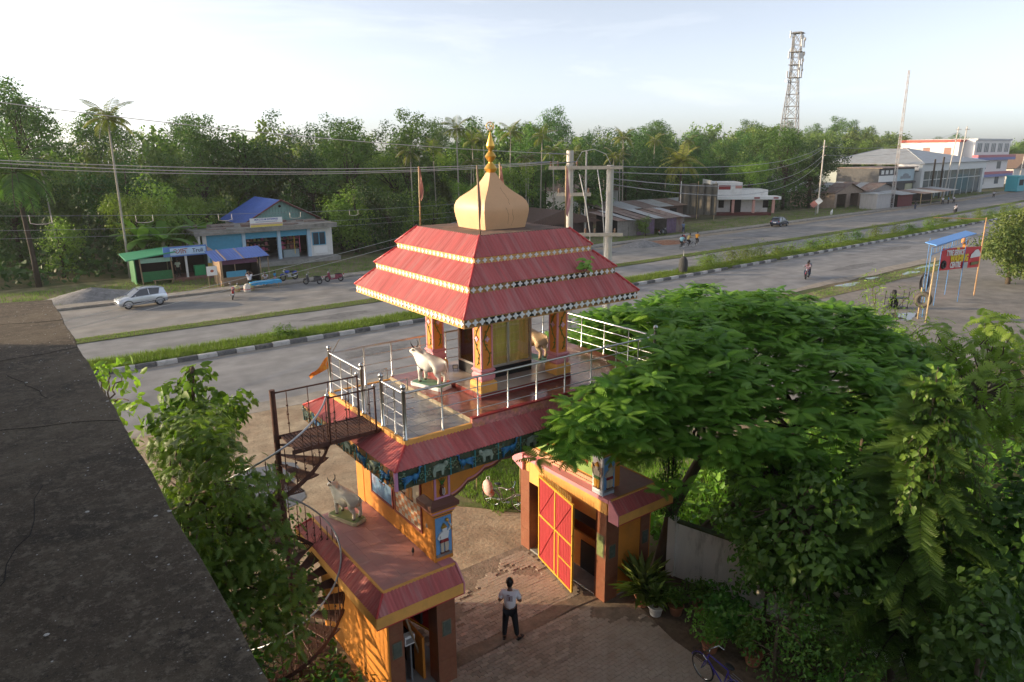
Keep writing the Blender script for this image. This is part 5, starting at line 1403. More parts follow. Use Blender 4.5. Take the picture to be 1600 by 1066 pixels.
    for s in (-1, 1):
        hp, kn, an, to = lo(s); a = Vector((an[0], an[1]-.05, an[2]-.06)); b = Vector((to[0], to[1], to[2]-.0)); b = a+(b-a).normalized()*.24; b.z = a.z
        d = (b-a).normalized(); sd = Vector((-d.y, d.x, 0))
        z0 = max(.0, an[2]-.08)
        pl = [(a+sd*.035), (a+d*.12+sd*.045), (b+sd*.03), (b-sd*.03), (a+d*.12-sd*.045), (a-sd*.035)]
        mb.prism([(p.x, p.y) for p in pl], z0, z0+.025)
        mb.tube([a+d*.14+sd*.045+Vector((0, 0, .02)), a+d*.15+Vector((0, 0, .075)), a+d*.14-sd*.045+Vector((0, 0, .02))], .012, 5)
    fm2 = mb.mesh('sandals', M_BLACK)
    FIG[key] = (body, sm, tm_, hm, fm, em, fm2)
    return FIG[key]
def person(label, loc, rz, pose, shirt, trouser, sc=1.0, group=None, sleeve=.55):
    t = thing('person', label, 'person', loc, rz, group)
    for me in figure_meshes(pose, shirt, trouser, sleeve=sleeve): place(me.name.split('.')[0], me, t, None, None, sc)
    return t
man = person('person in white T-shirt and black trousers standing with arms folded in the gateway', (2.69, .10, .026), -YAW-.05, 'folded', M_CLOTHW, M_TROUSER)
mb = MB(); mb.box(-.075, .075, -.152, -.147, 1.16, 1.31)
pr_ = mb.build('shirt_print', mat('grey_print', (.38, .33, .36), .9, var=.5, vscale=30), man)
mb = MB(); mb.box(-.07, .0, -.155, -.1525, 1.325, 1.345); mb.box(-.02, .005, -.155, -.1525, 1.18, 1.29); mb.build('print_mark', mat('maroon_print', (.15, .04, .05), .9), pr_)

# ================================================================== two-wheelers (facing +X, wheels on z=0)
def bicycle(label, loc, rz, col, group=None, lean=0.0, basket=False, rack=True):
    t = thing('bicycle', label, 'bicycle', loc, rz, group)
    t.rotation_euler = (lean, 0, rz)
    for x in (-.52, .55):
        mb = MB(); mb.torus((x, 0, .335), .32, .016, 'Y', 28, 6); w = mb.build('wheel', M_RUBBER, t, smooth=True)
        mb = MB(); mb.torus((x, 0, .335), .298, .010, 'Y', 28, 5); mb.build('rim', M_CHROME, w, smooth=True)
        mb = MB()
        for k in range(14): mb.tube([(x, .02*(1 if k % 2 else -1), .335), (x+.295*math.cos(k*2*PI/14), 0, .335+.295*math.sin(k*2*PI/14))], .0022, 4)
        mb.tube([(x, -.04, .335), (x, .04, .335)], .02, 8); mb.build('spokes', M_CHROME, w)
        mb = MB(); q = [(x+.36*math.cos(a), 0, .335+.36*math.sin(a)) for a in [R(20+i*14) for i in range(12)]]
        mb.tube(q, .014, 5); mb.build('mudguard', col, t, smooth=True)
    mb = MB()
    BB, ST, HT, HB = (-.08, 0, .30), (-.22, 0, .80), (.36, 0, .82), (.40, 0, .66)
    for a, b in ((BB, ST), (ST, HT), (BB, HB), (HT, HB)): mb.tube([a, b], .017, 8)
    for s in (-.05, .05):
        mb.tube([BB, (-.52, s, .335)], .010, 6); mb.tube([(-.20, 0, .74), (-.52, s, .335)], .009, 6); mb.tube([HB, (.44, s, .60), (.55, s, .335)], .012, 6)
    mb.build('frame', col, t, smooth=True)
    mb = MB(); mb.tube([HT, (.34, 0, .95)], .013); mb.tube([(.16, -.27, .94), (.30, -.24, .98), (.35, 0, .96), (.30, .24, .98), (.16, .27, .94)], .012, 6); mb.build('handlebar', M_CHROME, t, smooth=True)
    mb = MB(); mb.tube([ST, (-.24, 0, .90)], .012); mb.ball((-.25, 0, .93), .1, 10, sc=(1.35, .75, .35)); mb.build('saddle', M_BLACK, t, smooth=True)
    mb = MB(); mb.torus((-.08, 0, .30), .09, .008, 'Y', 16, 5); mb.tube([(-.08, .06, .30), (.04, .07, .20)], .01); mb.tube([(-.08, -.06, .30), (-.2, -.07, .40)], .01); mb.box(-.01, .09, .06, .15, .185, .205); mb.box(-.25, -.15, -.15, -.06, .39, .41); mb.build('crank', M_GREY, t)
    if rack:
        mb = MB()
        for s in (-.06, 0, .06): mb.tube([(-.28, s, .74), (-.72, s, .72)], .006, 5)
        mb.tube([(-.70, -.06, .72), (-.52, -.05, .335)], .005); mb.tube([(-.70, .06, .72), (-.52, .05, .335)], .005); mb.build('carrier', M_GREY, t)
    if basket:
        mb = MB()
        for z in (.62, .72, .84): mb.tube([(.46, -.14, z), (.70, -.14, z), (.70, .14, z), (.46, .14, z), (.46, -.14, z)], .006, 5)
        for k in range(6):
            for s in (-.14, .14): mb.tube([(.46+k*.048, s, .62), (.46+k*.048, s, .84)], .004, 4)
            mb.tube([(.70, -.14+k*.056, .62), (.70, -.14+k*.056, .84)], .004, 4)
        mb.build('basket', M_BLACK, t)
    return t
def motorbike(label, loc, rz, col, group=None, scooter=False, lean=.12, extra=None):
    t = thing('scooter' if scooter else 'motorcycle', label, 'scooter' if scooter else 'motorcycle', loc, rz, group); t.rotation_euler = (lean, 0, rz)
    r = .24 if scooter else .29
    for x in (-.60, .64):
        mb = MB(); mb.torus((x, 0, r+.03), r-.03, .06 if not scooter else .055, 'Y', 24, 8); w = mb.build('wheel', M_RUBBER, t, smooth=True)
        mb = MB(); mb.torus((x, 0, r+.03), r-.075, .014, 'Y', 20, 5)
        for k in range(5): mb.tube([(x, 0, r+.03), (x+(r-.08)*math.cos(k*1.257), 0, r+.03+(r-.08)*math.sin(k*1.257))], .016, 5)
        mb.tube([(x, -.06, r+.03), (x, .06, r+.03)], .035, 8); mb.build('rim', M_GREY, w, smooth=True)
    if scooter:
        mb = MB(); mb.prism([(-.82, .50), (-.72, .68), (-.10, .66), (-.08, .38), (.28, .28), (.30, .34), (.42, .92), (.50, .92), (.58, .55), (.52, .30), (.34, .22), (-.2, .22), (-.5, .34)], -.13, .13, 'Y')
        mb.ball((-.55, 0, .50), .24, 12, sc=(1.15, .8, .75)); mb.ball((.52, 0, .66), .18, 10, sc=(.55, 1.1, 1.5)); mb.build('body', col, t, smooth=R(40), bevel=.02)
        mb = MB(); mb.ball((-.40, 0, .72), .2, 12, sc=(1.9, .75, .35)); mb.build('seat', M_BLACK, t, smooth=True)
    else:
        mb = MB(); mb.ball((.16, 0, .82), .2, 12, sc=(1.35, .7, .72)); mb.build('tank', col, t, smooth=True)
        mb = MB(); mb.ball((-.38, 0, .80), .2, 12, sc=(1.9, .65, .35)); mb.build('seat', M_BLACK, t, smooth=True)
        mb = MB(); mb.prism([(-.88, .78), (-.55, .86), (-.35, .70), (-.45, .56), (-.80, .70)], -.10, .10, 'Y'); mb.build('tail', col, t, bevel=.02)
        mb = MB(); mb.box(-.14, .22, -.13, .13, .30, .60); mb.ball((.05, 0, .55), .17, 10, sc=(1, .9, 1)); mb.build('engine', M_GREY, t, bevel=.02)
        mb = MB(); mb.tube([(.02, .16, .35), (-.3, .17, .32), (-.75, .18, .42)], [.03, .04, .055], 8); mb.build('exhaust', M_CHROME, t, smooth=True)
        mb = MB(); mb.tube([(.42, 0, .92), (.1, 0, .62), (-.15, 0, .32), (-.60, .07, .32)], .022, 6); mb.tube([(-.15, 0, .32), (-.60, -.07, .32)], .02, 6); mb.tube([(-.5, 0, .8), (-.1, 0, .35)], .02); mb.build('frame', M_BLACK, t, smooth=True)
    mb = MB()
    for s in (-.08, .08): mb.tube([(.42, s, .95), (.64, s, r+.03)], .024, 8)
    mb.tube([(.32, -.34, 1.02), (.42, -.18, 1.06), (.42, .18, 1.06), (.32, .34, 1.02)], .014, 6); mb.build('fork', M_GREY, t, smooth=True)
    mb = MB(); mb.ball((.53, 0, .90), .09, 10, sc=(.8, 1.1, 1)); mb.build('headlight', mat('headlamp', (.6, .6, .58), .1), t, smooth=True)
    mb = MB(); mb.box(-.92, -.87, -.07, .07, .62, .72); mb.build('tail_light', mat('red_lens', (.5, .02, .02), .25), t)
    mb = MB(); mb.box(-.90, -.885, -.10, .10, .46, .57); mb.build('number_plate', M_WHITEP, t)
    mb = MB()
    for s in (-1, 1):
        mb.tube([(.38, s*.22, 1.06), (.40, s*.28, 1.22)], .006); mb.ball((.40, s*.29, 1.24), .055, 8, sc=(.3, 1.2, .8))
    mb.build('mirror', M_CHROME, t, smooth=True)
    q = [(.64+(r+.05)*math.cos(a), 0, r+.03+(r+.05)*math.sin(a)) for a in [R(40+i*12) for i in range(10)]]
    mb = MB(); mb.tube(q, .05, 6); mb.build('mudguard', col, t, smooth=True)
    return t
# ================================================================== cars
def car(label, loc, rz, paint, suv=False):
    t = thing('parked_car', label, 'car', loc, rz)
    L, W = 3.75, 1.62; h = 1.50
    # side profile stations: x, half width low, half width high, z bottom, z belt
    body = [(-1.86, .70, .62, .42, .72), (-1.80, .78, .70, .33, .95), (-1.45, .80, .76, .28, 1.00), (-.6, .81, .78, .26, .98), (.4, .81, .78, .26, .96), (.95, .80, .76, .26, .93), (1.45, .78, .72, .28, .86), (1.76, .72, .62, .32, .76), (1.86, .62, .52, .40, .62)]
    v = []; f = []
    for (x, wl, wh, zb, zt) in body:
        zm = zb+(zt-zb)*.45
        v += [(x, -wl*.92, zb), (x, -wl, zb+.1), (x, -wl-.02, zm), (x, -wh, zt-.03), (x, -wh*.9, zt), (x, wh*.9, zt), (x, wh, zt-.03), (x, wl+.02, zm), (x, wl, zb+.1), (x, wl*.92, zb)]
    k = 10
    for i in range(len(body)-1):
        for j in range(k): f.append((i*k+j, i*k+(j+1) % k, (i+1)*k+(j+1) % k, (i+1)*k+j))
    f.append(tuple(range(k-1, -1, -1))); f.append(tuple((len(body)-1)*k+j for j in range(k)))
    mb = MB(); mb.add(v, f); mb.build('body', paint, t, smooth=R(40))
    # greenhouse: glass volume and roof with pillars
    gh = [(-1.80, .98, .66), (-1.62, 1.28, .60), (-1.35, 1.47, .56), (-.3, 1.52, .57), (.25, 1.47, .56), (.95, .95, .68)]
    def section(x, z, w): return [(x, -w, z), (x, w, z)]
    mb = MB()
    gl = [(-1.74, .97), (-1.55, 1.30), (-1.30, 1.44), (.22, 1.43), (.92, .94)]
    wid = [.70, .62, .575, .575, .70]
    v = [(p[0], -w, p[1]) for p, w in zip(gl, wid)]+[(p[0], w, p[1]) for p, w in zip(gl, wid)]
    mb.add(v, [(0, 1, 2, 3, 4), (9, 8, 7, 6, 5)]+[(i, i+5, i+6, i+1) for i in range(4)]+[(4, 9, 5, 0)])
    mb.build('windows', mat('car_glass', (.02, .025, .03), .06, spec=.8, var=.02), t, bevel=.01)
    mb = MB()
    rf = [(-1.70, 1.36, .60), (-1.32, 1.475, .60), (-.4, 1.53, .61), (.22, 1.475, .60)]
    v = []; f = []
    for (x, z, w) in rf: v += [(x, -w, z-.05), (x, -w*.9, z), (x, w*.9, z), (x, w, z-.05)]
    for i in range(3):
        for j in range(3): f.append((i*4+j, i*4+j+1, i*4+j+5, i*4+j+4))
    mb.add(v, f)
    for s in (-1, 1):   # pillars
        mb.tube([(.20, s*.59, 1.44), (.58, s*.66, 1.19), (.98, s*.73, .93)], .035, 6)
        mb.tube([(-.42, s*.60, 1.47), (-.46, s*.71, .97)], .03, 6)
        mb.add([(-1.74, s*.73, .96), (-1.15, s*.74, .98), (-1.32, s*.61, 1.43), (-1.62, s*.62, 1.34)], [(0, 1, 2, 3)])
    mb.build('roof', paint, t, smooth=R(40))
    for s in (-1, 1):
        for x in (-1.18, 1.18):
            mb = MB(); mb.torus((x, s*.70, .31), .24, .075, 'Y', 24, 8, sc=(1, 1.2)); w = mb.build('wheel', M_RUBBER, t, smooth=True)
            mb = MB(); mb.lathe([(.21, 0), (.2, .03), (.06, .05), (.05, .07)], 16, M=Matrix.Translation((x, s*.72, .31)) @ Matrix.Rotation(-s*PI/2, 4, 'X')); 
            for q in range(5): mb.tube([(x, s*.79, .31), (x+.19*math.cos(q*1.257), s*.765, .31+.19*math.sin(q*1.257))], .025, 5)
            mb.build('hubcap', mat('hub_silver', (.55, .56, .58), .3, metal=.7), w, smooth=R(40))
            mb = MB(); q = [(x+.37*math.cos(a), s*.80, .31+.37*math.sin(a)) for a in [R(-5+i*19) for i in range(11)]]; mb.tube(q, .045, 6); mb.build('wheel_arch', mat('black_plastic', (.03, .03, .032), .6), t, smooth=True)
        mb = MB(); mb.box(-.75, .75, s*.815-.012, s*.815+.012, .42, .50); mb.build('side_moulding', mat('black_plastic', (.03, .03, .032), .6), t)
        mb = MB(); mb.ball((1.70, s*.56, .70), .13, 8, sc=(.8, 1, .6)); mb.build('headlight', mat('headlamp', (.6, .6, .58), .1), t, smooth=True)
        mb = MB(); mb.ball((-1.80, s*.63, .86), .11, 8, sc=(.6, .8, 1.0)); mb.build('tail_light', mat('red_lens', (.5, .02, .02), .25), t, smooth=True)
        mb = MB(); mb.ball((.62, s*.86, 1.0), .09, 8, sc=(.6, .9, .7)); mb.build('mirror', paint, t, smooth=True)
        for x in (-.35, .05+.0): 
            mb = MB(); mb.box(x-.10, x+.05, s*.80, s*.825, .86, .885); mb.build('door_handle', M_GREY, t)
    mb = MB(); mb.box(1.80, 1.865, -.45, .45, .46, .62); mb.build('grille', M_BLACK, t, bevel=.02)
    mb = MB(); mb.box(-1.875, -1.845, -.25, .25, .62, .74); mb.build('number_plate', M_WHITEP, t)
    mb = MB(); mb.box(-1.86, -1.78, -.70, .70, .34, .50); mb.build('bumper', mat('black_plastic', (.03, .03, .032), .6), t, bevel=.03)
    return t
# ------------------------------------------------------------------ near the gateway
b = bicycle('old bicycle with a bag on its carrier, parked on the grass behind the gateway', (6.55, 5.55, .02), R(-62), mat('rusty_bike_paint', (.12, .10, .09), .5, var=.3), lean=.12)
bg = thing('carrier_bag', 'red and white cloth bag on the carrier of the old bicycle', 'bag', (6.22, 6.15, .78))
mb = MB(); mb.ball((0, 0, -.12), .24, 12, sc=(.6, 1.1, 1.25)); mb.ball((.05, -.08, -.28), .2, 10, sc=(.6, .9, .8)); mb.build('sack', mat('white_red_bag', (.55, .42, .36), .8, var=.25, vscale=6, dirt=(.45, .08, .04), dirt_amt=1.0, dscale=4, dthr=.44), bg, smooth=True)
mb = MB(); mb.tube([(-.08, 0, .16), (-.04, 0, .30), (.06, 0, .30), (.08, 0, .16)], .012, 6); mb.build('handle', M_WHITEP, bg, smooth=True)
for (x, y, h) in ((6.55, 7.35, 2.4), (7.5, 6.0, 2.5)):
    t = thing('bamboo_stake', 'thin upright stake behind the gateway, ' + ('left of the old bicycle' if x < 7 else 'right of the old bicycle'), 'stake', (x, y, 0))
    MB().tube([(0, 0, -.05), (.02, .01, h)], .022, 8).build('shaft', M_BAMBOO, t, smooth=True)
    MB().lathe([(.026, 0), (.03, .01), (.026, .02)], 8, (.01, .005, h*.5)).build('node', M_BAMBOO, t)
pb = bicycle('purple bicycle with a front basket at the bottom edge of the yard', (5.35, -4.25, .01), R(84), mat('purple_bike_paint', (.06, .04, .30), .3, var=.05), basket=True, lean=-.08)
# ------------------------------------------------------------------ boundary wall on the right
bw = thing('boundary_wall', 'stained whitewashed boundary wall under the trees right of the gateway', 'wall', (8.2, -2, 0), world=True)
M_LIME = mat('stained_limewash', (.80, .77, .70), .85, var=.12, vscale=1.2, stretch=(2, 2, .5), dirt=(.22, .21, .15), dirt_amt=.8, dscale=1.5, dthr=.52)
for (x0, y0, x1, y1) in ((8.05, -.45, 8.55, -2.4), (8.55, -2.4, 9.05, -4.4), (9.05, -4.4, 9.5, -6.3)):
    d = Vector((x1-x0, y1-y0, 0)); L = d.length; M_ = Matrix.Translation((x0, y0, 0)) @ Matrix.Rotation(math.atan2(d.y, d.x), 4, 'Z')
    mb = MB(); mb.box(.03, L, -.06, .06, -.02, 1.72, M=M_); mb.build('wall_panel', M_LIME, bw)
    mb = MB(); mb.box(-.12, .12, -.12, .12, -.02, 1.82, M=M_); mb.build('wall_pier', M_LIME, bw)
    mb = MB(); mb.box(.13, L-.13, -.085, .085, 1.722, 1.78, M=M_); mb.build('coping', mat('mossy_coping', (.09, .11, .04), .95, var=.4, vscale=6), bw)
# ------------------------------------------------------------------ potted plants by the right pier
L_POT = leaf_mat('pot_leaf', (.03, .07, .012), (.12, .18, .03), .3)
L_PALM = leaf_mat('grassy_pot_leaf', (.05, .09, .02), (.20, .24, .07), .3)
M_TERR = mat('terracotta', (.35, .15, .08), .8, var=.2); M_POTW = mat('white_pot', (.55, .52, .48), .6, var=.1)
def pot_plant(label, loc, r, m, kind, h, n, seed, lm):
    t = thing('potted_plant', label, 'plant', loc)
    MB().lathe([(r*.7, 0), (r*.95, r*1.25), (r*1.08, r*1.28), (r*1.08, r*1.45), (r*.93, r*1.45), (r*.9, r*1.30)], 16).build('pot', m, t, smooth=R(40))
    MB().lathe([(r*.88, r*1.25), (.01, r*1.33)], 12).build('soil', G_SOILD, t)
    rng = np.random.default_rng(seed)
    if kind == 'blade':
        a = rng.random(n)*2*PI; el = .25+1.1*rng.random(n)
        D = np.stack([np.cos(a)*np.cos(el), np.sin(a)*np.cos(el), np.sin(el)], 1); P = np.zeros((n, 3)); P[:, 2] = r*1.35+.25*rng.random(n)
        Nn = np.tile([0, 0, 1.], (n, 1))+.2*rng.normal(size=(n, 3))
        me = leaf_object_mesh('leaves', P, D, Nn, h*(.7+.5*rng.random(n)), 'longleaf', lm)
    else:
        cs = [(rng.normal()*h*.25, rng.normal()*h*.25, r*1.4+h*(.3+.5*rng.random())) for _ in range(7)]
        P, D, Nn = clump_leaves(rng, cs, [h*.32]*7, n/7/(h*.32)**2)
        me = leaf_object_mesh('leaves', P, D, Nn, .09*(.6+.8*rng.random(len(P))), kind, lm)
    place('leaves', me, t)
    MB().tube([(0, 0, r), (.02, .01, r*1.4+h*.5)], [.02, .01], 6).build('stem', M_BARK, t)
    return t
pot_plant('large spiky potted plant at the foot of the right pier', (6.35, -.95, 0), .22, M_TERR, 'blade', .85, 120, 1, L_PALM)
pot_plant('spiky plant in a white pot, front of the row by the right pier', (6.30, -1.45, 0), .20, M_POTW, 'blade', .55, 90, 2, L_PALM)
pot_plant('bushy potted plant below the white pot', (6.75, -1.75, 0), .2, M_TERR, 'ovate', .6, 420, 3, L_POT)
pot_plant('small bushy potted plant beside the boundary wall', (7.3, -2.1, 0), .2, M_TERR, 'ovate', .65, 420, 4, L_POT)
pot_plant('low bushy plant by the purple bicycle, leftmost of two', (6.3, -3.2, 0), .22, M_TERR, 'ovate', .8, 600, 5, L_POT)
pot_plant('rounded bushy plant right of the purple bicycle', (6.75, -4.1, 0), .22, M_TERR, 'ovate', .75, 600, 6, L_POT)
# ================================================================== ACROSS THE ROAD
def tin_roof(mb, A, B, H, pitch=.30, amp=.03): corrugate(mb, A, B, H, 0, 0, pitch=pitch, amp=amp)
# ---- long shop with concrete slab roof and blue shutters
shop = thing('roadside_shop', 'long white shop with blue shutter boxes and a stained concrete slab roof', 'shop', (18.5, 68, 0), world=True)
mb = MB(); mb.box(11.2, 26.2, 64.6, 66.2, -.01, .48); mb.box(11.4, 26, 66.2, 72, -.01, .48); mb.build('verandah_floor', M_CONC, shop)
M_SLAB = mat('stained_roof_slab', (.26, .245, .22), .9, var=.3, vscale=1.2, dirt=(.09, .085, .07), dirt_amt=.8, dscale=1.0)
mb = MB(); mb.box(10.9, 26.3, 65.4, 72.5, 3.95, 4.18); mb.build('roof_slab', M_SLAB, shop)
mb = MB(); mb.box(10.88, 26.32, 65.36, 65.46, 3.70, 4.20); mb.build('roof_fascia', M_SLAB, shop)
mb = MB(); mb.box(11.4, 11.6, 66.3, 72, .48, 3.95); mb.build('side_wall', M_WHITEWALL, shop)
mb = MB(); mb.box(23.4, 26.0, 66.3, 66.5, .48, 3.95); mb.build('front_wall', M_WHITEWALL, shop)
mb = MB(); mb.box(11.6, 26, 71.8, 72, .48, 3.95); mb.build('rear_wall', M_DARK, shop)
mb = MB(); mb.box(25.8, 26.0, 66.5, 71.8, .48, 3.95); mb.build('side_wall', M_WHITEWALL, shop)
M_LBLUE = mat('pale_blue_pillar', (.42, .55, .66), .6, var=.1)
for x in (12.0, 16.0, 19.8, 23.2):
    MB().box(x-.18, x+.18, 66.18, 66.52, .481, 3.95).build('pillar', M_LBLUE if x > 13 else M_WHITEWALL, shop)
for (a, b) in ((12.2, 15.8), (16.2, 19.6), (20.0, 23.0)):
    MB().box(a, b, 66.22, 66.5, 2.95, 3.6).build('shutter_box', M_TURQ, shop)
MB().box(12.2, 15.8, 66.3, 66.36, .49, 2.94).build('shutter', M_TURQ, shop)
for (a, b, y) in ((16.3, 19.5, 68.5), (20.1, 22.9, 68.3)):
    mb = MB(); rr = random.Random(int(a))
    for k in range(4): mb.box(a+.1, b-.1, y, y+.4, .7+k*.55, .74+k*.55)
    sh = mb.build('shelf', M_WOOD, shop)
    for k in range(4):
        for q in range(7):
            c = (rr.uniform(.05, .5), rr.uniform(.04, .35), rr.uniform(.03, .25))
            x = a+.25+q*(b-a-.4)/7; MB().box(x, x+rr.uniform(.15, .32), y+.02, y+.3, .742+k*.55, .742+k*.55+rr.uniform(.15, .42)).build('goods', mat('goods%d' % rr.randint(0, 9), c, .6), sh)
MB().box(20.4, 22.2, 66.9, 67.5, .49, 1.35).build('counter', mat('glass_counter', (.30, .36, .38), .2), shop)
MB().box(21.6, 21.66, 66.6, 66.66, .9, 2.9).build('hanging_goods', mat('yellow_packets', (.65, .45, .05), .5), shop)
MB().box(22.2, 22.26, 66.6, 66.66, 1.0, 2.9).build('hanging_goods', mat('pink_packets', (.6, .15, .25), .5), shop)
w = MB().box(23.7, 25.1, 66.26, 66.30, 1.75, 3.1).build('window', mat('window_dark', (.04, .06, .08), .15), shop)
mb = MB()
for (a, b, c, d) in ((23.6, 25.2, 1.68, 1.75), (23.6, 25.2, 3.1, 3.17), (23.6, 23.7, 1.752, 3.098), (25.1, 25.2, 1.752, 3.098), (24.35, 24.45, 1.752, 3.098)): mb.box(a, b, 66.22, 66.29, c, d)
mb.build('frame', M_TURQ, w)
MB().box(23.7, 25.3, 66.22, 66.26, .75, 1.55).build('notice_board', M_WHITEP, shop)
rr = random.Random(3)
mb = MB()
for k in range(14):
    x = rr.uniform(11.5, 24); y = rr.uniform(66, 70); mb.box(x, x+rr.uniform(.6, 2.2), y, y+rr.uniform(.3, 1), 4.181, 4.2+rr.uniform(.05, .3))
rb = mb.build('roof_clutter', M_RUSTTIN, shop); rb['kind'] = 'stuff'
sg = thing('shop_sign', 'white and yellow signboard standing on the slab roof of the long shop', 'sign', (18.45, 65.8, 4.19), world=True)
MB().box(16.7, 20.2, 65.78, 65.84, 4.19, 5.15).build('board', M_WHITEP, sg)
MB().box(16.72, 20.18, 65.765, 65.779, 4.20, 4.42).build('yellow_band', mat('sign_yellow', (.70, .55, .12), .5), sg)
MB().box(16.72, 20.18, 65.765, 65.779, 4.425, 4.6).build('pink_band', mat('sign_pink', (.62, .42, .36), .5), sg)
text_mesh('MERCE ELAM ENTERPRISE', .26, mat('sign_blue', (.04, .07, .35), .5), parent=sg, M=frame_matrix((18.45, 65.77, 4.98), (1, 0, 0), (0, 0, 1)), sx=.86, offset=.004)
mb = MB()
for k in range(22): mb.box(17.3+k*.105, 17.38+k*.105, 65.76, 65.766, 4.70, 4.77)
mb.build('small_print', mat('sign_print', (.25, .25, .33), .5), sg)
for x in (17, 19.9): MB().tube([(x, 65.9, 4.19), (x, 65.86, 5.1)], .03, 6).build('strut', M_WOOD, sg)
# ---- gabled house behind the shop
gh = thing('gabled_house', 'teal plank house with blue gable roof rising behind the shop', 'house', (23, 77, 0), world=True)
gx0, gx1, gy0, gy1, gw, gr = 18.3, 27.5, 73.5, 83, 4.1, 6.5; gm = 22.7
mb = MB(); mb.box(gx0+.4, gx1-.4, gy0+.3, gy1, -.01, gw); mb.build('wall', M_WHITEWALL, gh)
M_TEALW = mat('teal_planks', (.24, .40, .36), .7, var=.18, vscale=3)
for i in range(24):
    xa = gx0+.4+(gx1-gx0-.8)*i/24; xb = gx0+.4+(gx1-gx0-.8)*(i+1)/24-.03
    za = gw-.3; f_ = lambda x: gr-.12-(gr-gw)*(abs(x-gm)/((gm-gx0) if x < gm else (gx1-gm)))
    h0, h1 = max(za+.02, f_(xa)), max(za+.02, f_(xb))
    mb = MB(); mb.prism([(xa, za), (xb, za), (xb, h1), (xa, h0)], gy0+.20, gy0+.26, 'Y'); mb.build('plank', M_TEALW, gh)
mb = MB(); tin_roof(mb, (gx0-.3, gy1, gw-.25), (gx0-.3, gy0-.5, gw-.25), (gm-gx0+.3, 0, gr-gw+.25)); mb.build('roof_sheet', M_BLUETIN, gh, smooth=True)
mb = MB(); tin_roof(mb, (gx1+.3, gy0-.5, gw-.25), (gx1+.3, gy1, gw-.25), (gm-gx1-.3, 0, gr-gw+.25)); mb.build('roof_sheet', M_RUSTTIN, gh, smooth=True)
mb = MB()
for (x, z) in ((gx0-.3, gw-.25), (gx1+.3, gw-.25)): mb.tube([(x, gy0-.5, z), (gm, gy0-.5, gr+.02)], .09, 6)
mb.build('barge_board', mat('maroon_board', (.16, .05, .045), .6), gh)
MB().lathe([(.16, 0), (.16, .05)], 12, M=Matrix.Translation((gm, gy0+.2, gr-.75)) @ Matrix.Rotation(PI/2, 4, 'X')).build('vent', M_DARK, gh)
for k in range(5):
    mb = MB(); mb.box(23.4+k*.9, 24.2+k*.9, gy0-.4, gy0+3.2, 0, .04, M=None)
    for i, vv in enumerate(mb.v): mb.v[i] = (vv[0], vv[1], vv[2]+gr+.05-(vv[0]-gm)*(gr-gw)/(gx1-gm)*.98)
    mb.build('loose_sheet', M_TIN, gh)
# ---- green tea stall and sign stall
ts = thing('green_tea_stall', 'small green stall with sloping green tin roof', 'stall', (6, 62, 0), world=True)
M_GRN = mat('green_stall_paint', (.03, .17, .06), .6, var=.2); M_GRNR = mat('green_tin', (.06, .30, .16), .5, var=.12); M_MINT = mat('mint_board', (.28, .48, .38), .6, var=.1)
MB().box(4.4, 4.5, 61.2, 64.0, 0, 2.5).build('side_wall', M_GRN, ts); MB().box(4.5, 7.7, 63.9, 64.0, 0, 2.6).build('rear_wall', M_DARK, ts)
MB().box(4.9, 7.6, 61.3, 61.4, .2, 1.15).build('counter', M_GRN, ts); MB().box(4.9, 7.7, 61.15, 61.22, 2.0, 2.42).build('board', M_MINT, ts)
mb = MB(); v0 = [(3.7, 60.7, 2.35), (8.0, 60.7, 2.85), (8.0, 64.4, 2.95), (3.7, 64.4, 2.6)]; mb.add(v0+[(p[0], p[1], p[2]+.10) for p in v0], [(0, 1, 2, 3), (7, 6, 5, 4), (0, 4, 5, 1), (1, 5, 6, 2), (2, 6, 7, 3), (3, 7, 4, 0)]); mb.build('roof', M_GRNR, ts)
for x in (4.95, 7.65): MB().tube([(x, 61.1, -.05), (x-.08, 61.1, 2.4)], .06, 8).build('post', M_WOOD, ts)
bn = thing('wooden_bench', 'low wooden bench in front of the green stall', 'bench', (6.6, 60.4, 0))
MB().box(-.9, .9, -.16, .16, .38, .43).build('seat', M_WOOD, bn)
for x in (-.75, .75): MB().box(x-.04, x+.04, -.12, .12, 0, .379).build('leg', M_WOOD, bn)
ss = thing('sign_stall', 'stall with a light blue signboard and white posts', 'stall', (8.8, 62.5, 0), world=True)
MB().box(7.75, 11.4, 60.9, 64.2, -.01, .30).build('floor', mat('red_plinth', (.26, .14, .11), .8, var=.2), ss)
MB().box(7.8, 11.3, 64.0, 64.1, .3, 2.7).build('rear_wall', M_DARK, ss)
MB().box(11.2, 11.3, 62, 64, .3, 2.6).build('side_wall', mat('stall_side', (.12, .14, .11), .8), ss)
for x in (8.95, 11.05): MB().box(x-.09, x+.09, 61.2, 61.38, .301, 2.6).build('post', M_WHITEP if x < 10 else M_LBLUE, ss)
mb = MB(); v0 = [(7.6, 61.0, 2.75), (11.5, 61.0, 2.65), (11.5, 64.4, 2.9), (7.6, 64.4, 2.95)]; mb.add(v0+[(p[0], p[1], p[2]+.06) for p in v0], [(0, 1, 2, 3), (7, 6, 5, 4), (0, 4, 5, 1), (1, 5, 6, 2), (2, 6, 7, 3), (3, 7, 4, 0)]); mb.build('roof', M_RUSTTIN, ss)
bd = MB().box(6.95, 10.85, 60.85, 60.93, 2.42, 3.36).build('signboard', mat('sign_blue_border', (.10, .22, .55), .4), ss)
MB().box(7.55, 10.75, 60.835, 60.849, 2.55, 3.22).build('sign_face', mat('pale_sign_face', (.45, .62, .80), .4), bd)
M_INK = mat('sign_ink', (.05, .05, .10), .5); M_INKR = mat('sign_ink_red', (.35, .10, .06), .5)
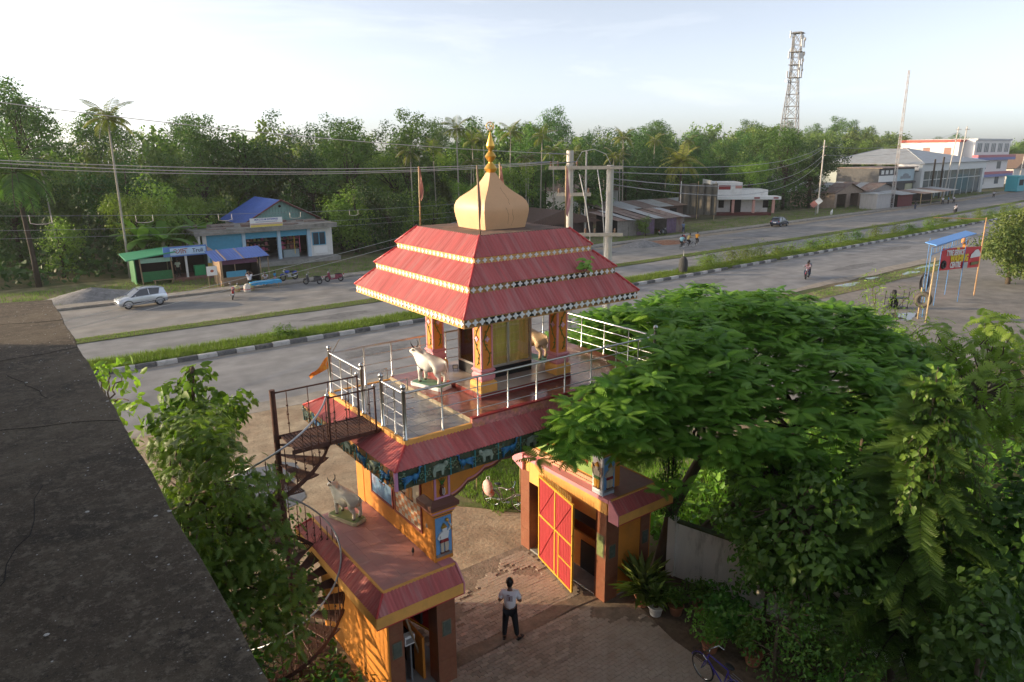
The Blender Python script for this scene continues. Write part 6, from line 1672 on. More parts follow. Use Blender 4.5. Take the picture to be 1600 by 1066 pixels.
text_mesh('Truli', .52, M_INK, 'lettering', bd, frame_matrix((10.02, 60.83, 2.88), (1, 0, 0), (0, 0, 1)), offset=.008)
mb = MB(); y = 60.82   # the local-script word, drawn stroke by stroke
for pth in ([(7.85, 3.02), (8.02, 3.10), (8.2, 2.98), (8.05, 2.86), (8.15, 2.72), (8.32, 2.80), (8.42, 2.98), (8.3, 3.1)], [(7.9, 2.9), (8.1, 2.78)], [(8.52, 3.08), (8.52, 2.68)], [(8.68, 3.08), (8.68, 2.68)], [(8.68, 2.92), (8.85, 2.95), (8.92, 2.80), (8.92, 2.68)], [(8.45, 3.09), (9.1, 3.12)]):
    mb.tube([(p[0], y, p[1]) for p in pth], .035, 5)
mb.build('lettering', M_INKR, bd)
MB().box(9.7, 10.7, 61.5, 62.0, .31, 1.3).build('ice_box', mat('green_ice_box', (.04, .36, .14), .5), ss)
MB().box(10.85, 11.25, 61.0, 61.05, .4, 1.5).build('poster', mat('yellow_poster', (.55, .40, .08), .6), ss)
# ---- blue-roofed hut by the footpath
hut = thing('kiosk', 'wooden kiosk with a blue tarpaulin roof at the footpath', 'kiosk', (12.4, 56.5, 0), world=True)
M_MUDW = mat('brown_board_wall', (.28, .19, .12), .85, var=.3, vscale=3, stretch=(1, 1, 4))
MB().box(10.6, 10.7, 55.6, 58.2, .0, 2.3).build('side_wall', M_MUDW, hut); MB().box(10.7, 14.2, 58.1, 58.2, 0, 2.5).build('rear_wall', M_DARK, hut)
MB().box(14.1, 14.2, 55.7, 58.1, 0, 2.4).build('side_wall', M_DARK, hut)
for (x0_, x1_, z0_, z1_, m_) in ((10.7, 13.0, 0, .75, M_MUDW), (11.1, 12.9, .76, 1.3, M_TURQ), (10.7, 14.0, 1.95, 2.35, mat('purple_board', (.12, .05, .10), .7))): MB().box(x0_, x1_, 55.6, 55.68, z0_, z1_).build('board', m_, hut)
MB().box(11.9, 11.96, 55.62, 55.68, 1.31, 1.94).build('mullion', M_WOOD, hut)
mb = MB(); corrugate(mb, (10.0, 55.0, 2.40), (15.0, 55.0, 2.55), (0, 3.3, .62), 0, 0, pitch=.25, amp=.02); mb.build('roof', M_BLUETIN, hut, smooth=True)
for x in (11, 12.6, 13.8): MB().box(x, x+.09, 54.98, 58.3, 0, .05, M=Matrix.Translation((0, 0, 2.46)) @ Matrix.Translation((0, 55, 0)) @ Matrix.Rotation(math.atan2(.62, 3.3), 4, 'X') @ Matrix.Translation((0, -55, 0))).build('roof_batten', M_WOOD, hut)
for x in (10.65, 14.15, 14.9): MB().tube([(x, 55.2, -.05), (x, 55.2, 2.45)], .05, 6).build('post', M_WOOD, hut)
nb = thing('notice_sign', 'small white notice on two bamboo legs beside the kiosk', 'sign', (9.85, 55.6, 0))
MB().box(-.45, .45, -.03, .03, 1.1, 1.95).build('board', M_WHITEP, nb)
MB().ball((0, -.04, 1.52), .16, 8, sc=(1, .2, .8)).build('mark', M_INKR, nb)
for x in (-.35, .35): MB().tube([(x, .05, -.05), (x, .05, 1.9)], .03, 6).build('leg', M_BAMBOO, nb)
# ---- people, vehicles and small things outside the shops
M_BLUECL = mat('blue_cloth', (.05, .30, .55), .85); M_GREYCL = mat('grey_shirt_cloth', (.42, .42, .45), .85, var=.2); M_KHAKI = mat('khaki_cloth', (.32, .26, .10), .85); M_YELCL = mat('orange_shirt_cloth', (.70, .30, .03), .85); M_REDST = mat('striped_red_cloth', (.45, .28, .30), .85, var=.5, vscale=20); M_CYAN = mat('cyan_cloth', (.25, .50, .58), .85); M_DKSH = mat('black_shirt_cloth', (.02, .02, .022), .85)
person('man in white shirt with raised arms standing before the kiosk', (12.15, 52.2, 0), R(170), 'armsup', M_CLOTHW, M_TROUSER)
person('seated person in grey shirt behind the blue table', (13.9, 53.2, .16), R(150), 'sit', M_GREYCL, M_TROUSER)
person('child in blue top standing by the blue motorcycle', (15.2, 54.6, .01), R(200), 'stand', M_BLUECL, mat('pink_cloth', (.5, .2, .28), .85), sc=.62)
person('person in pale shirt inside the stall with the light blue signboard', (8.35, 62.3, .30), R(180), 'stand', mat('pale_green_cloth', (.45, .52, .42), .85), M_TROUSER)
person('customer in pink shirt sitting at the shop entrance', (17.6, 66.6, .48), R(160), 'sit', mat('pale_pink_cloth', (.55, .36, .36), .85), M_DENIM)
tb = thing('trestle_table', 'low table under a sky blue cloth at the kerb', 'table', (13.4, 51.9, 0))
MB().box(-1.35, 1.35, -.45, .45, .66, .72).build('top', M_BLUECL, tb)
mb = MB(); v = []; f = []
for i in range(41):
    x = -1.37+2.74*i/40; v += [(x, -.47+.03*math.sin(i*1.3), .48+.03*math.sin(i*.9)), (x, -.46, .73)]
for i in range(40): f.append((2*i, 2*i+2, 2*i+3, 2*i+1))
mb.add(v, f); mb.build('cloth', M_BLUECL, tb, smooth=True)
for x in (-1.1, 1.1):
    for y in (-.35, .35): MB().box(x-.03, x+.03, y-.03, y+.03, 0, .659).build('leg', M_WOOD, tb)
for i, (x, y, c, h, nm) in enumerate(((11.6, 51.3, (.62, .58, .52), .75, 'white and red sack nearest the motorcycle'), (10.9, 52.0, (.50, .45, .22), .6, 'yellow sack left of the white sack'), (12.1, 51.9, (.55, .50, .25), .65, 'yellow sack beside the blue table'))):
    t = thing('sack', nm, 'sack', (x, y, 0))
    MB().lathe([(.22, 0), (.30, .1), (.30, h*.7), (.2, h*.9), (.08, h)], 12).build('bag', mat('sackcloth%d' % i, c, .85, var=.15), t, smooth=True)
    MB().torus((0, 0, h*.35), .302, .03, 'Z', 16, 6).build('band', mat('sack_red', (.45, .06, .10), .8), t)
motorbike('red and black motorcycle parked by the white sack, seen from behind', (9.7, 49.0, .01), R(72), mat('red_bike_paint', (.32, .03, .03), .3))
motorbike('blue motorcycle on the footpath behind the blue table', (16.4, 54.0, .16), R(190), mat('blue_bike_paint', (.03, .07, .38), .3))
motorbike('black scooter parked nearest the blue table', (17.6, 51.2, .01), R(150), mat('black_scooter_paint', (.05, .05, .055), .3), scooter=True)
motorbike('maroon scooter parked last in the row by the shop', (19.8, 51.4, .01), R(165), mat('maroon_scooter_paint', (.20, .03, .06), .3), scooter=True)
car('silver hatchback parked by the gravel heap', (3.0, 50.6, .01), R(188), mat('silver_car_paint', (.52, .55, .60), .25, metal=.55, var=.03, coat=.5))
car('dark blue hatchback parked on the far service road', (96.6, 54.1, .01), R(10), mat('dark_blue_car_paint', (.02, .03, .07), .2, metal=.4, var=.03, coat=.6))
def heap(name, label, loc, r, h, m, seed):
    mb = MB(); n = 20; rnd = random.Random(seed); v = []; f = []; k = 7
    for i in range(k):
        t_ = i/(k-1)
        for j in range(n):
            a = 2*PI*j/n; rr_ = r*(1-t_)*(1+rnd.uniform(-.12, .12))+.02
            v.append((rr_*1.5*math.cos(a), rr_*math.sin(a), h*(t_**.8)*(1+rnd.uniform(-.05, .05))-.02))
    for i in range(k-1):
        for j in range(n): f.append((i*n+j, i*n+(j+1) % n, (i+1)*n+(j+1) % n, (i+1)*n+j))
    mb.add(v, f); o = mb.build(name, m, loc=loc, smooth=True); tag(o, label, 'heap'); return o
G_GRAV = ground_mat('grey_gravel', ((.22, .215, .21), (.30, .29, .28), (.14, .14, .14)), 1.2, 18., bump=1.0)
heap('gravel_heap', 'grey gravel heap behind the silver hatchback', (.2, 56.5, 0), 2.6, 1.0, G_GRAV, 1)
heap('gravel_heap', 'dark gravel heap on the service road below the tin workshop', (61.7, 51.2, 0), 2.0, .75, G_GRAV, 2)
heap('brick_rubble_heap', 'reddish brick rubble heap beside the cyclists', (66.4, 51.3, 0), 2.2, .35, ground_mat('brick_rubble', ((.32, .14, .08), (.36, .22, .14), (.22, .10, .06)), 1.5, 14., bump=1.0), 3)
# ---- tin workshop in the middle distance
ws = thing('tin_workshop', 'low workshop of patched rusty tin sheets with a dark doorway', 'workshop', (73, 61, 0), world=True)
rr = random.Random(9)
M_PURT = mat('purple_tin', (.15, .10, .17), .6, var=.35, vscale=2.2, dirt=(.20, .09, .06), dirt_amt=.6); M_GRYT = mat('grey_board', (.26, .24, .22), .8, var=.25, vscale=2)
xs = [66.2, 68.2, 69.6, 71.6, 72.8, 75.0, 76.8, 78.2]
for i in range(7):
    if i == 4: continue
    mb = MB(); corrugate(mb, (xs[i], 59.6-(xs[i]-70)*.16, 0), (xs[i+1]-.03, 59.6-(xs[i+1]-70)*.16, 0), (0, 0, 2.35), 0, 0, pitch=.3, amp=.02); mb.build('wall_sheet', (M_GRYT, M_GRYT, M_PURT, M_PURT, M_DARK, M_PURT, M_RUSTTIN)[i], ws)
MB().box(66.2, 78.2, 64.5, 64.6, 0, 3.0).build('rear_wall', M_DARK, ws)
MB().box(78.2, 78.3, 58.3, 64.5, 0, 2.6).build('side_wall', M_GRYT, ws)
for i in range(8):
    x0_ = 65.6+i*1.65; mb = MB(); corrugate(mb, (x0_, 58.9-(x0_-70)*.16, 2.30+rr.uniform(-.05, .12)), (x0_+1.75, 58.9-(x0_+1.75-70)*.16, 2.30+rr.uniform(-.05, .12)), (0, 6.2, .95+rr.uniform(-.1, .1)), 0, 0, pitch=.32, amp=.025); mb.build('roof_sheet', (M_RUSTTIN, M_TIN, M_RUSTTIN)[i % 3], ws)
sh2 = thing('long_shed', 'long rusty-roofed shed behind the tin workshop', 'shed', (84, 72, 0), world=True)
MB().box(76, 100, 73, 77, 0, 2.5).build('wall', mat('brown_shed_wall', (.16, .11, .09), .8, var=.3, vscale=1.0), sh2)
for i in range(6):
    mb = MB(); corrugate(mb, (75.5+i*4.1, 72, 2.5), (79.65+i*4.1, 72, 2.5), (0, 5.5, .9), 0, 0, pitch=.4, amp=.03); mb.build('roof_sheet', (M_RUSTTIN, M_TIN)[i % 2], sh2)
for x in (80, 86, 92): MB().box(x, x+1.6, 72.9, 72.99, 0, 2.0).build('doorway', M_DARK, sh2)
hz = thing('hillside_house', 'pale house with brown roof among the banana plants', 'house', (88, 92, 0), world=True)
MB().box(84, 96, 90, 98, 0, 4.6).build('wall', M_WHITEWALL, hz)
mb = MB(); mb.prism([(83.4, 4.4), (96.6, 4.4), (90, 7.4)], 89.4, 98.6, 'Y'); mb.build('roof', mat('brown_tin', (.22, .15, .11), .6, var=.15), hz)
for x in (86, 92): MB().box(x, x+1.2, 89.9, 89.99, 1.5, 3).build('window', M_DARK, hz)
rh = thing('roadside_hut', 'dark thatched hut with brown roof left of the tin workshop', 'hut', (60, 66, 0), world=True)
MB().box(52, 65, 64, 70, 0, 2.2).build('wall', mat('dark_hut_wall', (.07, .05, .045), .85, var=.3), rh)
mb = MB(); mb.prism([(51.2, 2.1), (65.8, 2.1), (65, 2.4), (58.5, 4.0), (52, 2.4)], 63, 71, 'Y'); mb.build('roof', mat('dark_brown_roof', (.11, .065, .05), .8, var=.25), rh)
# ---- tall dark shade cloth
sc_ = thing('shade_cloth_screen', 'tall dark shade-cloth screen hung on poles beside the white house', 'screen', (97, 70, 0), world=True)
mb = MB(); v = []; f = []
for i in range(61):
    t_ = i/60; x = 95.2+2.8*t_; y = 73.2-5.4*t_+.35*math.sin(i*.5)+.15*math.sin(i*1.4)
    v += [(x, y, .8), (x+.1*math.sin(i*.5), y, 6.3-.25*math.sin(PI*t_*3)**2)]
for i in range(60): f.append((2*i, 2*i+2, 2*i+3, 2*i+1))
mb.add(v, f); mb.build('cloth', mat('dark_net_cloth', (.13, .12, .10), .9, var=.25, vscale=1.2), sc_, smooth=True)
for t_ in (0, .5, 1): MB().tube([(95.2+2.8*t_, 73.2-5.4*t_+.3, 0), (95.2+2.8*t_, 73.2-5.4*t_+.3, 6.6)], .07, 6).build('pole', M_BAMBOO if t_ else M_WHITEP, sc_)
# ---- white bungalow with red trim
wh = thing('white_bungalow', 'white flat-roofed bungalow with red panels and pink pillars', 'house', (110, 74, 0), world=True)
A = Vector((104.5, 73.5, 0)); Bv = Vector((112.5, 66.6, 0)); ux = (Bv-A).normalized(); uy = Vector((-ux.y, ux.x, 0)); LL = (Bv-A).length
WM = Matrix(((ux.x, uy.x, 0, A.x), (ux.y, uy.y, 0, A.y), (0, 0, 1, 0), (0, 0, 0, 1)))
def wb(nm, m, x0, x1, y0, y1, z0, z1, par=None): 
    return MB().box(x0, x1, y0, y1, z0, z1, M=WM).build(nm, m, par or wh)
wb('wall', M_WHITEWALL, 0.6, LL, 1.8, 9, 0, 3.4); wb('plinth', mat('dark_red_plinth', (.14, .04, .035), .7), 0.3, LL+.2, -.2, 9, -.01, .5)
wb('canopy', M_WHITEP, -.2, LL+1.6, -1.0, 2.4, 3.0, 3.55); wb('parapet', M_WHITEWALL, -.2, 5.6, 1.6, 9, 3.55, 6.0)
wb('parapet', M_WHITEWALL, 5.61, LL, 2.2, 9, 3.55, 4.6); wb('gable_wall', M_WHITEP, -.45, -.21, 1.0, 9, 3.4, 6.4)
wb('red_panel', mat('red_panel_paint', (.25, .03, .03), .5), 1.2, 3.4, 1.55, 1.599, 4.7, 5.5); wb('pink_panel', mat('pink_panel_paint', (.50, .25, .20), .5), 4.3, 5.5, 1.55, 1.599, 4.9, 5.5)
wb('red_panel', mat('red_panel_paint', (.25, .03, .03), .5), LL-3.3, LL-2.3, -1.05, -1.001, 3.15, 3.42); wb('red_panel', mat('red_panel_paint', (.25, .03, .03), .5), LL+.2, LL+1.1, -1.05, -1.001, 3.15, 3.42)
for x in (.2, 3.4, LL-3.4, LL+.2): wb('pillar', mat('pink_pillar_paint', (.60, .32, .27), .6), x, x+.45, -.6, -.15, .5, 3.0)
for x in (1.4, LL-.9): wb('window', M_DARK, x, x+1.0, 1.75, 1.79, 1.3, 2.7)
wb('doorway', M_DARK, 3.6, 5.6, 1.75, 1.79, .5, 2.8)
# ---- brick shed, red cabin and stalls further right
bs = thing('brick_shed', 'unplastered brick shed with open bays and rusty gable roof', 'shed', (144, 70, 0), world=True)
M_BRK = mat('bare_brick_wall', (.34, .26, .20), .85, var=.2, vscale=2.5)
def gabled(t, x0, x1, y0, y1, zw, zr, wallm, roofm, bays, sheets=6):
    xm = (x0+x1)/2
    edges = [x0]+[b for p in bays for b in p]+[x1]
    for i in range(0, len(edges), 2):
        if edges[i+1]-edges[i] > .05: MB().box(edges[i], edges[i+1], y0, y0+.2, 0, zw).build('front_wall', wallm, t)
    mb = MB(); mb.prism([(x0, zw-.45), (x1, zw-.45), (x1, zw), (xm, zr-.1), (x0, zw)], y0+.003, y0+.19, 'Y'); mb.build('gable', wallm, t)
    MB().box(x0, x1, y1-.2, y1, 0, zw).build('rear_wall', M_DARK, t); MB().box(x0, x0+.2, y0+.2, y1-.2, 0, zw).build('side_wall', wallm, t); MB().box(x1-.2, x1, y0+.2, y1-.2, 0, zw).build('side_wall', wallm, t)
    for (a, b, o) in ((x0-.4, xm, 1), (x1+.4, xm, -1)):
        for k in range(sheets):
            ya = y0-.5+(y1-y0+1)*k/sheets; yb = y0-.5+(y1-y0+1)*(k+1)/sheets
            mb = MB(); corrugate(mb, (a, yb, zw-.2), (a, ya, zw-.2), (b-a, 0, zr-zw+.2), 0, 0, pitch=.4, amp=.03); mb.build('roof_sheet', roofm if (k+o) % 3 else M_TIN, t)
gabled(bs, 136.5, 147.5, 67.5, 78, 3.3, 5.0, M_BRK, M_RUSTTIN, [(137.3, 141.0), (142.6, 146.0)])
bs2 = thing('grey_shed', 'grey gabled shed between the brick shed and the red cabin', 'shed', (154, 70, 0), world=True)
gabled(bs2, 148.5, 160.5, 66.5, 77, 3.2, 4.7, mat('grey_shed_wall', (.34, .32, .30), .8, var=.15), M_RUSTTIN, [(148.7, 151.0)])
ws2 = thing('whitewashed_hut', 'pale tin hut beside the red cabin', 'hut', (146, 61, 0), world=True)
MB().box(140.0, 145.7, 60.5, 64, 0, 3.0).build('wall', mat('pale_tin_wall', (.45, .43, .42), .7, var=.15, stretch=(1, 1, .2)), ws2)
MB().box(139.7, 145.9, 60.2, 64.2, 3.01, 3.12).build('roof', M_TIN, ws2)
rc_ = thing('red_cabin', 'dark red plank cabin with a pale tin roof', 'cabin', (150, 61, 0), world=True)
for i in range(12): MB().box(147.8+i*.5, 148.27+i*.5, 60.0-.012*i, 60.1-.012*i, 0, 2.6).build('plank', mat('dark_red_plank', (.14, .03, .03), .7, var=.25), rc_)
MB().box(147.8, 153.8, 60.11, 63.5, 0, 2.58).build('body', M_DARK, rc_)
mb = MB(); corrugate(mb, (147.3, 59.3, 2.65), (154.3, 59.3, 2.65), (0, 4.8, .6), 0, 0, pitch=.5, amp=.03); mb.build('roof', M_TIN, rc_)
st = thing('market_stall', 'open stall with tin roof on bamboo posts before the showroom', 'stall', (166, 62, 0), world=True)
for (x, y) in ((158, 60), (163, 60), (168, 60), (173, 60.4), (158, 64), (173, 64.4)): MB().tube([(x, y, 0), (x, y, 2.6)], .09, 6).build('post', M_BAMBOO, st)
for i in range(4):
    mb = MB(); corrugate(mb, (157+i*4.2, 59, 2.5+.08*i), (161.3+i*4.2, 59, 2.58+.08*i), (0, 6, .5), 0, 0, pitch=.5, amp=.03); mb.build('roof_sheet', M_TIN if i % 2 else M_RUSTTIN, st)
MB().box(158, 172, 61, 62, .7, .8).build('counter', M_WOOD, st); MB().box(158, 173, 64.3, 64.4, 0, 2.4).build('back_wall', M_DARK, st)
for i, (x, y, m_, lab) in enumerate(((164.5, 58.2, M_CLOTHW, 'person in white shirt at the far market stall'), (166.8, 58.0, M_BLUECL, 'person in turquoise shirt at the far market stall'), (169.0, 57.8, M_CLOTHW, 'person in pale shirt right of the turquoise shirt'))):
    person(lab, (x, y, .0), R(120+i*70), 'stand', m_, M_TROUSER)
# ---- showroom with hipped grey roof and glass front
sr = thing('showroom', 'large showroom with glass front and wide grey metal roof', 'showroom', (200, 80, 0), world=True)
c0 = Vector((176.5, 69.0, 0)); c1 = Vector((222, 72.5, 0)); c2 = Vector((188, 104, 0))
e1 = (c1-c0).normalized(); L1 = (c1-c0).length; e2 = Vector((-e1.y, e1.x, 0)); L2 = 25.0
SM = Matrix(((e1.x, e2.x, 0, c0.x), (e1.y, e2.y, 0, c0.y), (0, 0, 1, 0), (0, 0, 0, 1)))
def sb(nm, m, x0, x1, y0, y1, z0, z1, par=None): return MB().box(x0, x1, y0, y1, z0, z1, M=SM).build(nm, m, par or sr)
M_SRW = mat('showroom_white', (.60, .62, .62), .5, var=.06)
sb('fascia', M_SRW, -.4, L1+.4, -.4, .3, 6.6, 8.6)
for x in (-.3, L1-1.6): sb('corner_pier', M_SRW, x, x+1.8, -.3, 1.2, 0, 6.59)
sb('interior', mat('showroom_interior', (.12, .14, .14), .7, var=.3, vscale=.6), 1.5, L1-1.6, 4, 5, 0, 6.6)
M_SGL = mat('showroom_glass', (.10, .13, .14), .08, spec=.7, var=.25, vscale=.25)
npn = 9
for i in range(npn):
    xa = 1.55+(L1-3.2)*i/npn; xb = 1.55+(L1-3.2)*(i+1)/npn
    sb('glass_pane', M_SGL, xa+.1, xb-.1, .1, .16, .3, 4.4); sb('glass_pane', M_SGL, xa+.1, xb-.1, .1, .16, 4.6, 6.58)
    sb('mullion', M_SRW, xb-.09, xb+.09, .02, .2, .0, 6.59)
sb('side_wall', mat('pale_green_sheet', (.42, .47, .44), .6, var=.1), -.2, .1, 1.3, L2, 0, 6.58)
sb('transom', M_SRW, 1.55, L1-1.65, .0, .22, 4.42, 4.58)
v = [SM @ Vector(p) for p in ((-1, -1, 8.4), (L1+1, -1, 8.4), (L1+1, L2, 8.4), (-1, L2, 8.4), (L1*.35, 10, 12.0), (L1*.35, L2-9, 12.0))]
for k, fc in enumerate(((0, 1, 4), (3, 0, 4, 5), (1, 2, 5, 4), (2, 3, 5))):
    mb = MB(); 
    P = [v[i] for i in fc]; mb.add(P, [tuple(range(len(P)))]); o = mb.build('roof_slope', M_TIN, sr)
    so = o.modifiers.new('t', 'SOLIDIFY'); so.thickness = .15
# painted board and upper storey on the showroom's side
ub = thing('blue_billboard_building', 'two-storey shop with a pale blue car billboard beside the showroom', 'shop', (170, 74, 0), world=True)
MB().box(158.5, 175.3, 70, 80, 0, 7.6).build('wall', mat('shop_dark', (.10, .10, .10), .8, var=.3), ub)
MB().box(166.5, 175.2, 69.85, 69.98, 4.6, 7.3).build('billboard', mat('pale_blue_board', (.40, .52, .58), .5, var=.15, vscale=.5), ub)
MB().box(158.6, 166.3, 69.85, 69.98, 4.6, 6.0).build('white_board', M_WHITEP, ub)
mb = MB(); mb.box(168.5, 173.5, 69.80, 69.84, 5.1, 5.7); mb.ball((171, 69.82, 5.8), .9, 10, sc=(1.7, .03, .6)); mb.build('billboard_car', mat('board_grey', (.22, .25, .28), .5), ub)
MB().box(158.5, 175.2, 69.3, 69.84, 4.2, 4.5).build('ledge', mat('dark_ledge', (.06, .06, .065), .6), ub)
MB().box(171.5, 175, 69.9, 69.98, 1.0, 3.9).build('yellow_board', mat('pale_yellow_board', (.45, .45, .30), .6), ub)
for x in (159.5, 161.5, 163.5): MB().box(x, x+1.2, 69.92, 69.99, 6.3, 7.2).build('window', M_WHITEP, ub)
MB().box(158.3, 175.4, 69.2, 80, 7.62, 7.8).build('roof', M_RUSTTIN, ub)
# ---- three-storey white house
tw_ = thing('three_storey_house', 'white three-storey house with pink and blue ledges behind the showroom', 'house', (244, 85, 0), world=True)
hx0, hx1, hy0, hy1 = 231, 257, 79, 99
MB().box(hx0, hx1, hy0, hy1, 0, 14.2).build('wall', mat('bright_white_wall', (.78, .76, .74), .7, var=.05), tw_)
for (z, m_) in ((4.3, M_PINK), (9.3, M_PINK)): MB().box(hx0-.8, hx1+1.2, hy0-1.6, hy0+.01, z, z+.7).build('ledge', mat('dusky_pink_ledge', (.45, .15, .18), .6), tw_); MB().box(hx0-.8, hx1+1.21, hy0-1.62, hy0-.01, z-.8, z-.01).build('ledge', mat('violet_blue_ledge', (.18, .20, .42), .6), tw_)
MB().box(hx0-3.2, hx0-.01, hy0+3, hy1, 0, 13.8).build('side_wing', mat('bright_white_wall', (.78, .76, .74), .7, var=.05), tw_)
MB().box(hx0-3.6, hx0+.5, hy0+2.6, hy1, 13.81, 14.5).build('red_coping', mat('red_coping', (.45, .08, .05), .6), tw_)
MB().box(hx0+.6, hx1+.3, hy0-.3, hy1, 14.21, 14.7).build('coping', mat('grey_coping', (.5, .52, .54), .6), tw_)
for k in range(5):
    x = hx0+1.5+k*5.0
    w = MB().box(x, x+3.4, hy0-.03, hy0-.001, 10.8, 13.4).build('window', mat('blue_grey_glass', (.10, .13, .16), .15), tw_)
    mb = MB(); 
    for q in (0, 1.1, 2.2, 3.35): mb.box(x+q-.05, x+q+.08, hy0-.07, hy0-.031, 10.7, 13.5)
    mb.build('frame', M_WHITEP, w)
for (x, z) in ((238, 5.8), (249, 5.8), (238, 1.2), (249, 1.2)): MB().box(x, x+3, hy0-.03, hy0-.001, z, z+2.2).build('window', mat('blue_grey_glass', (.10, .13, .16), .15), tw_)
for y in (84, 90, 96): 
    w = MB().box(hx0-3.24, hx0-3.21, y, y+2.0, 9.6, 12.2).build('window', mat('brown_shutters', (.30, .16, .12), .6), tw_)
fh = thing('far_house', 'low white house with a brown roof at the right edge', 'house', (285, 86, 0), world=True)
MB().box(278, 300, 84, 96, 0, 5.5).build('wall', M_WHITEWALL, fh)
mb = MB(); mb.prism([(277, 5.3), (301, 5.3), (289, 10)], 83, 97, 'Y'); mb.build('roof', mat('brown_tin', (.22, .15, .11), .6, var=.15), fh)
MB().box(284, 286, 83.95, 83.99, 0, 2.4).build('door', M_DARK, fh)
tk = thing('turquoise_kiosk', 'small turquoise kiosk by the road at the right edge', 'kiosk', (229, 66.5, 0))
MB().box(-2.6, 2.6, -1.5, 1.5, .2, 4.2).build('body', mat('turquoise_kiosk_paint', (.06, .36, .42), .5, var=.1), tk); MB().box(-2.8, 2.8, -1.8, 1.7, 4.21, 4.5).build('roof', mat('turquoise_roof', (.08, .42, .48), .5), tk); MB().box(-1.6, 1.4, -1.53, -1.501, 1.8, 3.4).build('hatch', M_DARK, tk)
# ---- people and vehicles on the far road
def rider(label_p, base, rz, pose, shirt, tr, dx=-.25, dz=0.0, sc=1.0):
    d = Vector((math.cos(rz), math.sin(rz), 0))
    return person(label_p, (base[0]+d.x*dx, base[1]+d.y*dx, base[2]+dz), rz-PI/2, pose, shirt, tr, sc)
for (x, y, rz, sh_, nm, cn) in ((62.9, 45.6, R(20), M_CYAN, 'cyan', 'leftmost'), (64.8, 46.0, R(-15), M_KHAKI, 'khaki', 'middle'), (66.9, 46.5, R(25), M_YELCL, 'orange', 'rightmost')):
    bicycle('%s of three bicycles on the service road, ridden by the %s shirt' % (cn, nm), (x, y, .01), rz, M_BLACK, group='bicycles on the service road')
    rider('cyclist in %s shirt on the service road' % nm, (x, y, .01), rz, 'cycle', sh_, M_TROUSER)
motorbike('red motorcycle standing behind the three cyclists', (68.6, 50.3, .01), R(15), mat('red_bike_paint', (.32, .03, .03), .3))
motorbike('dark motorcycle parked before the doorway of the tin workshop', (72.8, 57.6, .01), R(5), mat('black_bike_paint', (.04, .04, .045), .3))
person('man in blue leaning at the wall of the tin workshop', (77.0, 57.3, .0), R(160), 'stand', mat('steel_blue_cloth', (.14, .20, .32), .85), M_DENIM)
person('pedestrian in black shirt walking on the far service road', (146, 55.6, .0), R(-60), 'stride', M_DKSH, M_DENIM)
motorbike('scooter with white-shirted rider on the far carriageway', (142.3, 46.6, .01), R(190), mat('black_scooter_paint', (.05, .05, .055), .3), scooter=True, lean=0)
rider('rider in white shirt on the scooter far down the road', (142.3, 46.6, .01), R(190), 'ride', M_CLOTHW, M_TROUSER, dx=-.2)
rider('passenger in grey shirt on the scooter far down the road', (142.3, 46.6, .01), R(190), 'ride', M_GREYCL, M_TROUSER, dx=-.6, dz=.05)
mx, my, mr = 55.8, 24.4, R(200)
motorbike('red motorcycle carrying two people on the near carriageway', (mx, my, .005), mr, mat('crimson_bike_paint', (.34, .03, .06), .3), lean=0)
rider('motorcyclist in striped shirt on the near carriageway', (mx, my, .01), mr, 'ride', M_REDST, M_DENIM, dx=-.12)
rider('pillion passenger in dark clothes behind the striped motorcyclist', (mx, my, .01), mr, 'ride', mat('slate_cloth', (.12, .14, .18), .85), M_TROUSER, dx=-.52, dz=.06)
person('pedestrian in pale clothes near the right end of the road', (197, 60, 0), R(100), 'stand', M_GREYCL, M_TROUSER)
# white goat on the footpath
gt = thing('goat', 'small white goat on the far footpath by the diamond sign', 'goat', (120.6, 59.0, .1), R(20))
V = [(-.3, 0, .48), (.0, 0, .47), (.28, 0, .50), (.40, 0, .64), (.50, 0, .74), (.62, 0, .68)]; E = [(i, i+1) for i in range(5)]; Rr = [.12, .14, .12, .07, .065, .04]
for s in (-1, 1):
    for (x, b_) in ((-.28, 0), (.26, 2)):
        k = len(V); V += [(x, s*.08, .32), (x-.03, s*.08, .17), (x, s*.08, .01)]; Rr += [.055, .03, .028]; E += [(b_, k), (k, k+1), (k+1, k+2)]
k = len(V); V += [(-.42, 0, .56)]; Rr += [.03]; E += [(0, k)]
place('body', skin_mesh('body', V, E, Rr, M_WHITEP, sub=1), gt, None, None, 1.3)
mb = MB(); 
for s in (-1, 1): mb.tube([(.5*1.3, s*.04, .8*1.3), (.46*1.3, s*.06, .9*1.3)], [.015, .004], 5)
mb.build('horns', M_GREY, gt)
# diamond road sign
ds = thing('diamond_sign', 'red and white diamond sign on a post by the far footpath', 'sign', (119.4, 61.5, 0), R(-55))
MB().tube([(0, 0, 0), (0, 0, 2.4)], .05, 6).build('post', M_GREY, ds)
for (x, m_) in ((-.42, mat('sign_pale_red', (.55, .22, .18), .5)), (.42, M_WHITEP)): MB().box(-.5, .5, -.02, .02, -.5, .5, M=Matrix.Translation((x, -.06, 2.3+x*.7)) @ Matrix.Rotation(PI/4, 4, 'Y')).build('plate', m_, ds)

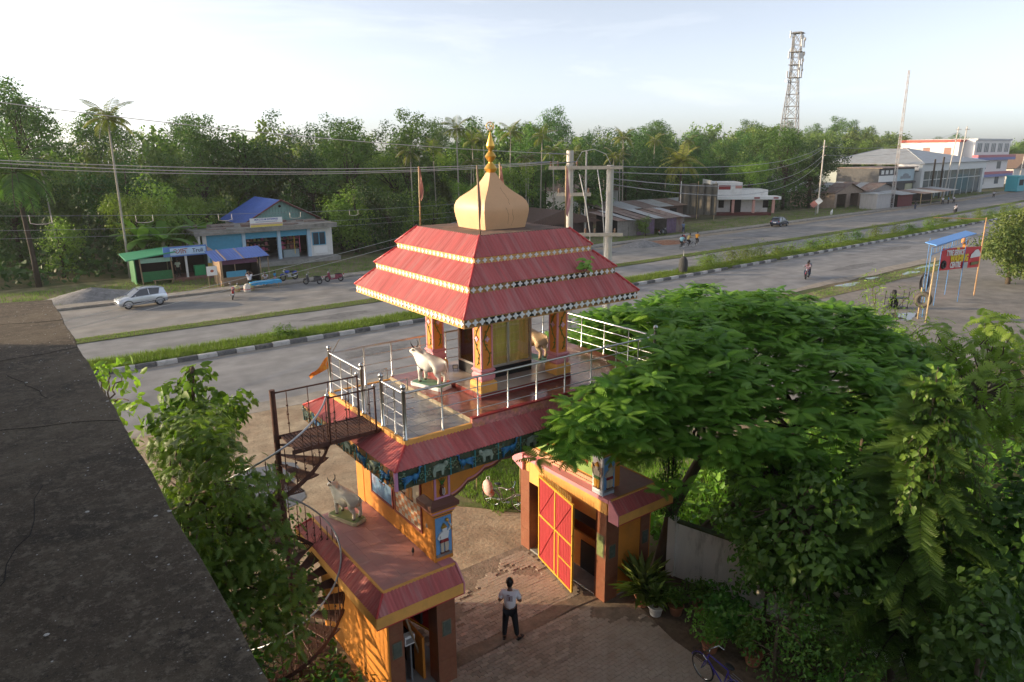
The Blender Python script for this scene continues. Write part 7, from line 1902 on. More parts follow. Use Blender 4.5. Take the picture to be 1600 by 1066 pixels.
# ================================================================== TYRE YARD (near right)
fr = thing('blue_canopy_frame', 'narrow blue canopy on thin blue posts in the tyre yard', 'canopy', (51, 11.5, 0), world=True)
M_BLP = mat('blue_pipe_paint', (.06, .22, .50), .5, var=.1); M_BLSH = mat('bright_blue_sheet', (.10, .32, .75), .4, var=.08)
q0, q1 = Vector((47.4, 10.2, 0)), Vector((55.2, 11.0, 0))
for p in (q0, q1, Vector((52.6, 12.6, 0)), Vector((57.5, 12.9, 0))): MB().tube([p, p+Vector((0, 0, 5.1))], .026, 6).build('post', M_BLP, fr)
mb = MB(); mb.add([q0+Vector((-.4, -.45, 5.25)), q1+Vector((.4, -.45, 5.4)), q1+Vector((.4, .35, 5.55)), q0+Vector((-.4, .35, 5.4))], [(0, 1, 2, 3)]); o = mb.build('roof_sheet', M_BLSH, fr); so = o.modifiers.new('t', 'SOLIDIFY'); so.thickness = .05
for z in (4.55, 5.0): MB().tube([q0+Vector((0, 0, z)), q1+Vector((0, 0, z+.25))], .022, 5).build('beam', M_BLP, fr)
for k in range(12):
    p = q0.lerp(q1, (k+.5)/12); MB().tube([p+Vector((0, 0, 4.55+.02*k)), p+Vector((0, 0, 5.0+.02*k))], .013, 4).build('lattice_bar', M_BLP, fr)
MB().tube([q0+Vector((0, 0, 2.4)), q0+Vector((3.2, 1.4, 4.3))], .03, 6).build('brace', M_GREY, fr)
bn = thing('tyre_banner', 'red banner advertising tyre service and washing, hung on an orange post', 'banner', (58, 12, 0), world=True)
b0, b1 = Vector((52.2, 11.5, 0)), Vector((59.0, 11.3, 0)); bu = (b1-b0).normalized(); bl = (b1-b0).length; bnrm = Vector((bu.y, -bu.x, 0)); zB, zT = 2.75, 4.45
tilt = Vector((0, 0, -.10))
M_BRED = mat('banner_red', (.62, .04, .05), .5, var=.06)
mb = MB(); v = []; f = []
for i in range(21):
    s_ = i/20; p = b0+bu*bl*s_+bnrm*.05*math.sin(s_*9); v += [p+Vector((0, 0, zB-.35*s_)), p+Vector((0, 0, zT-.35*s_))]
for i in range(20): f.append((2*i, 2*i+2, 2*i+3, 2*i+1))
mb.add(v, f); o = mb.build('banner_sheet', M_BRED, bn, smooth=True)
def bt(s, u, z, size, m_, sx=1.0, off=.02):
    up_ = Vector((0, 0, 1)); xd = (bu*bl+Vector((0, 0, -.35))).normalized(); p = b0+bu*bl*u+bnrm*.09+Vector((0, 0, z-.35*u))
    return text_mesh(s, size, m_, 'lettering', bn, frame_matrix(p, xd, up_), depth=.01, sx=sx, offset=off)
M_BYEL = mat('banner_yellow', (.80, .62, .03), .5); 
bt('TYRE SERVICE', .325, 4.06, .60, M_WHITEP, .80); bt('WASHING', .44, 3.60, .76, M_BYEL, .86, .03); bt('CENTRE', .36, 3.10, .62, M_WHITEP, .80)
bt('RAJA', .38, 4.36, .20, M_BYEL, 1.0, .01)
def bpt(u, z, d=.09): return b0+bu*bl*u+bnrm*d+Vector((0, 0, z-.35*u))
mb = MB(); mb.prism([(u, w) for (u, w) in [(0, .2), (.1, .5), (.4, .62), (.7, .8), (1.2, .82), (1.5, .62), (1.75, .4), (1.7, .2)]], -.01, .01, 'Y', M=frame_matrix(bpt(.705, 3.45), bu, (0, 0, 1)) @ Matrix.Rotation(PI/2, 4, 'X') @ Matrix.Rotation(-PI/2*0, 4, 'X') @ Matrix.Identity(4) if False else Matrix(((bu.x, bnrm.x, 0, bpt(.72, 3.35).x), (bu.y, bnrm.y, 0, bpt(.72, 3.35).y), (0, 0, 1, bpt(.72, 3.35).z), (0, 0, 0, 1)))); mb.build('printed_car', M_WHITEP, bn)
mb = MB(); mb.torus((0, 0, 0), .24, .10, 'Y', 18, 6, M=Matrix.Translation(bpt(.07, 3.2)) @ Matrix.Rotation(math.atan2(bu.y, bu.x), 4, 'Z')); mb.build('printed_tyre', M_RUBBER, bn)
MB().box(-.35, .35, -.01, .01, -.25, .25, M=Matrix.Translation(bpt(.62, 3.0)) @ Matrix.Rotation(math.atan2(bu.y, bu.x), 4, 'Z')).build('printed_machine', mat('print_grey', (.45, .47, .45), .6), bn)
MB().box(-.7, .7, -.01, .01, -.12, .12, M=Matrix.Translation(bpt(.86, 3.1)) @ Matrix.Rotation(math.atan2(bu.y, bu.x), 4, 'Z')).build('printed_pond', mat('print_green', (.18, .16, .06), .6), bn)
M_ORP = mat('orange_post', (.42, .25, .12), .6, var=.15)
MB().tube([(59.1, 11.3, 0), (59.1, 11.3, 6.4)], .055, 8).build('post', M_ORP, bn); MB().tube([(59.1, 11.3, 6.3), (56.0, 14.0, 6.4)], .035, 6).build('cross_pipe', M_ORP, bn)
MB().tube([b0, b0+Vector((0, 0, 4.6))], .026, 6).build('post', M_BLP, bn)
def tyre_mesh(r, th):
    mb = MB(); mb.torus((0, 0, 0), r-th, th, 'Y', 28, 10, sc=(1, 1.15))
    for k in range(36):
        a = k*2*PI/36; mb.box(-.02, .02, -th*.9, th*.9, r-.02, r+.015, M=Matrix.Rotation(a, 4, 'Y'))
    return mb.mesh('tyre', M_RUBBER, smooth=R(50))
TB = tyre_mesh(.58, .17); 
tp = thing('wooden_pole', 'short wooden pole carrying the big tyre', 'pole', (46.6, 10.15, 0)); MB().tube([(0, 0, -.05), (0, 0, 2.3)], .06, 8).build('shaft', M_BAMBOO, tp, smooth=True); MB().lathe([(.07, 0), (.08, .02), (.06, .04)], 8, (0, 0, 2.26)).build('top', M_BAMBOO, tp)
M_TYG = mat('dusty_tyre', (.12, .105, .085), .85, var=.2)
mm = TB.copy(); mm.materials.clear(); mm.materials.append(M_TYG)
o = place('tyre', mm, None, (46.55, 9.95, 1.45), (0, 0, R(-62))); tag(o, 'large dusty tyre hung on the short wooden pole', 'tyre')
lp = thing('leaning_pole', 'tall bamboo pole leaning beside the blue canopy', 'pole', (45.9, 9.3, 0)); MB().tube([(0, 0, -.05), (1.3, .5, 4.4)], .055, 8).build('shaft', M_BAMBOO, lp, smooth=True); MB().lathe([(.06, 0), (.07, .02), (.06, .04)], 8, (.65, .25, 2.2)).build('node', M_BAMBOO, lp)
tr_ = thing('tyre_rack', 'low iron rack in the tyre yard', 'rack', (48.8, 12.9, 0), R(-30))
mb = MB()
for x in (-.6, .9): mb.tube([(x, -.3, 0), (x, -.3, 1.35)], .025); mb.tube([(x, .3, 0), (x, .3, 1.35)], .025)
mb.build('uprights', M_BLACK, tr_)
for z in (.12, .82): MB().box(-.6, .9, -.3, .3, z-.02, z+.02).build('shelf', M_BLACK, tr_)
TS = tyre_mesh(.32, .10)
for i, (x, z, nm) in enumerate(((-.32, .46, 'lower left tyre on the iron rack'), (.12, .46, 'lower right tyre on the iron rack'), (-.1, 1.13, 'upper tyre on the iron rack'))):
    c = Matrix.Rotation(R(-30), 4, 'Z') @ Vector((x, 0, 0)); o = place('tyre', TS, None, (48.8+c.x, 12.9+c.y, z), (0, 0, R(40))); tag(o, nm, 'tyre', 'tyres on the rack')
hk = thing('tube_hanger', 'iron bar with two hanging inner tubes under the canopy', 'hanger', (52.6, 12.6, 0), R(20))
MB().tube([(0, 0, 2.2), (1.8, 0, 2.25)], .03, 6).build('bar', M_GREY, hk); MB().tube([(1.8, 0, 0), (1.8, 0, 2.25)], .03, 6).build('leg', M_GREY, hk)
for x, lab in ((.15, 'left hanging inner tube'), (1.45, 'right hanging inner tube')):
    mb = MB(); mb.torus((0, 0, 0), .62, .075, 'Y', 24, 8); me = mb.mesh('inner_tube', M_RUBBER, smooth=True)
    c = Matrix.Rotation(R(20), 4, 'Z') @ Vector((x, 0, 0)); o = place('inner_tube', me, None, (52.6+c.x, 12.6+c.y, 1.5), (0, 0, R(75)), (.55, 1, 1.15)); tag(o, lab + ' on the bar in the tyre yard', 'tube')
# puddles in the yard and the forecourt
def puddle(label, x, y, rx, ry, seed, z=.012):
    rnd = random.Random(seed); mb = MB(); n = 26
    pts = []
    for i in range(n):
        a = 2*PI*i/n; k = 1+.22*math.sin(3*a+seed)+.12*math.sin(5*a+2*seed)
        pts.append((x+rx*k*math.cos(a), y+ry*k*math.sin(a), z))
    mb.add(pts, [tuple(range(n))]); o = mb.build('puddle', mat('puddle_water', (.10, .095, .085), .03, var=.05, spec=.9)); structure(o); return o
puddle('', 55.5, 20.2, 1.6, .5, 1, .036); puddle('', 60.5, 20.6, .9, .3, 2, .036); puddle('', 46.8, 11.2, 1.6, .9, 3); puddle('', 66.5, 19.8, 1.6, .4, 4, .036); puddle('', 72, 20.6, 2.4, .35, 5, .036)
puddle('', .6, 12.4, 1.3, 2.0, 6)
orh = thing('orange_statue', 'small orange animal figure on top of the tyre banner', 'figure', (56.3, 11.5, 4.35), R(10))
mb = MB(); mb.ball((0, 0, .3), .42, 10, sc=(1.3, .5, .6)); mb.ball((-.62, 0, .42), .26, 10, sc=(.9, .7, 1.1)); mb.build('body', mat('orange_fur', (.5, .22, .05), .8, var=.3, vscale=8), orh, smooth=True)
for x in (-.3, .35): MB().box(x-.07, x+.07, -.08, .08, -.25, .2).build('leg', mat('orange_fur', (.5, .22, .05), .8), orh)
# dark weathered post top on the median
bo = thing('wrapped_post', 'dark bulbous wrapped post on the median right of the red roof', 'post', (48.4, 33.2, .13))
MB().lathe([(.30, 0), (.42, .3), (.45, .8), (.40, 1.3), (.25, 1.6), (.08, 1.7)], 14).build('wrapping', mat('dark_wrap', (.05, .05, .048), .85, var=.3, vscale=4), bo, smooth=True)
MB().tube([(0, 0, 1.65), (0, 0, 2.25)], .03, 6).build('pin', M_GREY, bo)

# ================================================================== POLES, WIRES, TOWERS
hp = thing('transformer_pole', 'double concrete pole with cross-arms right of the dome', 'pole', (15, 10, 0), world=True)
pa = Vector((14.05, 11.05, 0)); pb2 = Vector((15.35, 9.95, 0))
MB().tube([pa, pa+Vector((0, 0, 11.85))], [.20, .15], 12).build('pole', M_POLE, hp, smooth=R(50)); MB().tube([pb2, pb2+Vector((0, 0, 11.25))], [.20, .15], 12).build('pole', M_POLE, hp, smooth=R(50))
ud = (pb2-pa).normalized(); nd = Vector((ud.y, -ud.x, 0))
M_XA = mat('rusty_white_channel', (.45, .40, .33), .6, var=.25, vscale=6)
def xarm(a, b, z, d=.18):
    a = pa+ud*a+Vector((0, 0, z)); b = pa+ud*b+Vector((0, 0, z)); mb = MB(); ang_ = math.atan2(ud.y, ud.x)
    L_ = (b-a).length; MB().box(0, L_, -.05-d, .05-d, -.07, .07, M=Matrix.Translation(a) @ Matrix.Rotation(ang_, 4, 'Z')).build('cross_arm', M_XA, hp)
xarm(-.9, 2.2, 11.15); xarm(-.55, .9, 10.05); xarm(0.2, 2.3, 8.35)
for (q, z) in ((-.8, 11.22), (-.5, 11.22), (.3, 11.22), (.7, 8.42), (1.1, 8.42), (1.95, 8.42), (-.45, 10.12), (.8, 10.12)):
    p = pa+ud*q+nd*.18+Vector((0, 0, z)); MB().lathe([(.02, 0), (.05, .02), (.05, .05), (.03, .06), (.055, .09), (.055, .12), (.03, .13), (.05, .16), (.02, .2)], 10, tuple(p)).build('insulator', mat('porcelain_brown', (.22, .14, .10), .25), hp, smooth=R(40))
for (a, za, b, zb_) in ((.4, 10.9, .9, 8.4), (1.15, 11.1, 1.5, 8.4)): MB().tube([pa+ud*a+nd*.2+Vector((0, 0, za)), pa+ud*((a+b)/2+.05)+nd*.25+Vector((0, 0, (za+zb_)/2)), pa+ud*b+nd*.2+Vector((0, 0, zb_)), pa+ud*b+nd*.2+Vector((0, 0, 6.5))], .022, 6).build('jumper_cable', mat('grey_cable', (.45, .45, .44), .5), hp, smooth=True)
pts = [pa+ud*.15+Vector((0, 0, 11.2)), pa+ud*.5+Vector((0, 0, 11.8)), pa+ud*1.0+Vector((0, 0, 11.9)), pa+ud*1.5+Vector((0, 0, 11.7)), pb2+Vector((0, 0, 11.3))]
MB().tube(pts, .014, 5).build('lead_cable', mat('grey_cable', (.45, .45, .44), .5), hp, smooth=True)
def upole(label, x, y, h, arms, rz=.6, conc=True, lean=(0, 0)):
    t = thing('utility_pole', label, 'pole', (x, y, 0), rz)
    MB().tube([(0, 0, -.1), (lean[0], lean[1], h)], [.17, .11], 10).build('pole', M_POLE, t, smooth=R(50))
    for (z, w) in arms:
        MB().box(-w/2, w/2, -.18, -.08, z-.05, z+.05, M=Matrix.Translation((lean[0]*z/h, lean[1]*z/h, 0))).build('cross_arm', M_XA, t)
        for q in (-w/2+.1, 0, w/2-.1): MB().lathe([(.03, 0), (.07, .04), (.04, .08), (.07, .12), (.02, .18)], 8, (q+lean[0]*z/h, -.13+lean[1]*z/h, z+.05)).build('insulator', mat('porcelain_brown', (.22, .14, .10), .25), t, smooth=True)
    return t
upole('tall pole with V cross-arms by the diamond sign', 122.5, 62.9, 13.6, ((12.4, 1.8), (10.8, 1.4)), rz=.9)
upole('slim pole left of the double concrete pole, across the road', 63, 63.5, 12.0, ((11.6, .9),), rz=.9)
upole('left pole of the leaning pair before the showroom', 184.5, 66.5, 17.0, ((16.3, 2.6),), lean=(3.0, 0), rz=0)
upole('right pole of the leaning pair before the showroom', 190, 66.5, 17.2, ((16.4, 2.6),), lean=(2.2, 0), rz=0)
upole('leaning pole at the right edge of the picture', 240, 69.5, 17.0, ((15.8, 2.4),), lean=(2.4, 0), rz=0)
for i, (x, y, h) in enumerate(((168.5, 66.5, 9.5), (172.5, 66.3, 10.0))):
    t = thing('timber_post', ('left' if i == 0 else 'right') + ' dark post of the pair before the showroom front', 'post', (x+9, y, 0)); MB().tube([(0, 0, 0), (0, 0, h)], .2, 6).build('shaft', M_BARKD, t); MB().box(-.5, .5, -.1, .1, h*.7, h*.7+.15).build('bar', M_BARKD, t)
def wire(label, A, B, sag, r=.012, group='overhead wires', m=None, n=24):
    A, B = Vector(A), Vector(B); mid = (A+B)/2
    t = thing('overhead_wire', label, 'wire', tuple(A), 0, group)
    pts = []
    for i in range(n+1):
        s_ = i/n; p = A.lerp(B, s_); p.z -= sag*4*s_*(1-s_); pts.append(p-A)
    MB().tube(pts, r, 5).build('strand', m or mat('wire_grey', (.30, .30, .31), .5, metal=.3), t, smooth=True)
    MB().tube([pts[-2], pts[-1]], r*2.2, 5).build('end_clamp', M_GREY, t)
    return t
WL = mat('pale_wire', (.50, .49, .47), .5)
wire('highest overhead wire crossing the left treetops', (-9.9, 16.2, 14.05), tuple(pa+Vector((0, 0, 11.7))), .35, .013, m=WL)
wire('upper of the bundled wires level with the pavilion top, left side', (-9.9, 17.0, 12.05), tuple(pa+ud*-.8+Vector((0, 0, 11.4))), .42, .013, m=WL)
wire('middle of the bundled wires level with the pavilion top, left side', (-9.8, 17.0, 12.0), tuple(pa+ud*-.5+Vector((0, 0, 11.4))), .52, .013, m=WL)
wire('lower of the bundled wires level with the pavilion top, left side', (-9.6, 17.0, 11.8), tuple(pa+ud*.3+Vector((0, 0, 11.4))), .50, .011, m=WL)
W5a, W5b = Vector((-8.0, 28, 9.3)), Vector((40, 52, 6.8))
wire('thin wire with hanging guard loops over the left carriageway', W5a, W5b, .5, .012)
wire('thin wire below the guard-loop wire over the left carriageway', (-8, 28.2, 8.6), (40, 52, 6.0), .5, .010)
wire('lowest thin wire over the left carriageway', (-8, 28.4, 8.2), (40, 52.2, 5.5), .5, .010)
for i, s_ in enumerate((.075, .18, .285, .40, .52)):
    p = W5a.lerp(W5b, s_); p.z -= .5*4*s_*(1-s_); d = (W5b-W5a).normalized()
    t = thing('guard_loop', ('first', 'second', 'third', 'fourth', 'fifth')[i] + ' pale guard loop from the left, hanging on the thin wire', 'loop', tuple(p), 0, 'guard loops')
    q = [Vector((0, 0, 0)), Vector((0, 0, -.36)), d*.3+Vector((0, 0, -.42)), d*.75+Vector((0, 0, -.42)), d*1.05+Vector((0, 0, -.34)), d*1.05+Vector((0, 0, .0))]
    MB().tube(q, .018, 6).build('loop_rod', mat('pale_rod', (.62, .55, .46), .5), t, smooth=True); MB().ball((0, 0, 0), .035, 6).build('clip', M_GREY, t)
wire('upper pale cable sagging before the roadside shops', (-9, 30, 2.9), (36, 55, 4.4), .25, .016, m=WL)
wire('lower pale cable sagging before the roadside shops', (-9, 30, 2.45), (36, 55, 3.7), .25, .016, m=WL)
P1 = Vector((122.5, 62.9, 0))
for i, (z, q, nm) in enumerate(((12.5, -.3, 'top'), (12.4, .4, 'second'), (10.9, .0, 'third'), (10.2, .2, 'lowest'))):
    wire('%s wire running right from the double pole to the tall far pole' % nm, tuple(pb2+Vector((q, q, 11.2-.25*i))), tuple(P1+Vector((q, 0, z))), 1.2+.5*i, .022)
for i, (z, nm) in enumerate(((12.4, 'upper'), (10.9, 'lower'))):
    wire('%s wire between the tall far pole and the leaning pair' % nm, tuple(P1+Vector((0, 0, z))), (187, 66.5, z+3.2), 1.5, .03)
# ---- lattice towers
def lattice(name, label, loc, h, w0, w1, bays, m, r, rz=.3, red=None, gear=True):
    t = thing(name, label, 'tower', loc, rz)
    cs = [(-1, -1), (1, -1), (1, 1), (-1, 1)]
    def c(k, s_): w = w0+(w1-w0)*min(1, s_/.72) if gear else w0+(w1-w0)*s_; return Vector((cs[k][0]*w/2, cs[k][1]*w/2, h*s_))
    for k in range(4):
        MB().tube([c(k, 0), c(k, .72), c(k, 1)], r*1.6, 6).build('leg', m, t)
    for i in range(bays):
        s0, s1 = i/bays, (i+1)/bays; mb = MB()
        for k in range(4):
            mb.tube([c(k, s0), c((k+1) % 4, s1)], r, 4); mb.tube([c((k+1) % 4, s0), c(k, s1)], r, 4); mb.tube([c(k, s1), c((k+1) % 4, s1)], r, 4)
        mb.build('lattice_bay', (red if red and i % 2 else m), t)
    if gear:
        rnd = random.Random(4); pan = mat('antenna_white', (.62, .60, .57), .5)
        for z in (.74, .80, .86, .93, .985):
            for k in range(4):
                if rnd.random() < .75:
                    p = c(k, z)*1.0; d = Vector((cs[k][0], cs[k][1], 0)).normalized()
                    p = p+d*.7; MB().box(-.18, .18, -.12, .12, -1.0, 1.0, M=Matrix.Translation(p) @ Matrix.Rotation(math.atan2(d.y, d.x), 4, 'Z')).build('antenna_panel', pan, t)
        for (k, z, rr_) in ((0, .85, .85), (1, .87, .7), (2, .90, .6), (0, .965, .6), (1, .77, .45), (3, .70, .5), (1, .96, .55), (0, .62, .4), (1, .83, .5)):
            p = c(k, z); d = Vector((cs[k][0], cs[k][1], 0)).normalized()
            M_ = Matrix.Translation(p+d*.8) @ Matrix.Rotation(math.atan2(d.y, d.x), 4, 'Z') @ Matrix.Rotation(PI/2, 4, 'Y')
            MB().lathe([(rr_*.3, -.3), (rr_*.9, -.1), (rr_, .12), (.02, .18)], 14, M=M_).build('dish', pan, t, smooth=R(40))
        for z in (.72, .80, .88, .995): 
            w = w1*1.5; MB().box(-w/2, w/2, -w/2, w/2, h*z-.05, h*z+.05).build('platform', m, t)
        MB().tube([Vector((w1/2+.5, w1/2, h*.3)), Vector((w1/2+.4, w1/2, h))], .10, 6).build('cable_ladder', m, t)
    return t
lattice('telecom_tower', 'tall steel telecom tower hung with dishes and antennas', (202.5, 121.8, 0), 46.5, 7.2, 2.4, 13, mat('galvanised_steel', (.30, .29, .28), .5, metal=.3), .085, rz=.35)
lattice('radio_mast', 'slim red and white lattice mast beside the red cabin', (146.4, 60.5, 0), 27.0, .60, .28, 30, mat('mast_white', (.55, .54, .53), .6), .018, rz=.2, red=mat('mast_red', (.46, .36, .31), .6), gear=False)
# ================================================================== FOREGROUND TREES
L_FEATH = leaf_mat('feathery_leaf', (.04, .095, .016), (.19, .28, .045), .36, .5, 1.4, .5)
L_HEART = leaf_mat('heart_leaf', (.028, .07, .018), (.125, .225, .045), .35, .35, .6)
L_VINE = leaf_mat('vine_leaf', (.05, .12, .022), (.18, .28, .055), .4, .35, .6)
L_NEEM = leaf_mat('neem_leaf', (.036, .08, .017), (.15, .215, .042), .38, .5, .7)
L_PINE = leaf_mat('pine_needle', (.04, .085, .02), (.16, .24, .05), .3, .5, 2.0, .15)
L_YEL = leaf_mat('yellow_green_leaf', (.06, .095, .014), (.21, .255, .05), .4, .5, .6)
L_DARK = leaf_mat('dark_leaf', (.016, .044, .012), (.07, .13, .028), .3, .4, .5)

def limbs(mb, base, ends, r0, r1, rnd, mid=.25, n=8):
    for e in ends:
        b = Vector(base); e = Vector(e); pts = []; rs = []
        for i in range(n+1):
            s = i/n; p = b.lerp(e, s)+Vector((rnd.uniform(-1, 1), rnd.uniform(-1, 1), rnd.uniform(-.5, .5)))*.06*(e-b).length*math.sin(PI*s)
            p.z += mid*(e-b).length*.25*math.sin(PI*s)
            pts.append(p); rs.append(r0+(r1-r0)*s**.7)
        mb.tube(pts, rs, 7)

# ---- wide feathery tree right of the gateway
rng = np.random.default_rng(101); rnd = random.Random(101)
ft = thing('feathery_tree', 'wide flat-topped feathery-leaved tree right of the gateway', 'tree', (8.1, -.1, 0), world=True)
trunk_pts = [(8.05, .0, -.1), (8.2, -.02, .8), (8.45, -.05, 1.75), (8.95, -.15, 2.6), (9.4, -.25, 3.3), (9.9, -.2, 4.0)]
mb = MB(); mb.tube(trunk_pts, [.20, .17, .16, .15, .14, .12], 10)
mb.tube([(8.2, -.3, -.1), (8.4, -.6, .7), (9.0, -.95, 1.5), (9.9, -1.2, 2.0), (11.0, -1.3, 2.5), (12.2, -1.4, 3.6), (13.2, -1.5, 5.0)], [.19, .17, .15, .14, .13, .11, .06], 10)
mb.build('trunk', M_BARK, ft, smooth=True)
cents = []
while len(cents) < 1500:
    a = rng.random()*2*PI; r = math.sqrt(rng.random())
    x = 11.1+6.7*r*math.cos(a); y = .2+5.1*r*math.sin(a)
    x, y = x+.0, y-.12*(x-10.6)
    d = r
    top = 7.55-2.0*d**2.2+.10*(x-10.6)/6+.06*(y-.3)+.35*math.sin(x*1.3+y*.7)*math.cos(y*1.1-x*.5)
    z = top-(rng.random()**1.6)*1.5
    if x < 8.1 and -.75 < y < 4.6 and z > 2.0 : continue
    cents.append((x, y, z))
for k in range(430):   # the bough that reaches over the front of the gateway
    t = rng.random()**.8; x = 8.3-5.0*t+rng.normal()*.25; y = -1.25+rng.normal()*.38; z = 6.75-1.0*t+rng.normal()*.55*(1-.55*t)
    if y > -.72: y = -.72-rng.random()*.5
    cents.append((x, y, z))
cents = np.array(cents)
mb = MB()
fork = (9.9, -.2, 4.0)
ends = [tuple(c-np.array([0, 0, .25])) for c in cents[rng.choice(900, 46, replace=False)]]
limbs(mb, fork, ends, .075, .015, rnd, mid=.3)
limbs(mb, (12.2, -1.4, 3.6), [tuple(c) for c in cents[rng.choice(900, 14, replace=False)] if c[0] > 10], .06, .015, rnd)
limbs(mb, (9.4, -.25, 3.3), [(7.6, -1.3, 6.6), (6.9, -1.4, 6.2), (6.2, -1.2, 5.4), (5.4, -1.4, 6.0), (4.4, -1.3, 5.7), (7.2, -1.2, 5.2)], .07, .012, rnd, mid=.4)
mb.build('branches', M_BARKD, ft, smooth=True)
Ps, Ds, Ns, Ss = [], [], [], []
for c in cents:
    m = rng.integers(9, 14); a0 = rng.random()*6.28
    tilt = rng.normal(size=3)*.22+np.array([0, 0, 1]); tilt += np.array([c[0]-10.6, c[1]-.3, 0])*.035
    for k in range(m):
        a = a0+k*2*PI/m+rng.normal()*.2; el = .12+rng.normal()*.2
        d = np.array([math.cos(a), math.sin(a), el]); Ps.append(c+d*.05); Ds.append(d); Ns.append(tilt+rng.normal(size=3)*.12); Ss.append(.28+.2*rng.random())
me = leaf_object_mesh('crown', np.array(Ps), np.array(Ds), np.array(Ns), np.array(Ss), 'frond', L_FEATH)
place('crown', me, ft)

def leafy_tree(name, label, base, centers, radii, per, size, kind, lm, seed, trunk, flat=.8, up=.4, droop=.3, shell=.4, bark=None, cat='tree', r0=.12, crown='crown', nb=None):
    """tapered trunk and limbs reaching into clumps of leaves (world coordinates)"""
    rng = np.random.default_rng(seed); rnd = random.Random(seed)
    t = thing(name, label, cat, base, world=True)
    mb = MB(); mb.tube(trunk, [r0*(1-.55*i/(len(trunk)-1)) for i in range(len(trunk))], 9); mb.build('trunk', bark or M_BARK, t, smooth=True)
    mb = MB()
    for c in centers[:nb]:
        s = min(range(len(trunk)), key=lambda i: (Vector(trunk[i])-Vector(c)).length+abs(i-len(trunk)*.7)*.3)
        limbs(mb, trunk[s], [c], r0*.35, .012, rnd)
    mb.build('branches', bark or M_BARK, t, smooth=True)
    P, D, Nn = clump_leaves(rng, centers, radii, per, flat, up, shell, droop)
    me = leaf_object_mesh(crown, P, D, Nn, size*(.6+.8*rng.random(len(P))), kind, lm); place(crown, me, t)
    return t
def ell(rng, c, r, n, rmin=.45):
    out = []
    for _ in range(n):
        u = unit(rng, 1)[0]; s = rmin+(1-rmin)*rng.random(); out.append(tuple(np.array(c)+u*np.array(r)*s))
    return out
g = np.random.default_rng(5)
# broad-leaved tree with heart-shaped leaves
C = ell(g, (7.6, -4.4, 3.3), (1.5, 1.7, 1.7), 40); leafy_tree('heart_leaved_tree', 'broad tree with heart-shaped leaves before the vine-hung pine', (7.9, -4.4, 0), C, [.42+.25*g.random() for _ in C], 330, .145, 'heart', L_HEART, 21, [(7.9, -4.3, -.1), (7.8, -4.4, 1.4), (7.6, -4.4, 2.6), (7.5, -4.3, 3.8)])
C = ell(g, (6.3, -4.9, 1.5), (.9, 1.1, 1.1), 22); leafy_tree('glossy_shrub', 'dark glossy-leaved shrub at the foot of the broad tree', (6.4, -4.9, 0), C, [.33+.18*g.random() for _ in C], 420, .085, 'ovate', L_HEART, 22, [(6.4, -4.9, -.1), (6.3, -4.9, 1.0), (6.3, -4.9, 1.8)], cat='shrub', r0=.06)
C = ell(g, (9.2, -2.6, 3.6), (1.6, 1.3, 1.3), 26); leafy_tree('heart_leaved_tree', 'upper leafy tree between feathery tree and vine-hung pine', (9.6, -2.8, 0), C, [.4+.25*g.random() for _ in C], 300, .13, 'heart', L_HEART, 23, [(9.7, -2.8, -.1), (9.5, -2.7, 1.6), (9.3, -2.6, 3.4)])
for i, (c, r_, lab) in enumerate((((8.2, -3.4, 1.5), (.8, .9, 1.2), 'dense shrub in front of the boundary wall, left one'), ((7.6, -5.9, 1.3), (1.0, 1.1, 1.2), 'dense shrub in front of the boundary wall, right one'), ((7.3, -2.9, .5), (.6, .7, .45), 'low shrub at the foot of the boundary wall'), ((6.2, -6.4, .9), (1.0, 1.0, .9), 'dense shrub near the bottom picture edge under the broad tree'))):
    C = ell(g, c, r_, 20, .2); leafy_tree('dense_shrub', lab, (c[0], c[1], 0), C, [.34+.2*g.random() for _ in C], 330, .10, 'ovate' if i % 2 else 'heart', L_HEART, 230+i, [(c[0], c[1], -.1), (c[0], c[1], c[2]*.7), (c[0], c[1], c[2]*1.3)], cat='shrub', r0=.05)
# conifer with drooping feathered boughs, overgrown by a creeper
pt = thing('vine_hung_pine', 'conifer with feathery boughs, overgrown by a bright green creeper', 'tree', (8.9, -6.3, 0), world=True)
PB = Vector((8.9, -6.3, 0)); PH = 7.5
MB().tube([PB-Vector((0, 0, .1)), PB+Vector((.03, 0, PH*.5)), PB+Vector((0, .02, PH))], [.13, .08, .015], 9).build('trunk', M_BARK, pt, smooth=True)
rng = np.random.default_rng(31); Ps, Ds, Ns, Ss = [], [], [], []; mb = MB(); lev = 17
for i in range(lev):
    z = .9+(PH-1.0)*i/lev; Lb = 2.25*(1-(i/lev)**1.4*.86); m = 7 if i < 12 else 5
    for k in range(m):
        a = k*2*PI/m+i*.7+rng.normal()*.15; dr = .12-.22*(1-i/lev)
        pts = []
        for j in range(9):
            s = j/8; pts.append(Vector((PB.x+Lb*s*math.cos(a), PB.y+Lb*s*math.sin(a), z+Lb*(.32*s-.42*s*s)+dr*s)))
        mb.tube(pts, [.022*(1-.8*j/8) for j in range(9)], 5)
        for j in range(1, 9):
            for sd in (1, -1):
                for q in (0, .34, .67):
                    p = pts[j].lerp(pts[j-1], q); d = (pts[j]-pts[j-1]).normalized(); side = Vector((-d.y, d.x, 0))*sd
                    dd = d*.75+side*.75+Vector((0, 0, .10)); Ps.append(tuple(p)); Ds.append(tuple(dd)); Ns.append((rng.normal()*.3, rng.normal()*.3, 1)); Ss.append((.50-.03*j)*(.8+.4*rng.random()))
mb.build('branches', M_BARKD, pt, smooth=True)
place('foliage', leaf_object_mesh('foliage', np.array(Ps), np.array(Ds), np.array(Ns), np.array(Ss), 'feather', L_PINE), pt)
cr = thing('creeper', 'bright green heart-leaved creeper hanging over the conifer', 'creeper', (8.9, -6.3, 0), world=True)
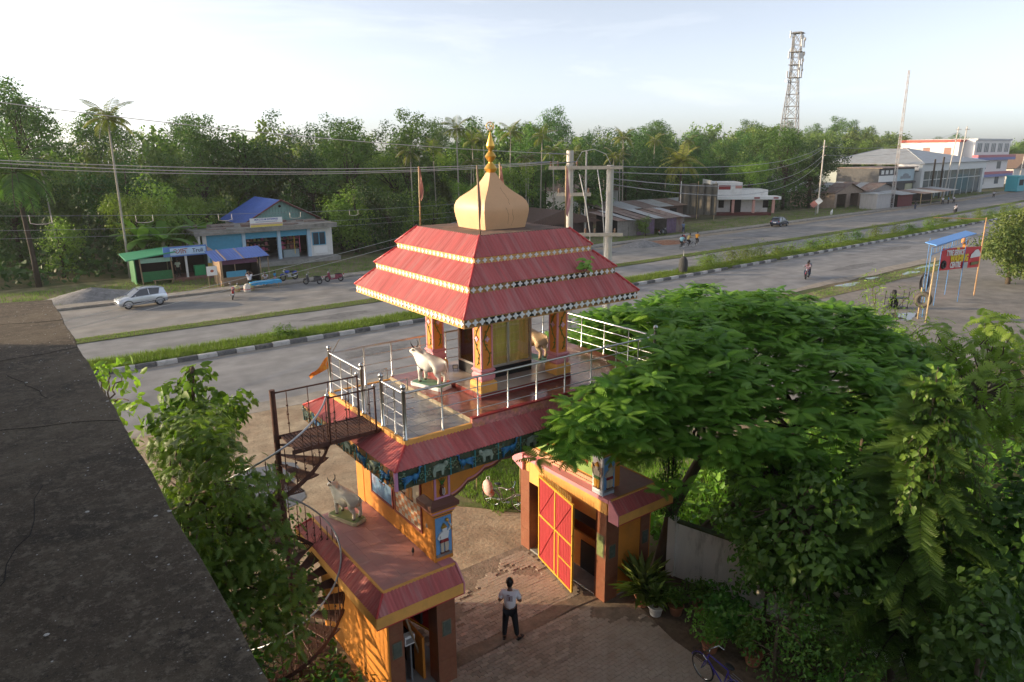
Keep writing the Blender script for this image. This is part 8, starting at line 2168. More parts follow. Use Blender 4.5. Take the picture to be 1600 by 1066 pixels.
Ps, Ds, Ns, Ss = [], [], [], []; mb = MB()
for k in range(17):
    a = R(150)+rng.random()*R(200); z = 7.4-rng.random()*1.6; r0_ = .25+1.0*rng.random()*(1-(z/PH)**2*.8); p = Vector((PB.x+r0_*math.cos(a), PB.y+r0_*math.sin(a), z)); pts = [p.copy()]
    for j in range(rng.integers(8, 26)):
        p = p+Vector((rng.normal()*.05+.03*math.cos(a), rng.normal()*.05+.03*math.sin(a), -.10-.05*rng.random())); pts.append(p.copy())
        out = np.array([math.cos(a), math.sin(a), 0.])
        for _ in range(2): Ps.append(tuple(np.array(p)+rng.normal(size=3)*.06)); Ds.append(out*.4+rng.normal(size=3)*.4+np.array([0, 0, -.8])); Ns.append(out+np.array([0, 0, .5])+rng.normal(size=3)*.3); Ss.append(.075+.07*rng.random())
    mb.tube(pts, .006, 4)
for k in range(300):
    z = 4.2+3.4*rng.random()**.7; a = R(140)+rng.random()*R(220); rr_ = (.25+.9*(1-z/PH))*(.5+.9*rng.random())
    out = np.array([math.cos(a), math.sin(a), 0.]); Ps.append((PB.x+rr_*out[0], PB.y+rr_*out[1], z)); Ds.append(out*.5+rng.normal(size=3)*.5+np.array([0, 0, -.5])); Ns.append(out+np.array([0, 0, .6])+rng.normal(size=3)*.35); Ss.append(.075+.07*rng.random())
mb.build('stems', M_BARK, cr); place('leaves', leaf_object_mesh('leaves', np.array(Ps), np.array(Ds), np.array(Ns), np.array(Ss), 'heart', L_VINE), cr)
# dark leafy mass in the right corner
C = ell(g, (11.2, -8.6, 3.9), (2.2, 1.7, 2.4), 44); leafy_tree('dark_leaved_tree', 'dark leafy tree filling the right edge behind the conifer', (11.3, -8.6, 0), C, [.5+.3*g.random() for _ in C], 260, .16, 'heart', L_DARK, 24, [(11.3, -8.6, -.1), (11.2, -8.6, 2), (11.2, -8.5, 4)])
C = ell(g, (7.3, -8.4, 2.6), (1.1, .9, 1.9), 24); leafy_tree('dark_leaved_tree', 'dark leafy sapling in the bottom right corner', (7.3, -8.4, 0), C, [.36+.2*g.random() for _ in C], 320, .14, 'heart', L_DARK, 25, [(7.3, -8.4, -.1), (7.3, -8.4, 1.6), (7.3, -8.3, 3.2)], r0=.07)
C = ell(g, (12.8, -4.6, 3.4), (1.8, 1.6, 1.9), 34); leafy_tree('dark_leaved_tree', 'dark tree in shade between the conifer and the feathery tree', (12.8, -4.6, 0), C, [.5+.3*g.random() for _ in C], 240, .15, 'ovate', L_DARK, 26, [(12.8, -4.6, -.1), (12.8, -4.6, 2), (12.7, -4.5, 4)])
# light green trees towards the tyre yard
C = ell(g, (17.0, -4.4, 5.0), (2.3, 2.2, 1.9), 46); leafy_tree('light_green_tree', 'light yellow-green feathery tree at the right edge', (17.2, -4.3, 0), C, [.5+.35*g.random() for _ in C], 42, .42, 'pinnate', L_YEL, 27, [(17.2, -4.3, -.1), (17.1, -4.3, 2.2), (17.0, -4.4, 4.6)], flat=.5, up=1.0)
C = ell(g, (20.2, .2, 4.2), (1.9, 1.8, 2.1), 40)+[(20.6, .9, 7.0), (20.5, .8, 6.6), (20.4, .7, 6.2), (18.9, .5, 6.0), (21.4, .0, 6.4)]; leafy_tree('yellow_green_bush', 'tall yellow-green bush below the tyre rack', (20.2, .4, 0), C, [.5+.3*g.random() for _ in C], 170, .17, 'longleaf', L_YEL, 28, [(20.2, .4, -.1), (20.2, .4, 1.8), (20.3, .5, 3.6)], cat='bush', r0=.08, up=.6)
C = ell(g, (23.5, .2, 2.4), (2.6, 2.0, 1.3), 30); leafy_tree('roadside_bush', 'mid green bush behind the big tyre', (23.5, .2, 0), C, [.5+.3*g.random() for _ in C], 120, .17, 'ovate', L_NEEM, 29, [(23.5, .2, -.1), (23.5, .2, 1.2), (23.4, .2, 2.4)], cat='bush', r0=.08)
C = ell(g, (27, -3.6, 3.0), (3.0, 2.4, 1.9), 34); leafy_tree('roadside_bush', 'bushy tree right of the big tyre, below the banner', (27, -3.6, 0), C, [.6+.4*g.random() for _ in C], 90, .2, 'ovate', L_YEL, 30, [(27, -3.6, -.1), (27, -3.6, 1.6), (27, -3.5, 3)], cat='bush', r0=.1)
C = ell(g, (67, 11.2, 3.9), (3.6, 2.8, 3.0), 80); leafy_tree('yard_tree', 'dense olive green tree behind the red banner', (67, 11.6, 0), C, [.9+.5*g.random() for _ in C], 120, .22, 'ovate', leaf_mat('olive_leaf', (.03, .05, .012), (.13, .13, .04), .3), 32, [(67, 11.6, -.1), (67, 11.6, 1.6), (67, 11.5, 3.4)], r0=.22)
C = ell(g, (33.4, 5.2, 2.0), (.8, .8, .35), 9, .2); leafy_tree('feathery_sapling', 'small flat-topped feathery sapling beside the leaning bamboo pole', (33.4, 5.2, 0), C, [.35]*9, 60, .4, 'frond', L_FEATH, 33, [(33.4, 5.2, -.1), (33.4, 5.2, 1.1), (33.4, 5.2, 1.9)], flat=.35, up=1.2, r0=.05)
# hanging creeper beside the right pier
hc = thing('hanging_creeper', 'dark creeper curtain hanging from the feathery tree beside the right pier', 'creeper', (7.95, .2, 2.6), world=True)
rng = np.random.default_rng(41); n = 2300
z = 1.9+3.4*rng.random(n); th = rng.random(n)*6.28; rr_ = (.12+.22*rng.random(n))*(1.2-.18*(z-1.9))
P = np.stack([8.0+.12*(5.3-z)*0+rr_*np.cos(th), .0-.28+rr_*1.3*np.sin(th), z], 1); D = unit(rng, n)*.6+np.array([0, 0, -1]); Nn = np.stack([np.cos(th), np.sin(th), .3*np.ones(n)], 1)+rng.normal(size=(n, 3))*.4
place('leaves', leaf_object_mesh('leaves', P, D, Nn, .07*(.6+.8*rng.random(n)), 'ovate', L_DARK), hc)
mb = MB()
for k in range(8): mb.tube([(8.0+.1*math.cos(k), -.28+.12*math.sin(k), 5.3), (8.0+.12*math.cos(k+.5), -.28+.14*math.sin(k+.4), 1.8)], .012, 5)
mb.build('stems', M_BARKD, hc)
# weeds and undergrowth behind the right pier
rng = np.random.default_rng(51); n = 9000
x = 8.3+22*rng.random(n); y = -9+12.0*rng.random(n); k = (x > 9.6) | (y > .6); x, y = x[k], y[k]; n = len(x)
P = np.stack([x, y, .05+.75*rng.random(n)**1.5], 1); D = unit(rng, n); D[:, 2] = np.abs(D[:, 2])*.5; Nn = rng.normal(size=(n, 3))*.4+np.array([0, 0, 1])
o = place('undergrowth', leaf_object_mesh('undergrowth', P, D, Nn, .26*(.5+rng.random(n)), 'ovate', leaf_mat('weed_leaf', (.05, .11, .015), (.18, .28, .05), .4))); tag(o, 'tangled bright green weeds under the trees right of the gateway', 'undergrowth', kind='stuff')
x = 9.2+20*rng.random(9000); y = -1+5.5*rng.random(9000)
grass_patch('orchard_grass', 'bright grass behind the feathery tree trunk', np.stack([x, y, np.zeros(9000)], 1), .30, leaf_mat('lush_grass_leaf', (.06, .13, .015), (.2, .30, .05), .35), 55)
x = 9.3+9*rng.random(4000); y = -9+8*rng.random(4000)
grass_patch('shade_grass', 'shaded weeds beyond the boundary wall', np.stack([x, y, np.zeros(4000)], 1), .30, L_GRASS, 56)
# dark scrub behind the gateway, seen through the arch
C = [(7.0+1.2*i, 9.2+.3*math.sin(i*2), .7+.25*math.sin(i*1.7)) for i in range(7)]
for i, c in enumerate(C):
    g2 = np.random.default_rng(600+i); cs = ell(g2, c, (.8, .6, .7), 9)
    leafy_tree('scrub_bush', 'dark scrub bush behind the gateway grass plot, %s from the left' % ('first', 'second', 'third', 'fourth', 'fifth', 'sixth', 'seventh')[i], (c[0], c[1], 0), cs, [.4+.2*g2.random() for _ in cs], 150, .11, 'ovate', L_NEEM if i % 2 else L_DARK, 610+i, [(c[0], c[1], -.05), (c[0], c[1], .6), (c[0], c[1]+.1, 1.1)], cat='bush', r0=.05)['group'] = 'scrub bushes behind the gateway'
# ---- left side: neem between the building and the staircase
C = ell(g, (-3.7, 1.5, 4.5), (1.2, 2.7, 2.2), 50, .3)+[(-2.9, .3, 4.2), (-2.8, .2, 3.5), (-3.0, -.2, 2.9), (-2.9, .5, 5.0), (-2.65, .55, 4.5), (-2.6, .5, 3.6), (-2.7, .4, 2.6), (-2.4, .6, 3.0), (-2.9, .9, 5.6)]+ell(g, (-3.4, 3.5, 5.7), (.9, 1.3, .8), 11, .3); leafy_tree('neem_tree', 'feathery-leaved neem tree between the roof ledge and the spiral staircase', (-4.2, 2.0, 0), C, [.42+.26*g.random() for _ in C], 260, .2, 'pinnate', L_NEEM, 61, [(-4.3, 2.0, -.1), (-4.2, 2.0, 1.8), (-4.0, 1.9, 3.4), (-3.8, 1.9, 5.0)], up=.8, droop=.35)
C = [(-3.2, 4.2, 6.6), (-2.9, 4.4, 6.95), (-3.0, 4.1, 6.2), (-3.8, 4.0, 6.2), (-2.6, 4.8, 6.3), (-2.2, 5.0, 5.8), (-3.4, 4.6, 6.6), (-3.3, 4.2, 5.5), (-2.0, 5.2, 5.4), (-1.7, 5.6, 5.7)]; leafy_tree('large_leaved_tree', 'tall thin tree with large bright leaves above the neem', (-3.3, 5.0, 0), C, [.25+.14*g.random() for _ in C], 420, .17, 'heart', L_NEEM, 62, [(-3.3, 5.0, -.1), (-3.2, 4.8, 3), (-3.1, 4.5, 5.6), (-3.0, 4.3, 7.2)], r0=.07, droop=.7)
C = [(-4.6, 7.2, 6.5), (-4.3, 7.4, 6.6), (-4.9, 7.0, 6.3), (-4.0, 7.6, 6.35), (-4.4, 6.2, 5.9), (-4.6, 6.0, 5.2), (-4.2, 5.6, 6.3), (-4.3, 5.4, 5.2)]; leafy_tree('roadside_sapling', 'slim leafy sapling just beyond the far end of the roof ledge', (-4.5, 6.4, 0), C, [.33+.15*g.random() for _ in C], 170, .22, 'ovate', L_YEL, 63, [(-4.5, 6.6, -.1), (-4.5, 6.6, 3), (-4.5, 6.6, 6)], r0=.07)
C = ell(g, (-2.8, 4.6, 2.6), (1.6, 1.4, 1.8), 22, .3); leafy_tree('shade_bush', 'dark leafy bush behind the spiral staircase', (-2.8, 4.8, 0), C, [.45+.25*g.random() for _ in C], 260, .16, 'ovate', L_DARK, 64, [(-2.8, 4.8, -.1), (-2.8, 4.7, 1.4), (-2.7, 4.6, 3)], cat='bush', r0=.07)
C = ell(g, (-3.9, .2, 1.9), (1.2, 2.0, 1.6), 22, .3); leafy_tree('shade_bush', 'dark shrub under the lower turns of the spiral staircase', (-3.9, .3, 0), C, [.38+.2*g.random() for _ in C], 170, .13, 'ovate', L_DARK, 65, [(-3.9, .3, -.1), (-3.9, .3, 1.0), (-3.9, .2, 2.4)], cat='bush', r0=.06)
for i, (c, r_, n_, lab) in enumerate((((-6.9, 7.4, 4.0), (1.6, 1.6, 2.6), 34, 'unseen leafy tree added behind the roof ledge for shade'), ((-4.2, 5.3, 3.0), (1.0, 1.3, 2.2), 26, 'dark bush left of the spiral staircase column'), ((-2.6, -1.6, 1.2), (1.2, 1.6, 1.2), 22, 'dark shrub at the foot of the left guard room wall'), ((-4.3, -3.6, 1.7), (.9, 2.2, 1.6), 26, 'dark shrub below the roof ledge'), ((-1.6, 3.9, 1.3), (.7, .9, 1.2), 16, 'dark shrub at the rear corner of the left guard room'))):  # first entry: unseen tree, added to shade the left pier wall
    C = ell(g, c, r_, n_, .25); leafy_tree('added_shade_tree' if i == 0 else 'shade_bush', lab, (c[0], c[1], 0), C, [.45+.25*g.random() for _ in C], 150, .17, 'ovate', L_NEEM if i == 0 else L_DARK, 70+i, [(c[0], c[1], -.1), (c[0], c[1], c[2]*.6), (c[0]+.1, c[1], c[2]*1.2)], cat='tree' if i == 0 else 'bush', r0=.08)
x = -5.3+4.3*rng.random(5000); y = -8+11.5*rng.random(5000)
P = np.stack([x, y, .5*rng.random(5000)], 1); D = unit(rng, 5000); Nn = rng.normal(size=(5000, 3))*.5+np.array([0, 0, 1]); o = place('ivy_cover', leaf_object_mesh('ivy_cover', P, D, Nn, .12*(.6+rng.random(5000)), 'ovate', L_DARK)); tag(o, 'dark ground cover between the building and the left guard room', 'ground cover', kind='stuff')
t = thing('perched_bird', 'small dark bird on the pink tiles of the left guard room roof', 'bird', (.33, .55, 3.085), R(60))
V = [(-.07, 0, .05), (0, 0, .06), (.05, 0, .085), (.085, 0, .10)]; E = [(0, 1), (1, 2), (2, 3)]; Rr = [.012, .035, .022, .02]
V += [(-.15, 0, .03)]; E += [(0, 4)]; Rr += [.008]
place('body', skin_mesh('body', V, E, Rr, M_BLACK, root=1, sub=1), t)
mb = MB(); mb.tube([(.1, 0, .10), (.13, 0, .095)], [.007, .001], 5); mb.tube([(0, .012, .04), (0, .012, 0)], .003, 4); mb.tube([(0, -.012, .04), (0, -.012, 0)], .003, 4); mb.build('beak_and_legs', M_GREY, t)
# bushes on the median
g = np.random.default_rng(88)
xs_m = [8.5, 21, 52.5, 54.5, 57, 60, 63, 66, 69, 73, 77, 81, 86, 91, 96, 101, 106, 111, 117, 123, 130, 137, 144, 151]
for i, x in enumerate(xs_m):
    h = 1.1+.9*g.random() if x > 40 else .5
    y = 33.3+curve(x)+.3*g.normal(); cs = ell(g, (x, y, .15+h*.5), (2.0 if x > 40 else .9, .7, h*.5), 18, .2)
    o = leafy_tree('median_bush', ('weedy green bush on the median, %s beyond the wrapped post' % ('%dth' % (i-1) if i > 4 else ('first', 'second', 'third')[i-2])) if x > 40 else ('small bright bush on the median left of the gateway' if x < 15 else 'small bush on the median just left of the pavilion'), (x, y, .12), cs, [.5+.3*g.random() for _ in cs], 90, .22, 'longleaf', L_YEL if i % 3 else L_NEEM, 900+i, [(x, y, .1), (x, y, .3), (x, y, .15+h*.7)], cat='bush', r0=.03, up=.8)
    if x > 40: o['group'] = 'bushes along the median'
# ================================================================== THE WOOD ACROSS THE ROAD
L_F1 = leaf_mat('forest_leaf_mid', (.022, .056, .014), (.095, .15, .038), .3, .55, .12)
L_F2 = leaf_mat('forest_leaf_dark', (.012, .034, .010), (.05, .088, .024), .25, .55, .12)
L_F3 = leaf_mat('forest_leaf_light', (.055, .095, .016), (.19, .24, .055), .35, .55, .12)
L_BAM = leaf_mat('bamboo_leaf', (.045, .075, .018), (.16, .20, .055), .35, .55, .12)
L_PLM = leaf_mat('palm_leaf', (.07, .09, .016), (.22, .22, .05), .3, .45, .2)
L_COC = leaf_mat('coconut_leaf', (.10, .11, .025), (.30, .27, .07), .3, .45, .3)
L_BAN = leaf_mat('banana_leaf', (.05, .11, .02), (.16, .25, .06), .4, .4, .2)

def arche_broad(seed, lm, h=14.0, w=4.6, clumps=60, size=.28, per=84, tall=1.0):
    """one crown and one trunk mesh, reused by every tree of the kind"""
    rng = np.random.default_rng(seed); rnd = random.Random(seed)
    cz = h*.64; cs = []
    lob = [(rng.normal()*w*.35, rng.normal()*w*.35, cz+(rng.random()-.5)*h*.35) for _ in range(5)]
    for i in range(clumps):
        l = lob[i % 5]; u = unit(rng, 1)[0]; s = .4+.6*rng.random()
        cs.append((l[0]+u[0]*w*.62*s, l[1]+u[1]*w*.62*s, l[2]+u[2]*h*.24*s*tall))
    for i in range(12): a = rng.random()*6.28; cs.append((w*.7*math.cos(a)*rng.random(), w*.7*math.sin(a)*rng.random(), h*(.12+.22*rng.random())))
    rad = [.75+.75*rng.random() for _ in cs]
    P, D, Nn = clump_leaves(rng, cs, rad, per, .75, .5, .45, .25)
    crown = leaf_object_mesh('crown', P, D, Nn, size*(.55+.9*rng.random(len(P))), 'diamond', lm)
    mb = MB(); mb.tube([(0, 0, -.2), (.1, .05, h*.25), (.05, -.1, h*.5), (.1, 0, h*.8)], [.28, .22, .16, .05], 8)
    limbs(mb, (.08, 0, h*.38), [cs[i] for i in range(0, len(cs), 4)], .12, .03, rnd)
    return crown, mb.mesh('trunk', M_BARKD, smooth=True)
def arche_bamboo(seed):
    rng = np.random.default_rng(seed); mb = MB(); Ps, Ds, Ns = [], [], []
    for k in range(34):
        a = rng.random()*6.28; r = .8*rng.random(); x, y = r*math.cos(a), r*math.sin(a); h = 10+6*rng.random(); bend = 1.5+3.5*rng.random(); pts = []
        for j in range(9):
            s = j/8; pts.append((x+bend*s**2.6*math.cos(a), y+bend*s**2.6*math.sin(a), h*(s-.16*s**3.5*bend/3)))
        mb.tube(pts, [.05*(1-.85*j/8)+.004 for j in range(9)], 5)
        for j in range(3, 9):
            m = 26
            p = np.array(pts[j]); q = np.array(pts[j-1]); t = rng.random((m, 1)); pos = p*t+q*(1-t)+rng.normal(size=(m, 3))*np.array([.45, .45, .35])
            Ps.append(pos); d = rng.normal(size=(m, 3))*.6+np.array([math.cos(a)*.6, math.sin(a)*.6, -.75]); Ds.append(d); Ns.append(rng.normal(size=(m, 3))*.5+np.array([math.cos(a), math.sin(a), .6]))
    P = np.concatenate(Ps); n = len(P)
    return leaf_object_mesh('crown', P, np.concatenate(Ds), np.concatenate(Ns), .55*(.6+.7*rng.random(n)), 'diamond', L_BAM), mb.mesh('trunk', mat('bamboo_culm', (.16, .17, .05), .5, var=.2), smooth=True)
def frond(mbv, rng, base, a, el, L, droop, w, n=16):
    """drooping palm frond of paired leaflets -> lists of leaf P,D,N,S"""
    P, D, Nn, S = [], [], [], []; p = np.array(base, float); d = np.array([math.cos(a)*math.cos(el), math.sin(a)*math.cos(el), math.sin(el)]); pts = [tuple(p)]
    side = np.array([-math.sin(a), math.cos(a), 0])
    for i in range(n):
        p = p+d*L/n; pts.append(tuple(p)); d = d+np.array([0, 0, -droop/n]); d /= np.linalg.norm(d)
        ww = w*math.sin(PI*min(1, .15+.85*(i+1)/n))**.7
        for s in (1, -1):
            P.append(p.copy()); D.append(side*s*.9+d*.55+np.array([0, 0, -.30])); Nn.append(np.cross(d, side)*1.0+rng.normal(size=3)*.15+np.array([0, 0, .4])); S.append(ww*(.85+.3*rng.random()))
    return pts, P, D, Nn, S
def arche_palm(seed, h, nf, L, droop, w, trunk_r, lm, bark, lean=.3, dead=0, leafk='longleaf', n=16):
    rng = np.random.default_rng(seed); mb = MB(); top = (lean, lean*.3, h)
    mb.tube([(0, 0, -.2), (lean*.2, 0, h*.3), (lean*.55, lean*.15, h*.65), top], [trunk_r*1.3, trunk_r, trunk_r*.9, trunk_r*.75], 8)
    Ps, Ds, Ns, Ss = [], [], [], []
    for k in range(nf):
        a = k*2.4+rng.normal()*.2; el = 1.25-1.5*(k/nf)+rng.normal()*.08
        pts, P, D, Nn, S = frond(None, rng, top, a, el, L*(.85+.3*rng.random()), droop, w, n); mb.tube(pts, .025, 4); Ps += P; Ds += D; Ns += Nn; Ss += S
    return leaf_object_mesh('crown', np.array(Ps), np.array(Ds), np.array(Ns), np.array(Ss), leafk, lm), mb.mesh('trunk', bark, smooth=True)
def arche_banana(seed):
    rng = np.random.default_rng(seed); mb = MB(); V, F = [], []
    lm = MB()
    for k in range(3):
        bx, by = rng.normal()*.7, rng.normal()*.7; h = 2.2+rng.random()
        mb.tube([(bx, by, -.1), (bx, by, h*.6), (bx+.05, by, h)], [.17, .14, .08], 8)
        for j in range(8):
            a = j*2.4+k; el = 1.2-.9*j/8; L = 2.0+.6*rng.random(); p = Vector((bx, by, h*.9)); d = Vector((math.cos(a)*math.cos(el), math.sin(a)*math.cos(el), math.sin(el))); side = Vector((-math.sin(a), math.cos(a), 0)); v = []; n = 8
            for i in range(n+1):
                s = i/n; w = .34*math.sin(PI*min(1, .08+.9*s))**.6
                v += [p+side*w+Vector((0, 0, -.05)), p+Vector((0, 0, .02)), p-side*w+Vector((0, 0, -.05))]
                p = p+d*L/n; d = (d+Vector((0, 0, -.17))).normalized()
            lm.add(v, [f for i in range(n) for f in ((3*i, 3*i+1, 3*i+4, 3*i+3), (3*i+1, 3*i+2, 3*i+5, 3*i+4))])
    return lm.mesh('crown', L_BAN, smooth=True), mb.mesh('trunk', mat('banana_stem', (.20, .20, .10), .7, var=.2), smooth=True)
AR = {
 'mid': arche_broad(1, L_F1), 'dark': arche_broad(2, L_F2, 15, 4.4, 56), 'light': arche_broad(3, L_F3, 12.5, 4.2, 48),
 'mid2': arche_broad(4, L_F1, 16, 5.2, 64), 'dark2': arche_broad(5, L_F2, 13, 5.0, 56, tall=.8), 'bushy': arche_broad(6, L_F3, 8.5, 3.4, 40, .28, 55),
 'bamboo': arche_bamboo(7), 'bamboo2': arche_bamboo(8),
 'areca': arche_palm(9, 13.5, 11, 2.5, 1.6, .75, .10, L_PLM, M_PALEBARK, .3), 'areca2': arche_palm(10, 11.0, 10, 2.3, 1.7, .7, .095, L_PLM, M_PALEBARK, -.3),
 'coco': arche_palm(11, 8.5, 20, 4.4, 1.9, 1.0, .19, L_COC, M_BARK, .4, n=22), 'banana': arche_banana(12), 'coco2': arche_palm(13, 8.5, 18, 4.2, 2.1, 1.0, .19, L_F1, M_BARKD, .4, n=20)}
KIND = {'mid': ('leafy_tree', 'mid green leafy tree'), 'mid2': ('leafy_tree', 'tall mid green leafy tree'), 'dark': ('leafy_tree', 'dark green leafy tree'), 'dark2': ('leafy_tree', 'broad dark green tree'), 'light': ('leafy_tree', 'pale green leafy tree'), 'bushy': ('small_tree', 'low bushy green tree'), 'bamboo': ('bamboo_clump', 'arching bamboo clump'), 'bamboo2': ('bamboo_clump', 'loose arching bamboo clump'), 'areca': ('areca_palm', 'slender areca palm'), 'areca2': ('areca_palm', 'short slender areca palm'), 'coco': ('coconut_palm', 'coconut palm'), 'banana': ('banana_plant', 'banana plant'), 'coco2': ('coconut_palm', 'coconut palm')}
def plant(kind, x, y, sc, rz, label=None, group=None, sz=1.0, zone=''):
    nm, lb = KIND[kind]
    t = thing(nm, label or (lb+' '+zone), 'palm' if 'palm' in nm else ('bamboo' if 'bamboo' in nm else ('plant' if 'banana' in nm else 'tree')), (x, y, 0), rz, group)
    c, tr = AR[kind]; 
    for (n_, me) in (('trunk', tr), ('crown', c)): place(n_, me, t, (0, 0, 0), None, (sc, sc, sc*sz))
    return t
# single trees one can point at
plant('coco', 96.5, 74.8, 1.15, .4, 'large yellowish coconut palm in front of the dark shade cloth')
plant('coco2', -3.0, 66, 1.2, 2.0, 'coconut palm with drooping fronds at the left edge of the picture')
plant('areca', 4.7, 66.5, 1.12, 1.0, 'tall pale-trunked areca palm standing alone left of the green stall', sz=1.0)
plant('mid2', 126.5, 73, 1.25, .3, 'big spreading tree beside the tall far pole, left trunk', sz=.78); plant('dark2', 134.5, 72, 1.4, 2.3, 'big tree beside the tall far pole, right trunk', sz=.78)
plant('light', 118, 75.5, .85, 1.2, 'light green tree leaning over the white bungalow')
plant('dark2', 33.5, 66.5, .72, .5, 'dense green tree right of the long shop'); plant('bushy', 30.5, 69.5, 1.0, 1.9, 'round bushy tree touching the right end of the long shop')
plant('light', 13.2, 78, .62, .9, 'bright yellow-green tree behind the blue-roofed house'); plant('bushy', 10.0, 73.5, 1.15, 2.9, 'bushy tree behind the stall with the light blue sign')
plant('banana', 7.0, 68.5, 1.5, .3, 'banana clump behind the green stall, left one'); plant('banana', 10.5, 69.5, 1.4, 1.3, 'banana clump behind the green stall, right one')
plant('banana', 76.5, 78, 1.55, .9, 'banana clump behind the tin workshop, left one'); plant('banana', 80, 80, 1.6, 2.0, 'banana clump behind the tin workshop, right one')
plant('bushy', 70.0, 58.3, .35, 1.0, 'small yellowing bush at the wall of the tin workshop')
plant('areca', 108, 92, 1.02, .1, 'lone areca palm with orange fruit above the white bungalow'); plant('areca2', 113, 93, 1.0, 2.2, 'shorter areca palm right of the lone areca')
plant('mid', 24, 90, 1.28, .8, 'tall round tree above the blue-roofed house'); plant('dark', 40, 96, 1.12, 1.2, 'flat-topped dark tree left of the dome')
plant('dark', 82, 104, 1.16, 2.0, 'dark round-topped tree right of the finial'); plant('mid2', 96, 118, 1.05, .2, 'tall loose tree above the double pole')
LMK = [(60, 'at the left picture edge'), (160, 'above the gravel heap'), (250, 'above the green stall'), (330, 'above the kiosk'), (430, 'above the blue gable'), (530, 'above the long shop'), (640, 'left of the roof flags'), (740, 'just left of the dome'), (830, 'just right of the dome'), (930, 'behind the double pole'), (1010, 'above the dark hut'), (1080, 'above the tin workshop'), (1150, 'above the bungalow'), (1215, 'left of the tower'), (1290, 'under the tower'), (1360, 'left of the showroom'), (1440, 'above the showroom'), (1520, 'above the white house'), (9999, 'at the right picture edge')]
def landmark(x, y):
    d = Vector((x, y, 6))-CAM; px = 800+FPX*d.dot(_R2)/d.dot(_F)
    return next(n for (a, n) in LMK if px < a)
def row(d0, d1, x0, x1, step, kinds, s0, s1, seed, zone, group, skip=()):
    r = random.Random(seed); x = x0
    while x < x1:
        xx = x+r.uniform(-.4, .4)*step; y = 54+curve(xx)+r.uniform(d0, d1); k = r.choice(kinds)
        if not any(a < xx < b and c < y < d for (a, b, c, d) in skip):
            plant(k, xx, y, r.uniform(s0, s1), r.uniform(0, 6.28), None, group+' ('+KIND[k][1]+')', r.uniform(.9, 1.12), zone+', '+landmark(xx, y))
        x += step*(1 if xx < 140 else 1.35)
SKIP = [(10, 28, 60, 84), (2, 12, 58, 66), (64, 102, 56, 79), (82, 98, 88, 99), (102, 122, 62, 82), (134, 162, 58, 80), (156, 228, 58, 100), (224, 260, 60, 104), (274, 304, 60, 100), (50, 67, 60, 72), (198, 208, 117, 127), (220, 238, 58, 74)]
row(13, 18, -9, 64, 7.5, ('bushy', 'bushy', 'dark2', 'light'), .62, .85, 1, 'in the edge row', 'edge of the wood', SKIP)
row(20, 28, -12, 130, 6.8, ('mid', 'dark', 'light', 'bamboo', 'dark2', 'mid2', 'areca2', 'bushy'), .66, 1.02, 2, 'in the front row', 'front of the wood', SKIP)
row(31, 40, -12, 180, 7.2, ('bamboo', 'dark', 'mid2', 'bamboo2', 'light', 'areca', 'coco2'), .78, 1.12, 3, 'in the middle row', 'middle of the wood', SKIP)
row(46, 58, -14, 200, 7.5, ('bamboo', 'mid2', 'bamboo2', 'dark', 'areca', 'light'), .88, 1.25, 4, 'in the rear row', 'back of the wood', SKIP)
row(64, 84, -16, 230, 8.5, ('bamboo', 'mid2', 'dark', 'bamboo2'), .98, 1.34, 5, 'in the skyline row', 'skyline of the wood', SKIP)
row(18, 32, 118, 136, 7, ('dark', 'mid', 'dark2'), .8, 1.0, 6, 'behind the roadside sheds', 'trees behind the sheds', SKIP)
row(60, 75, 180, 330, 7.5, ('bamboo', 'mid2', 'light', 'mid'), 1.15, 1.45, 7, 'on the far right skyline', 'far right skyline', SKIP)
row(78, 100, 190, 400, 9, ('bamboo2', 'mid2', 'light', 'bamboo'), 1.35, 1.7, 8, 'in the last row', 'far right back row', SKIP)
row(40, 55, 268, 400, 9, ('mid', 'bamboo', 'dark2', 'light'), 1.0, 1.35, 9, 'beside the far right houses', 'far right front row', SKIP)
row(22, 36, 275, 420, 8, ('mid', 'bamboo', 'mid2'), 1.0, 1.3, 10, 'behind the far houses', 'trees behind the far houses', [(270, 306, 60, 100)])
r = random.Random(77)     # areca grove behind the dome
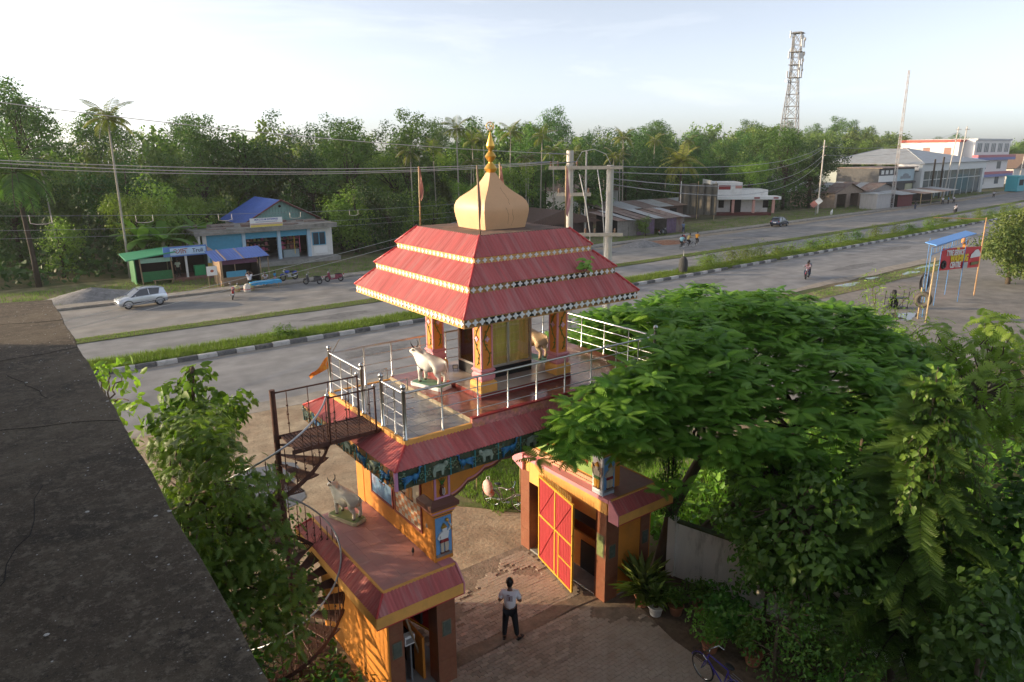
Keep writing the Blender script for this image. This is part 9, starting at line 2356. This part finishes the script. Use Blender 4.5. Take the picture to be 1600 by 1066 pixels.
for i in range(17):
    plant(r.choice(('areca', 'areca2')), 44+i*2.6+r.uniform(-1, 1), 76+r.uniform(0, 12), r.uniform(.88, 1.12), r.uniform(0, 6), '%s slender areca palm from the left in the grove behind the dome' % ('first', 'second', 'third', 'fourth', 'fifth', 'sixth', 'seventh', 'eighth', 'ninth', 'tenth', 'eleventh', 'twelfth', 'thirteenth', 'fourteenth', 'fifteenth', 'sixteenth', 'last')[i], 'areca grove', 1.0)
by = {}
for o in [o for o in bpy.data.objects if o.parent is None and o.get('group')]: by.setdefault(o['label'], []).append(o)
for lb, os_ in by.items():      # trees that would share a label: tell them apart by their order
    if 1 < len(os_) < 9:
        os_.sort(key=lambda o: (Vector(o.location)-CAM).dot(_R2)/(Vector(o.location)-CAM).dot(_F))
        for o, w_ in zip(os_, {2: ('left one', 'right one')}.get(len(os_), ('first', 'second', 'third', 'fourth', 'fifth', 'sixth', 'seventh', 'eighth'))): o['label'] = lb+', '+w_
# low undergrowth that hides the forest floor
rng = np.random.default_rng(66); n = 70000
x = -14+330*rng.random(n)**1.5; off = 12+90*rng.random(n); y = 54+2.8e-4*np.maximum(x, 0)**2+off
keep = np.ones(n, bool)
for (a, b, c, d) in SKIP: keep &= ~((x > a-1) & (x < b+1) & (y > c-4) & (y < d+1))
x, y = x[keep], y[keep]; n = len(x)
hmax = 1.0+.05*np.maximum(off[keep]-12, 0)+1.6*np.abs(np.sin(x*.35+y*.2)*np.cos(y*.31-x*.12))
P = np.stack([x, y, hmax*rng.random(n)**.8], 1); D = unit(rng, n); D[:, 2] -= .2; Nn = rng.normal(size=(n, 3))*.5+np.array([-.2, -.4, .9])
o = place('wood_undergrowth', leaf_object_mesh('wood_undergrowth', P, D, Nn, (.55+.006*(y-66))*(.5+rng.random(n)), 'diamond', L_F2)); tag(o, 'dense low undergrowth along the edge of the wood', 'undergrowth', kind='stuff')

# ================================================================== evening haze over the plain
hz_ = MB().box(-120, 560, -60, 420, -1.2, 52).build('haze', [], smooth=False)
m, nt, out = new_mat('haze_air'); pv = N(nt, 'ShaderNodeVolumePrincipled'); pv.inputs['Density'].default_value = .0002; pv.inputs['Color'].default_value = (.92, .95, 1.0, 1); pv.inputs['Anisotropy'].default_value = .3
nt.links.new(pv.outputs[0], out.inputs['Volume']); hz_.data.materials.clear(); hz_.data.materials.append(m); hz_['kind'] = 'stuff'; hz_['label'] = 'thin evening haze over the road and the wood'
